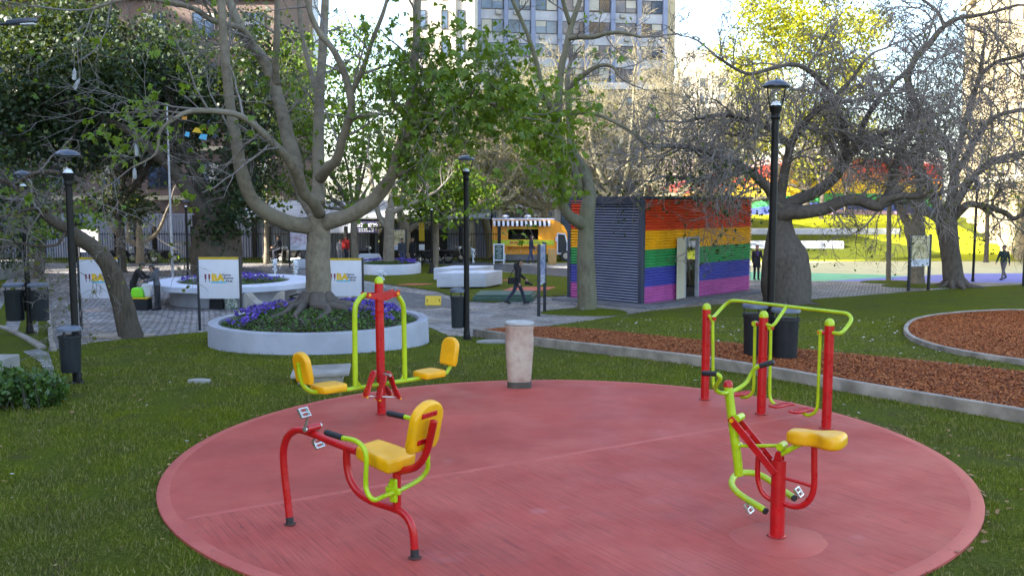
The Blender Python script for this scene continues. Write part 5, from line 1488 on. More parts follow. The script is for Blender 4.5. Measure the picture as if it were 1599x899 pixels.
class Tree:
    def __init__(s, name, label, g, yb, barkm, twigm, A, group=None):
        s.t = thing(name, label, 'tree', g, group); s.g = V(g); s.y = yb
        s.tr = MB(); s.tw = MB(); s.tips = []; s.A = A; s.bm = barkm; s.wm = twigm; s.spawn = []
    def limb(s, pts, n=12, k=5, spawn=(.25, 1.0), dens=1.0, flare=False, L=None):
        P = []; rad = []
        for q in pts:
            px, py, dy, rp = q
            y = s.y + dy; P.append(at(px, py, y)); rad.append(rp / FPX * y)
        W = [V((p.x, p.y, p.z)) for p in P]
        S = smooth(W, k); rs = []
        m = len(pts) - 1
        for i in range(len(S)):
            f = i / k; a = min(int(f), m - 1); u = f - a; rs.append(rad[a] * (1 - u) + rad[a + 1] * u)
        jj = []
        for i, p in enumerate(S):
            o = mnoise.noise_vector(p * 1.7) * min(rs[i] * .22, .035)
            jj.append(p + o)
            rs[i] *= 1 + (.10 if rs[i] < .2 else .03) * mnoise.noise(p * 2.9)
        s.tr.tube(jj, rs, n)
        tot = sum((S[i + 1] - S[i]).length for i in range(len(S) - 1))
        if dens > 0:
            acc = 0; nxt = 0
            for i in range(len(S) - 1):
                acc += (S[i + 1] - S[i]).length
                fr = acc / tot
                while spawn[0] <= fr <= spawn[1] and acc > nxt:
                    nxt = max(nxt, acc - .5) + s.A['gap'] / dens * R.uniform(.6, 1.5)
                    pd = (S[i + 1] - S[i]).normalized(); ax = pd.cross(rnd_unit()).normalized()
                    nd = Matrix.Rotation(math.radians(R.uniform(35, 80)), 3, ax) @ pd
                    LL = (L or s.A['L0']) * R.uniform(.55, 1.2)
                    grow(s.tw, S[i], nd, LL, max(s.A['rmin'] * 1.6, min(rs[i] * .5, s.A['r0'])), 0, s.A, s.tips)
        if dens > 0: grow(s.tw, S[-1], (S[-1] - S[-2]).normalized(), (L or s.A['L0']), rs[-1] * .9, 0, s.A, s.tips)
        return S
    def leaves(s, m, per, size, spread=.25, droop=.5, keep=None, asp=.42, name='crown', prob=1.0, extra=None, palm=False):
        T = [p for p, d in s.tips if (keep is None or keep(p)) and R.random() < prob]
        if extra is not None: T = T + extra
        if not T: return
        C = np.repeat(np.array([tuple(p) for p in T]), per, axis=0)
        n = len(C); C = C + NR.normal(0, spread, (n, 3)) * np.array([1, 1, .8]); C[:, 2] -= np.abs(NR.normal(0, spread * .4, n))
        if palm: leaf_palm(name, C, size, m, s.t)
        else: leaf_quads(name, C, size, asp, droop, m, s.t)
    def roots(s, n, r, L, zf=None, m=None, wob=.4):
        mb = MB() if m else s.tr
        for i in range(n):
            a = 2 * PI * (i + R.uniform(-.3, .3)) / n; e = V((math.cos(a), math.sin(a), 0)); b = s.g
            pts = [b + e * r * .55 + Zv * r * .75, b + e * r * 1.1 + Zv * r * .22]
            rr = r * R.uniform(.24, .40); Ln = L * R.uniform(.6, 1.15)
            for k in range(1, 6):
                e = (e + V((R.uniform(-wob, wob), R.uniform(-wob, wob), 0))).normalized(); q = pts[-1] + e * Ln / 5
                q.z = (zf(q.x, q.y) if zf else b.z) + rr * (.55 - .13 * k); pts.append(q)
            mb.tube(smooth(pts, 3), [rr * (1 - .045 * j) for j in range(19)], 8)
        if m: mb.build('roots', m, s.t, ang=180)
    def done(s):
        if s.tr.v: s.tr.build('trunk', s.bm, s.t, ang=180)
        if s.tw.v: s.tw.build('branches', s.wm, s.t, ang=180)
        return s.t

def leaf_quads(name, C, size, asp, droop, m, parent):
    n = len(C)
    d = NR.normal(0, 1, (n, 3)); d[:, 2] -= droop * 1.6; d /= np.linalg.norm(d, axis=1)[:, None]
    w_ = NR.normal(0, 1, (n, 3)); w_ = np.cross(d, w_); w_ /= np.linalg.norm(w_, axis=1)[:, None] + 1e-9
    nr = np.cross(d, w_)
    L = size * NR.uniform(.6, 1.35, n)[:, None]; W = L * asp
    fold = nr * W * .25
    vv = np.stack([C, C + d * L * .45 + w_ * W + fold, C + d * L, C + d * L * .55 - w_ * W + fold], 1)
    return arr_mesh(name, vv.reshape(-1, 3), 4, m, parent, WL[parent])

def leaf_palm(name, C, size, m, parent, k=5, droop=.6, fan=.75):
    """compound leaves: k leaflets fanning from each leaf stalk's end"""
    n = len(C)
    ax = NR.normal(0, 1, (n, 3)); ax[:, 2] -= droop * 1.8; ax /= np.linalg.norm(ax, axis=1)[:, None]
    sd = np.cross(ax, NR.normal(0, 1, (n, 3))); sd /= np.linalg.norm(sd, axis=1)[:, None] + 1e-9
    nr = np.cross(ax, sd); S = size * NR.uniform(.65, 1.3, n)
    out = []
    for i in range(k):
        a = fan * 1.5 * (i / (k - 1) * 2 - 1) + NR.normal(0, .12, n)
        d = ax * np.cos(a)[:, None] + sd * np.sin(a)[:, None] + nr * NR.normal(0, .22, n)[:, None]
        d /= np.linalg.norm(d, axis=1)[:, None]; w_ = np.cross(d, nr); w_ /= np.linalg.norm(w_, axis=1)[:, None] + 1e-9
        L = (S * (1 - .3 * abs(i / (k - 1) * 2 - 1)))[:, None]; W = L * .20; f = nr * W * .35
        out.append(np.stack([C, C + d * L * .5 + w_ * W + f, C + d * L, C + d * L * .55 - w_ * W + f], 1))
    return arr_mesh(name, np.concatenate(out).reshape(-1, 3), 4, m, parent, WL[parent])

# habits
BARE = dict(seg=.22, wig=.34, up=(.03, -.05, -.09, -.06), kids=(7, 6, 4), ref=(2.0, 1.0, .5), ang=(30, 80), len=(.38, .62), rmin=.007, max=3, gap=.62, L0=1.9, r0=.045)
SPARSE = dict(seg=.25, wig=.25, up=(.05, .02, .0), kids=(4, 4, 3), ref=(1.5, .8, .5), ang=(25, 65), len=(.4, .65), rmin=.006, max=2, gap=.7, L0=1.5, r0=.03)
FINE = dict(seg=.35, wig=.28, up=(.10, .04, .0, -.03), kids=(6, 5, 4), ref=(2.4, 1.3, .7), ang=(22, 60), len=(.42, .66), rmin=.010, max=3, gap=.9, L0=2.6, r0=.05)

# --- 1. the big pale tree in the planter
g = V(at(495, 484, 20.85)); g.z = RT + .22
T = Tree('ceiba_tree', 'big pale smooth barked tree with wide sweeping limbs rising from the flower planter', g, 20.85, M['bark'], M['twig'], SPARSE)
T.limb([(495, 500, 0, 25), (495.5, 484, 0, 22), (496, 450, 0, 20), (496.5, 406, 0, 19), (497, 365, 0, 18.5), (497.5, 335, 0, 17)], 18, dens=0)
T.limb([(492, 356, 0, 10), (478, 353, -.1, 13), (444, 347, -.4, 12), (401, 320, -.9, 11), (380, 278, -1.2, 10), (367, 214, -1.4, 8.5), (356, 133, -1.5, 7.5), (348, 53, -1.6, 6.5), (345, 0, -1.6, 6), (338, -90, -1.6, 5)], 14, dens=.5)
T.limb([(499, 332, -.2, 10), (487, 313, -.7, 10), (474, 300, -1.0, 9), (455, 256, -1.7, 7), (417, 214, -2.2, 5.5), (380, 184, -2.5, 5), (343, 174, -2.8, 4.5), (300, 174, -3.0, 4), (272, 186, -3.2, 3), (250, 205, -3.3, 2.4), (243, 240, -3.4, 1.8), (205, 262, -3.6, 1.2)], 12, dens=2.2, spawn=(.4, 1), L=1.7)
T.limb([(499, 345, .1, 12), (484, 322, .3, 12), (468, 290, .5, 11.5), (455, 235, .7, 11), (433, 150, .9, 9.5), (412, 96, 1.0, 8.5), (385, 59, 1.0, 7.5), (359, 5, 1.1, 6.5), (345, -60, 1.1, 5)], 14, dens=.6)
T.limb([(400, 80, 1.0, 5), (380, 47, .6, 5), (332, 32, .2, 4.5), (300, 13, -.2, 4), (250, 1, -.6, 3.5), (200, -2, -.9, 3), (140, 15, -1.2, 2)], 10, dens=2.2, spawn=(.1, 1), L=1.9)
T.limb([(431, 133, .9, 6), (431, 90, .6, 5), (432, 53, .4, 4.8), (434, -20, .3, 4)], 10, dens=.6)
T.limb([(497, 320, .2, 11), (497, 280, .4, 10), (497, 214, .6, 9), (500, 133, .8, 7.5), (505, 53, 1.0, 6.5), (509, -40, 1.2, 5)], 14, dens=.7)
T.limb([(498, 160, .7, 5), (484, 107, 1.1, 4), (471, 53, 1.4, 3.5), (464, -30, 1.6, 3)], 9, dens=.9)
T.limb([(500, 278, .3, 9), (512, 262, -.1, 9), (526, 248, -.4, 7.5), (536, 214, -.7, 6.5), (548, 171, -.9, 6), (545, 139, -1.0, 6), (536, 108, -1.1, 5.5), (520, 78, -1.2, 5), (497, 48, -1.2, 4.5), (481, 10, -1.3, 4), (474, -40, -1.3, 3)], 12, dens=.8)
T.limb([(546, 150, -.9, 5), (567, 107, -1.2, 4), (582, 62, -1.4, 3.5), (599, 18, -1.6, 3), (612, -30, -1.6, 2)], 9, dens=1.2, spawn=(.1, 1))
T.limb([(541, 190, -.7, 4), (560, 182, -1.1, 3), (590, 178, -1.5, 2)], 8, dens=1.5, spawn=(.1, 1))
T.limb([(502, 360, 0, 10), (513, 347, -.1, 12.5), (545, 336, -.3, 12), (583, 313, -.5, 11), (612, 274, -.8, 9.5), (628, 219, -1.1, 8), (642, 150, -1.2, 7), (650, 64, -1.3, 6), (652, 0, -1.3, 5.5), (655, -80, -1.3, 5)], 14, dens=.6)
T.limb([(628, 222, -1.1, 6), (648, 204, -1.3, 5), (668, 192, -1.5, 4.5), (700, 174, -1.8, 4), (740, 160, -2.1, 3.4), (775, 164, -2.3, 2.6), (805, 176, -2.5, 1.8)], 10, dens=2.4, spawn=(.15, 1), L=1.7)
T.limb([(620, 274, -.8, 5), (642, 262, -.9, 4), (660, 243, -1.0, 3.5), (670, 212, -1.2, 2.5), (668, 185, -1.2, 1.8)], 9, dens=1.4)
T.roots(13, .40, 1.9, lambda x, y: RT - .10 + .36 * max(0, 1 - ((x - PLANT_C.x) ** 2 + (y - PLANT_C.y) ** 2) / 4.75), M['bark_brown'], .75)
T.leaves(M['leaf_mid'], 3, .13, .10, .7, palm=True, keep=lambda p: (p.x > -3.0 or R.random() < .12) and not (680 < proj(p)[0] < 775 and 225 < proj(p)[1] < 310), asp=.30, prob=.5)
xt = []
for (px, py, dy, sx, sz, k) in ((700, 130, -1.9, .55, .42, 60), (735, 175, -2.2, .6, .45, 70), (660, 175, -1.4, .5, .4, 40), (770, 120, -2.2, .45, .4, 40), (690, 215, -1.6, .5, .4, 45), (650, 250, -1.1, .4, .35, 25), (725, 90, -1.9, .4, .3, 25), (560, 200, 1.0, .7, .7, 45), (600, 130, 1.2, .7, .7, 40), (455, 120, 1.5, .7, .7, 28), (560, 280, 1.4, .6, .5, 30), (680, 60, -1, .5, .4, 14), (790, 165, -2.4, .4, .35, 35)):
    c = at(px, py, 20.85 + dy)
    for _ in range(int(k * .9)): xt.append(c + V((NR.normal(0, sx), NR.normal(0, sx), NR.normal(0, sz))))
xt = [p for p in xt if not (692 < proj(p)[0] < 762 and 232 < proj(p)[1] < 300)]
C = np.repeat(np.array([tuple(p) for p in xt]), 5, axis=0) + NR.normal(0, .10, (len(xt) * 5, 3))
leaf_palm('crown', C, .15, M['leaf_mid'], T.t)
xb = [at(px, py, 17.6) + V((NR.normal(0, .25), NR.normal(0, .25), NR.normal(0, .16))) for px, py in ((195, 190), (210, 178), (225, 232), (182, 215), (165, 205), (265, 200), (290, 300), (200, 245), (300, 120), (270, 80), (245, 150), (160, 240)) for _ in range(6)]
C = np.repeat(np.array([tuple(p) for p in xb]), 6, axis=0) + NR.normal(0, .08, (len(xb) * 6, 3))
leaf_palm('young_leaves', C[::3], .13, M['leaf_bright'], T.t, droop=1.2)
T.done()

# --- 2. the leaning tree at the left
g = G(205, 528)
T = Tree('leaning_tree', 'furrowed dark tree leaning left over the logo board and lamp post', g, g.y, M['bark_dark'], M['twig'], BARE)
T.limb([(210, 545, 0, 20), (206, 528, 0, 18.5), (196, 490, 0, 17), (184, 450, -.1, 15), (170, 415, -.2, 13.5), (150, 390, -.3, 12.5), (125, 372, -.5, 11.5), (103, 357, -.7, 9), (80, 342, -.8, 8), (60, 325, -.9, 6.5), (42, 305, -1.0, 6), (24, 292, -1.1, 5), (0, 280, -1.3, 4), (-50, 262, -1.5, 3)], 16, dens=.6, spawn=(.72, 1))
T.limb([(22, 292, -1.1, 3), (38, 279, -1.3, 4), (62, 269, -1.5, 3.6), (96, 270, -1.7, 3), (118, 276, -1.9, 2), (135, 300, -2, 1.4)], 9, dens=.9)
T.limb([(75, 338, -.8, 3.5), (68, 325, -1.0, 3), (30, 330, -1.3, 2.6), (-10, 345, -1.6, 2)], 8, dens=1.0)
T.limb([(104, 360, -.7, 3), (96, 372, -.9, 2.6), (88, 382, -1.0, 2.2), (60, 384, -1.2, 1.8), (20, 377, -1.4, 1.4)], 8, dens=1.3, spawn=(.2, 1))
T.leaves(M['leaf_olive'], 2, .11, .14, .4, prob=.14)
xt = [at(px + NR.normal(0, 26), py + NR.normal(0, 16), 23.5 + NR.normal(0, .7)) for px, py in ((20, 300), (50, 340), (90, 330), (130, 345), (15, 350), (170, 345), (60, 375)) for _ in range(9)]
C = np.repeat(np.array([tuple(p) for p in xt]), 9, axis=0) + NR.normal(0, .10, (len(xt) * 9, 3))
leaf_quads('leaves', C, .11, .40, .4, M['leaf_mid'], T.t)
T.done()

# --- 3. the middle tree by the kiosk
g = G(912, 489)
T = Tree('forked_tree', 'slender forked tree with mossy limbs standing right in front of the kiosk', g, g.y, M['bark_green'], M['twig'], SPARSE)
T.limb([(917, 496, 0, 19), (916, 486, 0, 16), (915, 427, 0, 14.5), (915, 370, 0, 13), (918, 330, 0, 12), (921, 300, .2, 10), (914, 272, .5, 8.5), (903, 250, .8, 7), (894, 235, 1.0, 6.5), (890, 210, 1.1, 5.5), (888, 165, 1.2, 5), (886, 120, 1.3, 4)], 16, dens=.5, spawn=(.75, 1))
T.limb([(914, 352, 0, 9), (903, 346, -.3, 10), (889, 337, -.5, 8.5), (879, 320, -.6, 7.5), (876, 295, -.6, 7), (873, 255, -.6, 6.5), (871, 213, -.6, 6), (872, 160, -.6, 6), (876, 110, -.5, 5.5), (884, 75, -.5, 5), (891, 43, -.4, 4.6), (900, 18, -.4, 4.2), (908, -8, -.3, 3.6), (915, -60, -.3, 3)], 14, dens=.9, spawn=(.6, 1))
T.limb([(905, 300, .3, 6), (898, 268, .2, 5.5), (893, 240, .4, 5), (889, 222, .7, 4.5)], 10, dens=0)
T.limb([(888, 60, -.5, 4), (905, 58, -.8, 4), (926, 58, -1.1, 3.8), (950, 52, -1.4, 3.2), (975, 52, -1.6, 2.6), (1000, 58, -1.8, 2)], 10, dens=1.2, spawn=(.2, 1))
T.limb([(888, 137, 1.2, 4.5), (898, 128, 1.0, 4.2), (911, 117, .8, 4), (934, 103, .5, 3.4), (955, 104, .2, 2.6), (966, 118, 0, 2)], 10, dens=1.3, spawn=(.2, 1))
T.limb([(872, 200, -.6, 4.5), (860, 170, -1.0, 4.5), (847, 140, -1.3, 4.2), (837, 96, -1.6, 3.8), (822, 50, -1.8, 3.2), (800, 0, -2, 2.8), (780, -50, -2.1, 2)], 10, dens=1.0)
T.limb([(888, 178, 1.2, 4), (920, 176, 1.0, 3), (950, 186, .8, 2.6), (985, 205, .5, 2.2), (1010, 230, .4, 1.6)], 9, dens=1.4, spawn=(.15, 1))
T.limb([(890, 38, -.4, 3.5), (880, 5, -.6, 3), (870, -40, -.8, 2.5)], 8, dens=1)
xt = []
for (px, py, sx, sz, k) in ((855, 190, .5, .6, 60), (838, 215, .5, .45, 45), (865, 250, .38, .45, 45), (880, 290, .30, .30, 26), (830, 160, .6, .4, 40), (800, 175, .5, .35, 36), (890, 205, .3, .5, 20), (775, 160, .5, .4, 26)):
    c = at(px, py, 30.6)
    for _ in range(int(k * .8)): xt.append(c + V((NR.normal(0, sx), NR.normal(0, sx), NR.normal(0, sz))))
C = np.repeat(np.array([tuple(p) for p in xt]), 5, axis=0) + NR.normal(0, .13, (len(xt) * 5, 3))
leaf_palm('crown', C, .19, M['leaf_bright'], T.t, droop=.9)
T.leaves(M['leaf_bright'], 3, .16, .12, .7, prob=.10, asp=.3, name='leaves')
T.roots(6, .33, .5)
T.done()
mb = MB(); gg = G(912, 489)
mb.ring([[(gg.x + (1.5 * math.cos(a)) * q, gg.y + 1.1 * q * math.sin(a) * (1 + .2 * math.cos(a)), zt(0, gg.y) + .004 + z) for a in [2 * PI * j / 40 for j in range(40)]] for q, z in ((1, 0), (.97, .05), (.6, .12), (.2, .18))])
mb.build('grass_mound', M['lawn'], kind='structure')

# --- 4. the bottle tree
BR = dict(BARE); BR.update(kids=(7, 6), max=2, gap=.36, L0=2.8, rmin=.013, seg=.26, wig=.36, ang=(25, 75), len=(.36, .62), up=(.02, -.06, -.10))
g = G(1230, 472)
T = Tree('bottle_tree', 'swollen bottle shaped tree with low bare tangled branches behind the tall lamp', g, g.y, M['bark_brown'], M['twig'], BR)
T.limb([(1230, 482, 0, 35), (1229, 470, 0, 36), (1228, 448, 0, 38), (1227, 428, 0, 38.5), (1225, 405, 0, 36), (1222, 385, 0, 29), (1220, 366, 0, 22), (1219, 350, 0, 18), (1219, 330, 0, 16.5), (1220, 318, 0, 14)], 26, dens=0)
T.limb([(1219, 336, -.2, 12), (1234, 332, -.4, 12), (1251, 331, -.6, 11), (1285, 326, -.8, 10), (1318, 314, -1.0, 9), (1344, 313, -1.1, 8.5), (1368, 322, -1.2, 8.5), (1382, 312, -1.3, 7.5), (1408, 306, -1.5, 6), (1445, 306, -1.7, 4.5), (1480, 298, -2, 3)], 14, dens=.8, spawn=(.3, 1))
T.limb([(1378, 318, -1.2, 6), (1388, 298, -1.0, 6), (1397, 272, -.8, 5.2), (1402, 245, -.7, 4.6), (1420, 215, -.6, 4), (1445, 190, -.5, 3)], 10, dens=1.2, spawn=(.1, 1))
T.limb([(1216, 330, .2, 10), (1230, 318, .3, 10), (1250, 311, .5, 9.5), (1276, 299, .7, 9), (1299, 281, .9, 8), (1316, 262, 1.0, 7), (1330, 240, 1.1, 6), (1352, 222, 1.2, 5), (1395, 205, 1.4, 4), (1440, 200, 1.6, 3)], 12, dens=1.1, spawn=(.45, 1))
T.limb([(1215, 330, 0, 9), (1203, 300, -.3, 8), (1185, 280, -.6, 7), (1160, 262, -1.0, 6), (1125, 245, -1.4, 5), (1085, 232, -1.8, 4), (1040, 228, -2.2, 3)], 12, dens=1.4, spawn=(.2, 1))
T.limb([(1218, 322, .2, 8), (1222, 290, .2, 7.5), (1228, 250, .1, 7), (1240, 215, -.1, 6), (1262, 185, -.3, 5), (1290, 165, -.6, 4), (1330, 158, -.9, 3)], 12, dens=1.3, spawn=(.3, 1))
T.limb([(1300, 280, .9, 6), (1318, 245, .4, 5.5), (1320, 205, 0, 5), (1307, 169, -.3, 4.5), (1286, 134, -.5, 4), (1260, 108, -.7, 3.6), (1235, 101, -.8, 3.4), (1205, 107, -.9, 3), (1165, 115, -1.1, 2.6), (1118, 88, -1.3, 2)], 10, dens=.9, spawn=(.25, 1))
T.limb([(1235, 228, 0, 5), (1200, 200, -.4, 4.4), (1160, 185, -.8, 3.8), (1120, 180, -1.1, 3), (1070, 190, -1.4, 2.4)], 9, dens=1.5, spawn=(.1, 1))
T.limb([(1170, 268, -.8, 4.5), (1130, 275, -1.2, 4), (1090, 280, -1.6, 3.2), (1040, 275, -2.0, 2.4)], 9, dens=1.6, spawn=(.1, 1), L=1.5)
T.limb([(1335, 236, 1.1, 4.5), (1350, 190, .8, 4), (1375, 150, .5, 3.4), (1405, 120, .3, 3)], 9, dens=1.3, spawn=(.1, 1))
T.limb([(1292, 164, -.6, 3.6), (1325, 130, -.9, 3), (1350, 95, -1.1, 2.4)], 9, dens=1.2, spawn=(.1, 1))
T.leaves(M['leaf_dark'], 4, .13, .14, .6, keep=lambda p: p.z < 4.2 and p.x < 10.5, prob=.10, name='leaves')
T.leaves(M['leaf_olive'], 1, .12, .05, 1.2, prob=.16, asp=.35, name='seed_pods')
T.roots(6, .5, .7)
T.done()

# --- 5. the right tree
g = G(1491, 448)
T = Tree('spreading_tree', 'stout tree with gnarled foot and drooping bare branches at the right of the picture panel', g, g.y, M['bark_brown'], M['twig'], BR)
T.limb([(1494, 458, 0, 22), (1491, 447, 0, 17), (1488, 425, 0, 15), (1485, 404, 0, 14.5), (1481, 375, 0, 14.5), (1478, 352, 0, 16), (1477, 338, 0, 15)], 18, dens=0)
T.limb([(1470, 345, 0, 7), (1450, 333, -.3, 6), (1432, 322, -.5, 4.5), (1417, 317, -.7, 4), (1392, 317, -1, 3), (1370, 330, -1.1, 2)], 10, dens=.6)
T.limb([(1482, 345, 0, 8), (1500, 328, -.2, 6.5), (1514, 319, -.4, 5.5), (1537, 322, -.6, 5), (1558, 328, -.8, 4.6), (1571, 333, -.9, 4.2), (1584, 341, -1, 3.8), (1605, 330, -1.1, 3), (1640, 320, -1.2, 2)], 10, dens=1.0, spawn=(.3, 1))
T.limb([(1474, 345, 0, 9), (1462, 315, .3, 8), (1448, 285, .5, 7), (1428, 255, .8, 6), (1400, 235, 1.0, 5), (1360, 222, 1.3, 4)], 10, dens=1.3, spawn=(.3, 1))
T.limb([(1480, 340, 0, 9), (1486, 305, 0, 8), (1490, 270, -.1, 7), (1480, 230, -.3, 6.5), (1440, 180, -.5, 6), (1418, 130, -.6, 5.5), (1428, 95, -.6, 5), (1452, 68, -.6, 4.6), (1474, 42, -.6, 4), (1500, 28, -.6, 3.4), (1540, 22, -.6, 2.6), (1590, 8, -.6, 2)], 12, dens=1.0, spawn=(.3, 1))
T.limb([(1474, 42, -.6, 3), (1465, 20, -.5, 2.6), (1440, 0, -.4, 2.2), (1410, -14, -.3, 1.6)], 8, dens=.9)
T.limb([(1484, 330, 0, 7), (1510, 290, -.6, 6), (1535, 262, -1.0, 5.2), (1570, 245, -1.4, 4.4), (1610, 238, -1.8, 3.4), (1660, 240, -2, 2.4)], 10, dens=1.4, spawn=(.2, 1))
T.limb([(1490, 275, -.1, 5.5), (1515, 235, -.4, 5), (1530, 205, -.6, 4.4), (1560, 180, -.8, 3.8), (1605, 170, -1.0, 3)], 10, dens=1.4, spawn=(.15, 1))
T.limb([(1530, 118, .6, 3.4), (1555, 98, .5, 3.2), (1585, 90, .4, 3), (1620, 80, .3, 2)], 8, dens=1.2, spawn=(.1, 1))
T.limb([(1488, 262, -.1, 5), (1505, 200, .2, 4.4), (1520, 150, .5, 4), (1530, 118, .6, 3.4), (1535, 80, .6, 2.6)], 9, dens=1.2, spawn=(.1, 1))
T.leaves(M['leaf_olive'], 1, .12, .05, 1.2, prob=.16, asp=.35, name='seed_pods')
T.leaves(M['leaf_mid'], 2, .12, .12, .6, keep=lambda p: p.z < 3.5, prob=.10, name='leaves')
T.roots(9, .5, .9)
T.done()
# --- 6. thick pale stump-limbed tree and the bare pole between
g = G(1432, 444)
T = Tree('pollard_tree', 'thick pale trunk with bulging fork behind the brown picture panel', g, g.y, M['bark'], M['twig'], SPARSE)
T.limb([(1432, 450, 0, 13), (1431, 430, 0, 12), (1431, 385, 0, 13), (1428, 358, 0, 16), (1428, 345, 0, 13)], 14, dens=0)
T.limb([(1426, 352, 0, 8), (1414, 342, .2, 6.5), (1407, 325, .3, 5.5), (1402, 303, .4, 4.5), (1396, 275, .5, 3.5)], 10, dens=.8, spawn=(.5, 1))
T.limb([(1431, 350, 0, 9), (1435, 330, .2, 7.5), (1436, 300, .3, 6), (1436, 270, .4, 5), (1440, 225, .5, 4)], 10, dens=1, spawn=(.5, 1))
T.done()
g = G(1387, 439)
T = Tree('thin_tree', 'thin straight bare trunk on the gravel left of the brown picture panel', g, g.y, M['bark'], M['twig'], SPARSE)
T.limb([(1387, 444, 0, 5), (1387, 436, 0, 4), (1388, 390, 0, 3.6), (1388.5, 340, 0, 3.6), (1389, 318, 0, 3.4), (1390, 250, 0, 2.6)], 9, dens=.7, spawn=(.7, 1))
T.done()
for c in ((1391, 441, .9), (1432, 447, 1.0)):
    g = G(c[0], c[1]); mb = MB(); mb.ring([[(g.x + c[2] * 1.6 * q * math.cos(a), g.y + c[2] * q * math.sin(a), g.z + .015 + z) for a in [2 * PI * j / 24 for j in range(24)]] for q, z in ((1, 0), (.9, .03), (.2, .08))]); mb.build('grass_mound', M['lawn'], kind='structure')

# --- leafy background trees
def cloud(c, rad, k, shell=.55):
    out = []
    for _ in range(k):
        v = rnd_unit(); q = R.uniform(shell, 1) ** .6 if R.random() < .75 else R.uniform(.1, .7)
        p = V((v.x * rad[0] * q, v.y * rad[1] * q, v.z * rad[2] * q))
        b = 1 + .35 * mnoise.noise(V((v.x * 2.1 + c[0], v.y * 2.1, v.z * 2.1 + c[2])))
        out.append(V(c) + p * b)
    return out
def leafy(name, label, px, py, y, r0, lobes, leafm, bm_, size, per, dens, trunk_top=None, group=None, lean=0, fork=3, tw=True):
    """trunk with limbs into several separate leaf masses given as (px, py, dy, rx, rz)"""
    b = at(px, py, y); g = V((b.x, y, zt(b.x, y)))
    t = thing(name, label, 'tree', g, group)
    mb = MB(); tt = at(*(trunk_top or (px, py - 90)), y)
    mid = g.lerp(tt, .5) + V((R.uniform(-.15, .15), 0, 0))
    S = smooth([g - Zv * .2, g + Zv * .15, mid, tt], 5)
    mb.tube(S, [r0 * (1.25 if i < 5 else 1 - .3 * i / len(S)) for i in range(len(S))], 12)
    pts = []; tb = MB()
    for (lx, ly, dy, rx, rz) in lobes:
        c = at(lx, ly, y + dy)
        m_ = tt.lerp(c, .5) + V((R.uniform(-.4, .4), R.uniform(-.4, .4), -.15 * (c - tt).length * .6))
        S = smooth([tt - Zv * r0, tt.lerp(m_, .4) , m_, c], 4); nS = len(S)
        mb.tube(S, [r0 * .55 * (1 - .8 * i / nS) for i in range(nS)], 8, cap=False)
        if tw:
            for _ in range(int(4 + rx * 2)):
                grow(tb, S[R.randint(nS // 2, nS - 1)], (rnd_unit() + Zv * .3).normalized(), rx * .7, r0 * .12, 1, FINE, [])
        pts += cloud(c, (rx, rx, rz), int(dens * rx * rx * rz))
    mb.build('trunk', bm_, t, ang=180)
    if tb.v: tb.build('branches', M['twig_dark'], t, ang=180)
    C = np.repeat(np.array([tuple(p) for p in pts]), per, axis=0); C = C + NR.normal(0, size * 1.6, (len(C), 3)) * np.array([1, 1, .7])
    leaf_quads('crown', C, size, .42, .35, leafm, t)
    return t
# dark evergreens at the left, in front of the brown building
DG = 'dark leafy trees at the left of the plaza'
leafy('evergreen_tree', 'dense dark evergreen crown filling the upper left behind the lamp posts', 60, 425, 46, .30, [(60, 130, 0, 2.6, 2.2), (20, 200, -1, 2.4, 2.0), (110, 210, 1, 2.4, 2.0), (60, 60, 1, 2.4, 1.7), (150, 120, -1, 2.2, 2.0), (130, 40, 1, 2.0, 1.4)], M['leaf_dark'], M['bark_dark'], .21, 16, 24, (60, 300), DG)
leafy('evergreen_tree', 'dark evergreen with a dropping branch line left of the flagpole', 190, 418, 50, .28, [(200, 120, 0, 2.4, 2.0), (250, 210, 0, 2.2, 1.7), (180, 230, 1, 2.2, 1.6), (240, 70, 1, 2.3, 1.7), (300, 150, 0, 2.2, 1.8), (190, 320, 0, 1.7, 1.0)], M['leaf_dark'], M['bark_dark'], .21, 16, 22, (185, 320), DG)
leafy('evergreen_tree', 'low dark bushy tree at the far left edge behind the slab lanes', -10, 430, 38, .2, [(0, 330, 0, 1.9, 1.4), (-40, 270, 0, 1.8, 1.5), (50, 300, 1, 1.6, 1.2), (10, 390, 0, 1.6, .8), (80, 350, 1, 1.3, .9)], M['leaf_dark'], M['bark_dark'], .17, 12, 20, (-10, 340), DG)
# the fat dark bottle tree behind the board
g = V(at(338, 428, 48)); g.z = -.9
T = Tree('bottle_tree', 'fat dark bottle trunk with ivy and thick leaning limbs behind the round planter bench', g, 48, M['bark_dark'], M['twig_dark'], FINE)
T.limb([(338, 432, 0, 38), (338, 420, 0, 39), (338, 392, 0, 40), (338, 370, 0, 37), (337, 352, 0, 30), (336, 335, 0, 24)], 22, dens=0)
T.limb([(330, 350, 0, 12), (318, 335, -.3, 12), (295, 300, -.8, 11), (268, 262, -1.2, 9.5), (240, 235, -1.6, 8), (200, 205, -2, 6), (150, 180, -2.4, 4)], 12, dens=.5)
T.limb([(335, 335, 0, 12), (318, 300, .2, 11), (300, 260, .4, 10), (285, 220, .6, 9), (270, 170, .8, 7), (255, 110, 1, 5)], 12, dens=.5)
T.limb([(342, 335, 0, 11), (350, 290, .3, 10), (356, 240, .5, 8), (370, 180, .8, 6), (380, 110, 1, 5)], 12, dens=.6)
T.limb([(345, 338, 0, 9), (372, 300, .6, 8), (395, 250, 1.0, 7), (420, 190, 1.4, 5)], 12, dens=.6)
T.done()
pts = []
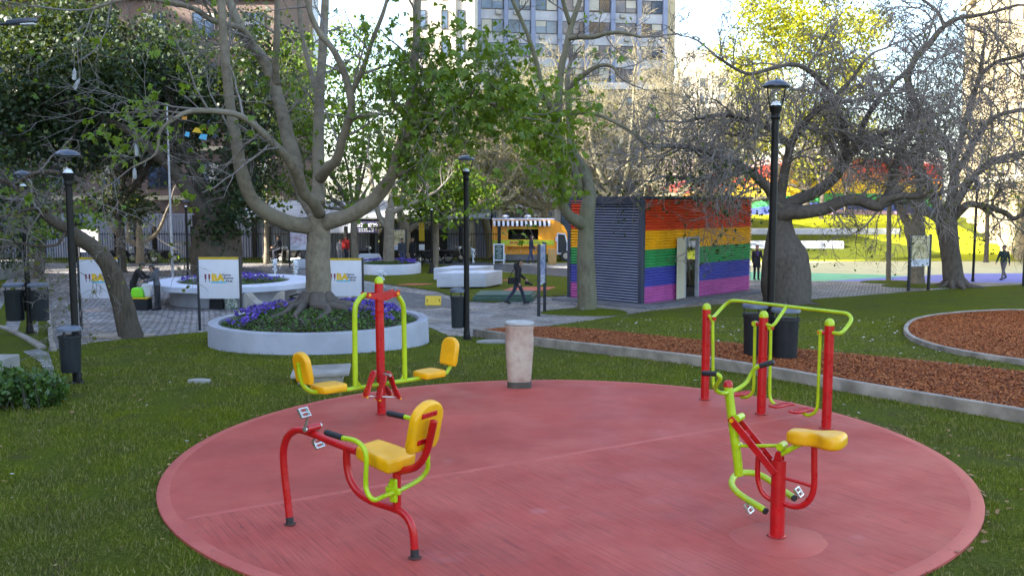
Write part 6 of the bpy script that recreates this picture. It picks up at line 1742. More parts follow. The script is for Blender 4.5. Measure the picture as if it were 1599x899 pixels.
for (px, py, dy, rx, rz, k) in ((365, 280, 1, 1.7, 1.3, 80), (375, 330, -.8, 1.2, .9, 50), (300, 165, 1, 2.2, 1.5, 90), (390, 230, 0, 2.0, 1.7, 90), (350, 130, 0, 2.3, 1.8, 90), (420, 150, .5, 2.0, 1.8, 70), (270, 100, 0, 2.2, 1.6, 80), (335, 365, -1.1, .9, .6, 26), (400, 60, .5, 2.0, 1.4, 60)):
    pts += cloud(at(px, py, 48 + dy), (rx, rx, rz), k)
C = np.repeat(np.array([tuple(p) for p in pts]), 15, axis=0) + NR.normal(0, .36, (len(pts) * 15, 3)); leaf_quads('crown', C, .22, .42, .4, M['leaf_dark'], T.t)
# mid green trees behind the big tree
MG = 'mid green trees behind the flower planter'
leafy('leafy_tree', 'mid green leafy tree in the gap between the big tree limbs', 555, 408, 54, .25, [(470, 200, 0, 2.3, 1.9), (545, 210, 0, 2.3, 1.8), (590, 130, 1, 2.2, 1.7), (450, 100, 1, 2.2, 1.8), (510, 290, 0, 2.0, 1.2), (430, 290, 0, 1.9, 1.3), (560, 60, 1, 1.9, 1.1), (510, 140, 0, 1.9, 1.5), (615, 210, 0, 1.8, 1.4), (400, 210, 1, 1.6, 1.3)], M['leaf_mid'], M['bark'], .21, 12, 11, (553, 330), MG)
leafy('leafy_tree', 'low dense mid green tree hanging over the slim lamp by the white slabs', 679, 410, 53, .22, [(690, 285, 0, 1.9, 1.3), (655, 320, -1, 1.5, .8), (735, 300, 0, 1.6, 1.1), (700, 330, -1, 1.5, .7), (640, 270, 0, 1.6, 1.2)], M['leaf_mid'], M['bark'], .20, 13, 22, (679, 330), MG)
# pale trunks in the middle distance
def pale_tree(name, label, g, y, trunk, limbs, A=SPARSE, bm_=None, lf=None, dens=.9):
    T = Tree(name, label, g, y, bm_ or M['bark'], M['twig'], A)
    T.limb(trunk, 12, dens=0)
    for l in limbs: T.limb(l, 9, dens=dens, spawn=(.35, 1))
    if lf: T.leaves(lf[0], lf[1], .17, .2, .6, prob=lf[2])
    return T.done()
g = FARPL + Zv * .5
pale_tree('pale_tree', 'pale forked tree growing from the far round flower planter', g, 49.5, [(607, 410, 0, 9.5), (607, 385, 0, 8.5), (608, 350, 0, 8), (610, 325, 0, 7)], [[(606, 358, 0, 5), (596, 345, 0, 4.6), (588, 325, 0, 4), (582, 290, 0, 3), (575, 250, 0, 2)], [(610, 330, 0, 6), (612, 300, 0, 5), (615, 260, 0, 4), (625, 200, 0, 3)], [(612, 332, 0, 4), (630, 324, 0, 4), (650, 316, 0, 3.4), (680, 300, 0, 2)]])
g = V(at(634, 402, 58)); g.z = -.9
pale_tree('pale_tree', 'grey crooked tree just right of the far round flower planter', g, 56.5, [(634, 405, 0, 8), (634, 385, 0, 7.5), (633, 360, 0, 8), (628, 340, 0, 7)], [[(628, 345, 0, 6.5), (624, 325, 0, 5), (630, 300, 0, 4), (628, 250, 0, 3)], [(636, 362, 0, 5), (648, 353, 0, 4.6), (662, 352, 0, 3.6), (690, 340, 0, 2)]])
g = V(at(218, 405, 55)); g.z = -.9
pale_tree('pale_tree', 'small pale tree with upturned limbs near the railing, left of the flagpole', g, 55, [(219, 412, 0, 7), (219, 390, 0, 6), (218, 372, 0, 5.6), (217, 358, 0, 5)], [[(215, 380, 0, 4), (203, 378, 0, 4), (201, 360, 0, 3.6), (202, 340, 0, 3), (204, 300, 0, 2)], [(212, 378, 0, 3.6), (195, 375, 0, 3.4), (180, 362, 0, 2.6), (168, 340, 0, 2)], [(222, 378, 0, 3.6), (238, 370, 0, 3.4), (250, 355, 0, 2.6), (262, 325, 0, 2)], [(218, 360, 0, 4), (215, 335, 0, 3), (208, 290, 0, 2)]], lf=(M['leaf_mid'], 2, .3))
g = V(at(416, 405, 56.5)); g.z = -.9
pale_tree('thin_tree', 'thin straight grey trunk between the fat bottle tree and the big tree', g, 56.5, [(416, 412, 0, 4.2), (416, 380, 0, 3.6), (416, 335, 0, 3.2), (418, 280, 0, 3)], [[(418, 282, 0, 2.6), (425, 230, 0, 2.2), (430, 170, 0, 1.6)], [(417, 300, 0, 2), (405, 260, 0, 1.6), (395, 210, 0, 1.4)]])
# sunlit twiggy trees behind the truck and in front of the grey block
TG = 'sunlit bare twiggy trees behind the food truck'
for i, (px, py, y, trunk_lean, top, lb) in enumerate(((735, 400, 61, 0, 150, 'sunlit bare tree just left of the food truck, upright'), (768, 398, 63, -14, 190, 'sunlit bare tree leaning left behind the food truck'), (842, 398, 66, 10, 160, 'sunlit bare tree rising behind the food truck cab'), (960, 392, 62, 5, 100, 'sunlit bare tree behind the kiosk, golden topped'), (1040, 392, 66, -6, 140, 'sunlit bare tree behind the right end of the kiosk'), (1110, 392, 64, 6, 130, 'sunlit bare tree between the kiosk and the bottle tree'), (705, 402, 64, -4, 170, 'sunlit bare tree behind the low dense mid green tree'))):
    b = at(px, py, y); g = V((b.x, y, zt(b.x, y)))
    A = dict(FINE); A['gap'] = .55; A['L0'] = 2.3; A['rmin'] = .013
    T = Tree('bare_tree', lb, g, y, M['bark_gold'], M['bark_gold'], A, TG)
    l = trunk_lean
    T.limb([(px, py + 4, 0, 8), (px + l * .3, py - 30, 0, 6.5), (px + l, py - 75, 0, 5.5)], 10, dens=0)
    for k in range(6):
        a = -1.25 + 2.5 * k / 5 + R.uniform(-.15, .15); Lp = (py - 75 - top) * R.uniform(.75, 1.0)
        x0, y0 = px + l, py - 72; dy = R.uniform(-1.5, 1.5)
        T.limb([(x0, y0, 0, 4.5), (x0 + math.sin(a) * Lp * .38, y0 - math.cos(a) * Lp * .25, dy * .4, 3.6), (x0 + math.sin(a) * Lp * .62, y0 - math.cos(a) * Lp * .62, dy * .8, 2.4), (x0 + math.sin(a) * Lp * .72, y0 - Lp * (.7 + .3 * math.cos(a)), dy, 1.4)], 7, dens=1.1, spawn=(.2, 1))
    if i in (0, 2): T.leaves(M['leaf_olive'], 2, .2, .2, .4, prob=.25)
    T.done()
# the sunlit yellow-green tree at the back right, and its neighbours
leafy('tall_tree', 'tall sunlit yellow green tree rising behind the bare branches and tall lamp', 1262, 352, 78, .35, [(1255, 60, 0, 3.4, 2.4), (1190, 130, 0, 2.8, 2.2), (1320, 110, 0, 2.6, 2.2), (1260, 190, -1, 3.2, 2.2), (1175, 215, 0, 2.6, 1.7), (1340, 215, 0, 2.3, 1.7), (1200, 20, 0, 2.6, 2.0), (1290, -20, 1, 2.8, 1.9), (1150, 265, 0, 2.0, 1.2), (1260, 262, 0, 2.3, 1.1), (1150, 90, 0, 2.0, 1.6), (1345, 40, 0, 2.2, 1.8)], M['leaf_yellow'], M['bark_brown'], .26, 13, 11, (1258, 290), None)
leafy('leafy_tree', 'smaller sunlit yellow green tree in front of the beige stone building', 1540, 400, 58, .16, [(1540, 250, 0, 1.8, 1.3), (1585, 300, 0, 1.5, 1.1), (1500, 300, 0, 1.5, 1.0), (1600, 210, 0, 1.6, 1.2)], M['leaf_yellow'], M['bark_brown'], .18, 8, 8, (1542, 330), None)
for (px, y, lb) in ((1283, 76, 'dark slim trunk on the grass bank before the mural, left one'), (1320, 77, 'dark slim trunk on the grass bank before the mural, right one')):
    b = at(px, 345, y); g = V((b.x, y, zt(b.x, y)))
    pale_tree('thin_tree', lb, g, y, [(px, 350, 0, 4.5), (px, 330, 0, 3.6), (px + 2, 290, 0, 3)], [[(px + 2, 295, 0, 2.6), (px + 8, 260, 0, 2), (px + 20, 220, 0, 1.4)], [(px + 2, 300, 0, 2.2), (px - 10, 265, 0, 1.8), (px - 25, 230, 0, 1.2)]], FINE, M['bark_brown'])

# --- bush at the lower left
g = G(25, 632)
t = thing('leafy_bush', 'low glossy dark green bush at the left edge of the lawn', 'bush', g)
tb = MB()
for _ in range(26): grow(tb, g + V((R.uniform(-.9, .55), R.uniform(-.4, .5), 0)), (rnd_unit() + Zv * 1.4).normalized(), R.uniform(.25, .45), .010, 2, SPARSE, [])
tb.build('stems', M['twig_dark'], t)
pts = []
for c, r, k in (((-.35, 0, .24), (.62, .5, .26), 330), ((.28, .05, .20), (.42, .42, .22), 200), ((-.95, .1, .26), (.5, .45, .26), 200)):
    pts += cloud(g + V(c), r, k)
C = np.repeat(np.array([tuple(p) for p in pts]), 7, axis=0) + NR.normal(0, .05, (len(pts) * 7, 3)); C[:, 2] = np.maximum(C[:, 2], .02)
M['bushleaf'] = leafmat('glossy_bush_leaf', [(.03, .07, .015), (.05, .105, .02), (.085, .15, .035), (.02, .05, .012)], .2, .32)
leaf_quads('foliage', C, .085, .36, -.3, M['bushleaf'], t)
# hanging bottle lanterns and the rainbow pinwheel in the branches
n = NT('clear_plastic'); n.set((.55, .58, .62), .15); n.b.inputs['Transmission Weight'].default_value = .6; M['bottle'] = n.m
def bottle(px, py, y, tilt, top, lb):
    p = at(px, py, y); s = y / FPX
    t = thing('hanging_bottle', lb, 'hanging bottle', p, 'clear bottles hung in the left branches')
    ax = V((math.sin(tilt), 0, math.cos(tilt)))
    mb = MB(); pr = [(-9, 2.6), (-8, 3.1), (4, 3.1), (7, 1.4), (9, 1.3)]
    mb.tube([p + ax * a * s for a, r in pr], [r * s for a, r in pr], 10); mb.build('bottle', M['bottle'], t)
    mb = MB(); mb.tube([p + ax * 9 * s, at(px + R.uniform(-2, 2), top, y)], .006, 4); mb.build('string', M['twig'], t)
bottle(116, 116, 18.0, 0.05, 60, 'clear hanging bottle, the upper and upright one near the top left')
bottle(120, 131, 18.0, .55, 60, 'clear hanging bottle tilted right just below the upright one')
bottle(210, 270, 17.6, .0, 205, 'clear hanging bottle above the leaning tree, the lowest one')
bottle(213, 234, 17.6, -.1, 205, 'clear hanging bottle above the leaning tree, middle one')
p = at(312, 207, 47)
t = thing('rainbow_kite', 'small rainbow coloured kite caught in the dark tree branches', 'kite', p)
for (dx, dz, cm, w_, h_) in ((-20, 3, M['ink_blue'], 7, 8), (-3, -3, M['ink_yellow'], 14, 8), (5, 7, M['rainblue'] if 'rainblue' in M else M['ink_blue'], 11, 9), (15, -8, M['ink_red'], 6, 7), (-24, -22, M['orange'], 7, 6), (-45, -24, M['ink_yellow'], 7, 4)):
    s = 47 / FPX; c = at(312 + dx, 207 + dz, 47); mb = MB()
    mb.slab([(-w_ * s * .6, -h_ * s * .3), (w_ * s * .5, -h_ * s * .6), (w_ * s * .6, h_ * s * .4), (-w_ * s * .3, h_ * s * .6)], c, V((1, 0, 0)), V((0, .3, 1)).normalized(), V((0, -1, .3)).normalized(), .02, .004)
    mb.build('sail', cm, t)
# overhead street luminaire at the top left
p0, p1 = at(-60, 44, 26), at(58, 33, 26)
t = thing('street_light', 'grey street light head on a long arm at the top left corner', 'street light', p0)
mb = MB(); mb.tube([p0, p0.lerp(p1, .55), p0.lerp(p1, .7)], [.05, .045, .04], 10); mb.tube([p0, V((p0.x, p0.y, zt(0, 26)))], .08, 12); mb.build('arm', M['bin'], t)
mb = MB(); u_ = (p1 - p0).normalized(); mb.slab([(0, -.12), (.35, -.16), (.75, -.10), (.80, 0), (.75, .10), (.35, .16), (0, .12)], p0.lerp(p1, .62) - Zv * .05, u_, V((0, 1, 0)), Zv, .13, .04); mb.build('head', M['cap'], t)
mb = MB(); mb.slab([(.38, -.12), (.72, -.08), (.72, .08), (.38, .12)], p0.lerp(p1, .62) - Zv * .09, u_, V((0, 1, 0)), Zv, .05, .02); mb.build('lens', M['glassbulb'], t)
# flagpole
g = G(270, 440); t = thing('flag_pole', 'slim white flagpole on a square base left of the fat bottle tree', 'flag pole', g)
mb = MB(); mb.tube([g, g + Zv * 8.4], [.06, .04], 12); mb.build('pole', mat('pale_grey_paint', (.38, .39, .42), (.30, .31, .34), 3, .5), t)
mb = MB(); mb.box(g + V((-.22, -.22, 0)), g + V((.22, .22, .06)), .01); mb.build('base', M['concrete'], t)
# ------------------------------------------------------------------ people
M['skin'] = mat('skin', (.42, .24, .17), (.36, .20, .14), 6, .55, .05, 80)
HAIRS = {'black': mat('black_hair', (.014, .011, .010), (.025, .02, .017), 20, .5, .4, 90), 'brown': mat('brown_hair', (.06, .035, .02), (.09, .055, .03), 20, .5, .4, 90)}
_cl = {}
def cloth(c):
    if c not in _cl: _cl[c] = mat('cloth_%d' % len(_cl), c, tuple(x * .72 for x in c), 7, .85, .5, 45, bdist=.02, which='Object')
    return _cl[c]
def voxel(o, s):
    m = o.modifiers.new('skin', 'REMESH'); m.mode = 'VOXEL'; m.voxel_size = s; m.use_smooth_shade = True
    m2 = o.modifiers.new('smooth', 'SMOOTH'); m2.factor = .5; m2.iterations = 2
def rotx(v, a): c, s = math.cos(a), math.sin(a); return V((v.x, v.y * c - v.z * s, v.y * s + v.z * c))
def person(label, g, head, legs=((.0, .0), (.0, .0)), arms=((.05, .2, .1), (.05, .2, .1)), lean=0.0, nod=0.0, h=1.72, top=(.02, .02, .02), trousers=(.03, .035, .06), shoes=(.02, .02, .02), hair='black', long_hair=False, coat=False, hood=None, vest=None, glasses=False, shirt=None):
    """facing local +Y; legs: (swing, knee) each; arms: (swing, elbow, out) each; angles in radians"""
    k = h / 1.72
    t = thing('person', label, 'person', g, None, head)
    hip = V((0, 0, .92)); J = {}
    for i, s in enumerate((-1, 1)):
        a, kn = legs[i]; hp = V((.09 * s, 0, .92)); kp = hp + V((0, math.sin(a), -math.cos(a))) * .43
        an = kp + V((0, math.sin(a - kn), -math.cos(a - kn))) * .43; J['leg', i] = (hp, kp, an, a - kn)
    low = min(J['leg', i][2].z for i in (0, 1)) - .08
    dz = -low
    def tor(x, y, z): return hip + rotx(V((x, y, z - .92)), -lean)
    SH = [tor(-.185, 0, 1.40), tor(.185, 0, 1.40)]
    for i, s in enumerate((-1, 1)):
        sw, el, ou = arms[i]
        d1 = V((s * math.sin(ou), math.sin(sw), -math.cos(sw))).normalized(); d2 = V((s * math.sin(ou) * .3, math.sin(sw + el), -math.cos(sw + el))).normalized()
        J['arm', i] = (SH[i], SH[i] + d1 * .29, SH[i] + d1 * .29 + d2 * .26, d2)
    up = lambda v: (v + V((0, 0, dz))) * k
    U = lambda mb: setattr(mb, 'v', [tuple(up(V(a))) for a in mb.v])
    nk = tor(0, .0, 1.47); hc = nk + rotx(V((0, .035, .15)), -(lean * .6 + nod)); hr = lambda x, y, z: hc + rotx(V((x, y, z)), -(lean * .6 + nod))
    def torso(mb, ex):
        prof = [(.90, .165, .115), (.98, .160, .112), (1.08, .140, .100), (1.2, .152, .108), (1.32, .175, .115), (1.40, .165, .10), (1.445, .09, .07)]
        mb.ring([[tor((a + ex) * math.cos(q), (b + ex) * math.sin(q), z) for q in [2 * PI * j / 16 for j in range(16)]] for z, a, b in prof])
    # body: one continuous skin
    mb = MB(); torso(mb, -.012); mb.capsule(nk - V((0, 0, .05)), hc - V((0, 0, .03)), .058, .05)
    mb.ring([[hr(.073 * a * math.cos(q), (.092 * a) * math.sin(q) + o_, z) for q in [2 * PI * j / 16 for j in range(16)]] for z, a, o_ in ((-.115, .35, .03), (-.10, .62, .025), (-.06, .85, .01), (0, 1, 0), (.05, 1.0, -.005), (.09, .8, -.01), (.113, .35, -.01))])
    mb.capsule(hr(0, .088, .015), hr(0, .108, -.02), .012, .015, 8)
    for s in (-1, 1): mb.capsule(hr(.075 * s, -.005, .015), hr(.077 * s, -.005, -.025), .014, .011, 8)
    mb.capsule(hr(-.02, .086, -.055), hr(.02, .086, -.055), .010, .010, 8)
    for i in (0, 1):
        a, b, c, d = J['arm', i]; s = (-1, 1)[i]
        mb.capsule(a, b, .046, .038); mb.capsule(b, c, .038, .027)
        pm = c + d * .05; mb.capsule(c, pm + d * .03, .026, .032, 10)
        sd = V((1, 0, 0)) if abs(d.x) < .8 else V((0, 1, 0)); lat = d.cross(sd).normalized()
        for f, (o_, L) in enumerate(((-.030, .062), (-.010, .075), (.010, .07), (.028, .055))):
            b0_ = pm + d * .03 + lat * o_; m_ = b0_ + (d + sd * -s * .25).normalized() * L * .55; mb.capsule(b0_, m_, .0095, .009, 8); mb.capsule(m_, m_ + (d + sd * -s * .9).normalized() * L * .5, .009, .008, 8)
        th = pm - d * .015 + lat * -.032; mb.capsule(th, th + (d * .8 - lat * .6 - sd * s * .3).normalized() * .055, .011, .009, 8)
        a, b, c, _ = J['leg', i]; mb.capsule(a, b, .075, .052); mb.capsule(b, c, .052, .036)
        fd = V((0, math.cos(J['leg', i][3] * .5), math.sin(J['leg', i][3] * .5))); mb.capsule(c - V((0, 0, .03)), c + fd * .13 - V((0, 0, .045)), .034, .028)
    U(mb); o = mb.build('body', M['skin'], t, off=V((0, 0, 0)), ang=180); voxel(o, .0105 * k)
    # clothes
    mb = MB(); torso(mb, .012)
    if coat: mb.ring([[tor((.175 + .02) * q2 * math.cos(q), (.125 + .02) * q2 * math.sin(q), z) for q in [2 * PI * j / 16 for j in range(16)]] for z, q2 in ((.62, 1.02), (.75, 1.05), (.95, .98), (1.1, .85))])
    mb.capsule(tor(0, 0, 1.42), tor(0, .005, 1.485), .085, .066)
    for i in (0, 1):
        a, b, c, d = J['arm', i]; mb.capsule(a, b, .066, .056); mb.capsule(b, c - d * .01, .055, .042)
    if hood: mb.capsule(tor(0, -.09, 1.44), tor(0, -.10, 1.50), .10, .08)
    U(mb); o = mb.build('jacket', cloth(top), t, off=V((0, 0, 0)), ang=180); voxel(o, .014 * k)
    if vest:
        mb = MB(); torso(mb, .028); U(mb); o = mb.build('vest', cloth(vest), t, off=V((0, 0, 0)), ang=180); voxel(o, .014 * k)
    if shirt:
        mb = MB(); mb.box(tor(-.05, .118, 1.22), tor(.05, .135, 1.43)); U(mb); mb.build('scarf', cloth(shirt), t, off=V((0, 0, 0)))
    mb = MB()
    mb.ring([[hip + V(((.165) * q2 * math.cos(q), .12 * q2 * math.sin(q), z)) for q in [2 * PI * j / 16 for j in range(16)]] for z, q2 in ((-.10, .75), (-.04, 1.0), (.03, 1.0), (.07, .95))])
    for i in (0, 1): a, b, c, _ = J['leg', i]; mb.capsule(a, b, .088, .066); mb.capsule(b, c, .066, .052)
    U(mb); o = mb.build('trousers', cloth(trousers), t, off=V((0, 0, 0)), ang=180); voxel(o, .014 * k)
    for i in (0, 1):
        c = J['leg', i][2]; fd = V((0, math.cos(J['leg', i][3] * .5), math.sin(J['leg', i][3] * .5)))
        mb = MB(); mb.capsule(c + V((0, 0, -.03)) - fd * .03, c + fd * .15 - V((0, 0, .04)), .046, .038); U(mb); mb.build('shoe', cloth(shoes), t, off=V((0, 0, 0)), ang=180)
    mb = MB()
    mb.ring([[hr(.082 * a * math.cos(q), .098 * a * math.sin(q) - .014, z) for q in [2 * PI * j / 16 for j in range(16)]] for z, a in ((.035, 1.02), (.06, 1.04), (.09, .86), (.115, .5), (.124, .12))])
    mb.ring([[hr(.080 * a * math.cos(q), .055 * a * math.sin(q) - .058, z) for q in [2 * PI * j / 12 for j in range(12)]] for z, a in ((-.10 if not long_hair else -.26, .6), (-.05, 1.0), (.05, 1.1), (.09, .8))])
    if hood == 'up': mb.capsule(hr(0, -.02, -.06), hr(0, -.03, .04), .10, .112)
    U(mb); o = mb.build('hair' if hood != 'up' else 'hood', HAIRS[hair] if hood != 'up' else cloth(top), t, off=V((0, 0, 0)), ang=180); voxel(o, .012 * k)
    mb = MB()
    for s in (-1, 1): mb.ball(hr(.03 * s, .082, .018), .011 if not glasses else .022, 8, 6, (1, .5, 1 if not glasses else .7))
    if glasses: mb.tube([hr(-.075, .03, .022), hr(-.05, .085, .022), hr(.05, .085, .022), hr(.075, .03, .022)], .005, 6)
    U(mb); mb.build('sunglasses' if glasses else 'eyes', M['black'], t, off=V((0, 0, 0)))
    return t
def ground_at(px, py): return G(px, py)
FACE_L, FACE_R, FACE_C, FACE_B = PI / 2, -PI / 2, PI, 0.0
g = G(808, 475)
pw = person('person in a black padded coat walking right with a camera and shoulder bag', g, FACE_R + .15, ((.42, .12), (-.38, .30)), ((.35, .5, .15), (-.15, .3, .2)), .06, .2, 1.74, (.016, .016, .020), (.028, .036, .065), hair='black', coat=False, hood='on')
gw = g
mb = MB(); c = g + V((-.20, -.12, .90)); mb.slab([(-.16, -.12), (.16, -.12), (.16, .12), (-.16, .12)], c, V((1, 0, 0)), Zv, V((0, -1, 0)), .14, .03, corner=.05)
t = thing('shoulder_bag', 'black shoulder bag hanging behind the walking person', 'bag', c); mb.build('body', cloth((.012, .012, .014)), t)
mb = MB(); mb.tube(smooth([c + V((-.10, 0, .12)), c + V((.02, -.04, .36)), g + V((-.02, -.15, 1.40)), g + V((.06, -.08, 1.46))], 5), .014, 6); mb.build('strap', M['black'], t)
mb = MB(); c = g + V((.36, -.2, .82)); mb.obox(c, (1, 0, 0), (0, 1, 0), (.09, .06, .06), .02)
t = thing('camera', 'black camera held low by the walking person', 'camera', c); mb.build('body', M['black'], t)
mb = MB(); mb.tube([c + V((.06, 0, -.02)), c + V((.20, 0, -.06))], [.05, .045], 14); mb.build('lens_barrel', M['rubber'], t)
g = G(1181, 437)
person('person in a dark coat and sunglasses with violet scarf beside the kiosk', g, FACE_C + .05, ((.05, 0), (-.05, 0)), ((.25, 1.2, .15), (.05, .2, .12)), 0, 0, 1.68, (.013, .012, .018), (.012, .012, .015), hair='brown', coat=True, glasses=True, shirt=(.10, .06, .25))
g = G(1566, 437)
person('person in a dark green sweater and grey trousers walking left at the far right', g, FACE_L + .55, ((.34, .1), (-.30, .35)), ((-.2, .15, .18), (.25, .25, .18)), .02, .1, 1.70, (.015, .045, .040), (.16, .15, .145), hair='black', shirt=None)
c = BENCHC
g = V(at(209, 470, BENCHC.y - 2.3)); g.z = zt(0, g.y)
person('person in a black jacket bending over a bag by the planter bench', g, FACE_R + .1, ((.1, .1), (-.1, .05)), ((.7, .6, .1), (.6, .7, .1)), .45, .25, 1.70, (.010, .010, .011), (.014, .014, .018), hair='black')
gA = g.copy()
g = V(at(246, 468, BENCHC.y - 2.9)); g.z = zt(0, g.y)
person('person in a grey hooded jacket looking down beside the planter bench', g, FACE_L + .1, ((.05, .0), (-.05, .0)), ((.35, 1.1, .1), (.3, 1.2, .1)), .12, .5, 1.62, (.085, .09, .105), (.03, .03, .035), hair='black', hood='on')
gB = g.copy()
g = V(at(771, 407, 57.2)); g.z = -.9
person('person in a blue jacket and jeans waiting at the food truck counter', g, FACE_R + .3, ((.25, .1), (-.22, .2)), ((.3, .7, .1), (.1, .4, .1)), .03, .0, 1.72, (.035, .04, .075), (.05, .07, .16), hair='brown')
g.x = at(829, 407, 57.2).x; bpy.data.objects['person.005'].location = g
for (px, y, lb, kw) in ((540.5, 57.0, 'person in a red jacket standing at the railing behind the big tree', dict(top=(.45, .02, .02))), (531, 57.2, 'person in pale clothes beside the red jacketed one at the railing', dict(top=(.4, .4, .42), trousers=(.3, .3, .33), h=1.5)), (628, 52.6, 'person in a grey jacket seen from behind near the far round planter', dict(top=(.05, .055, .08), trousers=(.06, .08, .16))), (645, 53.0, 'person with long hair in a black coat near the far round planter', dict(top=(.016, .016, .018), coat=True, long_hair=True, hair='brown'))):
    g = V(at(px, 400, y)); g.z = zt(0, y)
    person(lb, g, FACE_C + R.uniform(-.8, .8), ((.04, 0), (-.04, 0)), **kw)
for (px, y, lb, kw) in ((232, 57.0, 'person in a pale top sitting on a scooter by the railing', dict(top=(.45, .47, .5), trousers=(.05, .08, .16))), (438, 57.2, 'person in dark clothes sitting on a motorbike by the railing', dict(top=(.02, .022, .03)))):
    g = V(at(px, 400, y)); g.z = -.9 + .22
    person(lb, g, FACE_L, ((1.2, 1.2), (1.1, 1.2)), ((.6, .4, .1), (.6, .4, .1)), .1, .1, 1.7, **kw)
stp = bpy.data.objects.get('terrace_step')
# a visitor seated on the lower terrace step, seen through the kiosk window
g = G(1075, 386); zz = zt(g.x, g.y)
g = V((g.x, g.y, zz))
person('person in a tan jacket sitting on the bank, seen through the kiosk window', g, FACE_C, ((1.35, 1.2), (1.3, 1.3)), ((.6, .8, .1), (.6, .8, .1)), .25, .3, 1.7, (.36, .24, .12), (.25, .28, .35), hair='brown')
mb = MB(); mb.box(g + V((-.9, -.1, -.4)), g + V((.9, .45, .42)), .03); mb.build('stone_block', M['whitestone'], None, 'pale stone block used as a seat on the bank, seen through the kiosk window', 'block')

# bags on and under the planter bench
def bag(c, w_, h, d, m, lb, name='bag', top=None):
    t = thing(name, lb, 'bag', c)
    mb = MB(); o_ = [(-w_ * .5, 0), (w_ * .5, 0), (w_ * .47, h * .7), (w_ * .3, h), (-w_ * .3, h), (-w_ * .47, h * .7)]
    mb.slab([(p.x, p.y) for p in smooth([V((a, b, 0)) for a, b in o_ + o_[:1]], 3)[:-1]], c + V((0, d / 2, 0)), V((1, 0, 0)), Zv, V((0, -1, 0)), d, min(.05, d * .3)); mb.build('body', m, t)
    mb = MB(); mb.tube(smooth([c + V((-w_ * .15, 0, h * .95)), c + V((-w_ * .08, 0, h * 1.18)), c + V((w_ * .08, 0, h * 1.18)), c + V((w_ * .15, 0, h * .95))], 4), .012, 6); mb.build('handle', M['black'], t)
    return t
fy = BENCHC.y - 2.62
def bp(px, dy=0, dz=0): p = at(px, 480, fy + dy); return V((p.x, p.y, zt(0, fy) + dz))
bag(bp(338, .1), .46, .50, .25, cloth((.014, .014, .016)), 'black backpack on the ground under the planter bench ledge', 'backpack')
bag(bp(361, .12), .42, .45, .2, mat('patterned_bag', (.5, .5, .42), (.12, .20, .16), 12, .6, lo=.45, hi=.55), 'patterned shopping bag on the ground under the planter bench ledge', 'shopping_bag')
q = V((gA.x + .45, gA.y - .45, gA.z - .0))
t = thing('suitcase', 'black case with yellow trim on the ground before the two people', 'case', q)
mb = MB(); mb.box(q + V((-.35, -.25, 0)), q + V((.30, .25, .40)), .04); mb.build('body', cloth((.016, .016, .018)), t)
mb = MB(); mb.box(q + V((-.36, -.26, .401)), q + V((.31, .26, .45)), .01); mb.build('trim', M['boardyellow'], t)
bag(q + V((-.1, -.05, .45)), .42, .34, .25, mat('neon_bag', (.22, .70, .02), (.18, .6, .02), 4, .4), 'neon green plastic bag on top of the black case', 'plastic_bag')
bag(q + V((.16, .1, .45)), .36, .46, .2, mat('white_bag', (.6, .62, .66), (.5, .52, .56), 5, .4), 'white plastic bag beside the neon green one', 'plastic_bag')
# a coil of cable by the planter and a dark bag
g = G(462, 474); mb = MB()
mb.tube([g + V((.22 * math.cos(a * .5), .16 * math.sin(a * .5) , .05 + .05 * math.sin(a * .31) + .012 * a)) for a in range(0, 26)], .03, 6); mb.build('dark_coil', M['bin'], None, 'dark bundled cloth on the paving behind the flower planter', 'bundle')

# ------------------------------------------------------------------ motorbikes by the railing
def motorbike():
    t = thing('motorbike', 'x', 'motorbike', (0, 0, 0), 'motorbikes parked along the railing')
    for x in (-.62, .62):
        mb = MB(); mb.tube([V((x + .26 * math.cos(a), 0, .30 + .26 * math.sin(a))) for a in [2 * PI * j / 20 for j in range(21)]], .055, 8, cap=False); wh = mb.build('wheel', M['rubber'], t)
        mb = MB(); mb.tube([(x, -.06, .30), (x, .06, .30)], .12, 14); mb.build('hub', M['steel'], wh)
    mb = MB(); o_ = [(-.5, .40), (-.1, .30), (.25, .34), (.45, .60), (.30, .82), (.0, .80), (-.2, .68), (-.62, .70)]
    mb.slab(o_, (0, .12, 0), V((1, 0, 0)), Zv, V((0, -1, 0)), .24, .06, corner=.06); mb.build('body', M['black'], t)
    mb = MB(); mb.slab([(-.70, .70), (.05, .76), (.02, .84), (-.35, .82), (-.72, .86)], (0, .13, 0), V((1, 0, 0)), Zv, V((0, -1, 0)), .26, .04, corner=.05); mb.build('seat', M['rubber'], t)
    mb = MB(); mb.tube([(.62, 0, .30), (.42, 0, 1.0)], .035, 8); mb.tube([(.40, -.32, 1.02), (.44, 0, 1.0), (.40, .32, 1.02)], .018, 8); mb.build('fork', M['steel'], t)
    mb = MB(); mb.ball((.55, 0, .92), .09, 12, 8); mb.build('headlight', M['glassbulb'], t)
    mb = MB(); mb.tube([(-.9, .12, .36), (-.2, .14, .28)], [.05, .03], 8); mb.build('exhaust', M['steel'], t)
    return t
mk = None
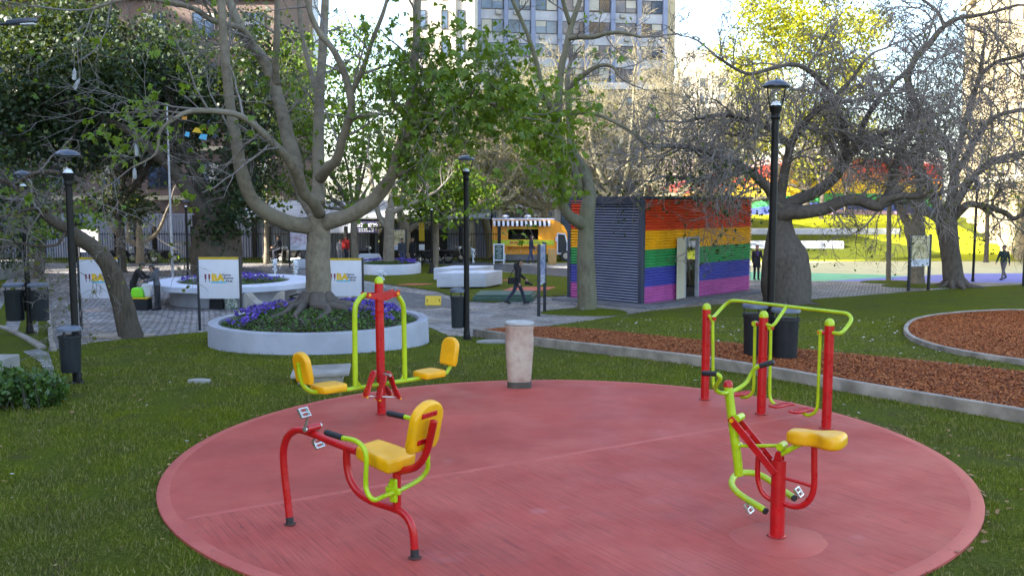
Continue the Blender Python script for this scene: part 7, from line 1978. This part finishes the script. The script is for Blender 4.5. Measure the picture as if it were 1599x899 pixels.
for i, (px, y, rz, lb) in enumerate(((257, 57.0, .4, 'motorbike by the railing to the left of the flagpole'), (236, 57.3, 2.4, 'motorbike by the railing under the person in the pale top'), (433, 57.4, .2, 'motorbike by the railing under the person in dark clothes'), (452, 57.0, 2.8, 'motorbike by the railing close to the big tree trunk'), (566, 57.2, .7, 'motorbike by the railing just right of the big tree trunk'), (672, 56.8, .5, 'motorbike parked left of the slim lamp with conical foot'), (688, 57.2, 2.6, 'motorbike parked right behind the slim lamp with conical foot'), (709, 57.4, .9, 'motorbike parked left of the upright sunlit bare tree'), (190, 57.2, .6, 'motorbike by the railing behind the leaning tree'))):
    g = V(at(px, 400, y)); g.z = -.9
    if mk is None: mk = motorbike(); o = mk
    else: o = dup(mk)
    o.location = g; o.rotation_euler.z = rz; o['label'] = lb
g = V(at(398, 400, 60.2)); g.z = -.9
# ------------------------------------------------------------------ water jets
n = NT('water_foam'); n.set((.75, .80, .88), .25); n.b.inputs['Transmission Weight'].default_value = .25; n.b.inputs['IOR'].default_value = 1.33; M['foam'] = n.m
def jet(px, pyb, pyt, lb):
    g = G(px, pyb); y = g.y; h = at(px, pyt, y).z - g.z
    t = thing('water_jet', lb, 'water jet', g, 'foaming jets of the channel fountain')
    mb = MB(); k = 9
    mb.tube([g + V((.02 * math.sin(i * 2), .02 * math.cos(i * 3), h * i / k)) for i in range(k + 1)], [.05 + .03 * math.sin(i * 1.9) + .05 * i / k for i in range(k + 1)], 9)
    for _ in range(26):
        a = R.random(); mb.ball(g + V((R.gauss(0, .06 + .05 * a), R.gauss(0, .06), h * (.35 + .68 * a))), R.uniform(.02, .06), 6, 4)
    mb.build('spray', M['foam'], t, ang=180)
    mb = MB(); mb.lathe(g, [(.10, 0), (.10, .02), (.03, .03)], 10); mb.build('nozzle', M['steel'], t)
jet(430, 434, 405, 'foaming water jet farthest left, behind the round planter bench')
jet(462, 440, 406, 'foaming water jet just left of the big pale trunk')
jet(596, 447, 421, 'foaming water jet seen above the leg press post')
jet(739, 411, 388, 'foaming water jet on the pale road left of the chalk board')
jet(787, 409, 396, 'low foaming water jet right at the chalk board')
# white display block and low bench beyond the big tree
g = V(at(490, 400, 53)); g.z = -.9
mb = MB(); mb.box(g + V((-1.1, 0, 0)), g + V((.9, .8, .5)), .03); mb.build('white_block', M['whitestone'], None, 'low white block on the paving left of the big trunk, before the railing', 'block')
g = V(at(575, 400, 54)); g.z = -.9
mb = MB(); mb.slab([(-.9, 0), (.9, 0), (.55, .75), (-.55, .75)], g, V((1, 0, 0)), Zv, V((0, 1, 0)), .7, .03); mb.build('white_block', M['whitestone'], None, 'white tapered block behind the far round planter', 'block')
g = G(3, 600)
mb = MB(); mb.box(g + V((-.5, 0, 0)), g + V((.05, .5, .42)), .02); mb.build('stone_post', M['concrete'], None, 'pale stone block cut by the left edge above the leafy bush', 'block')
g = G(-14, 438); mb = MB(); mb.box((g.x - 8, g.y - 1, -1), (g.x + .3, g.y + 4, zt(0, g.y) + .75), .03); mb.build('low_wall', M['concrete'], None, 'low concrete wall at the left edge beyond the slab lanes', 'wall')
# poles on the plaza with signs
for (px, y, h, lb) in ((659, 54.5, 2.6, 'yellow topped notice pole left of the slim lamp with conical foot'),):
    g = V(at(px, 400, y)); g.z = -.9
    t = thing('notice_pole', lb, 'sign pole', g); mb = MB(); mb.tube([g, g + Zv * h], .04, 8); mb.build('pole', M['black'], t)
    mb = MB(); mb.box(g + V((-.16, -.06, 1.5)), g + V((.16, -.045, 2.6)), .005); mb.build('plate', M['boardyellow'], t)
    mb = MB(); mb.box(g + V((-.16, -.062, .95)), g + V((.16, -.045, 1.3)), .005); mb.build('notice', M['white'], t)
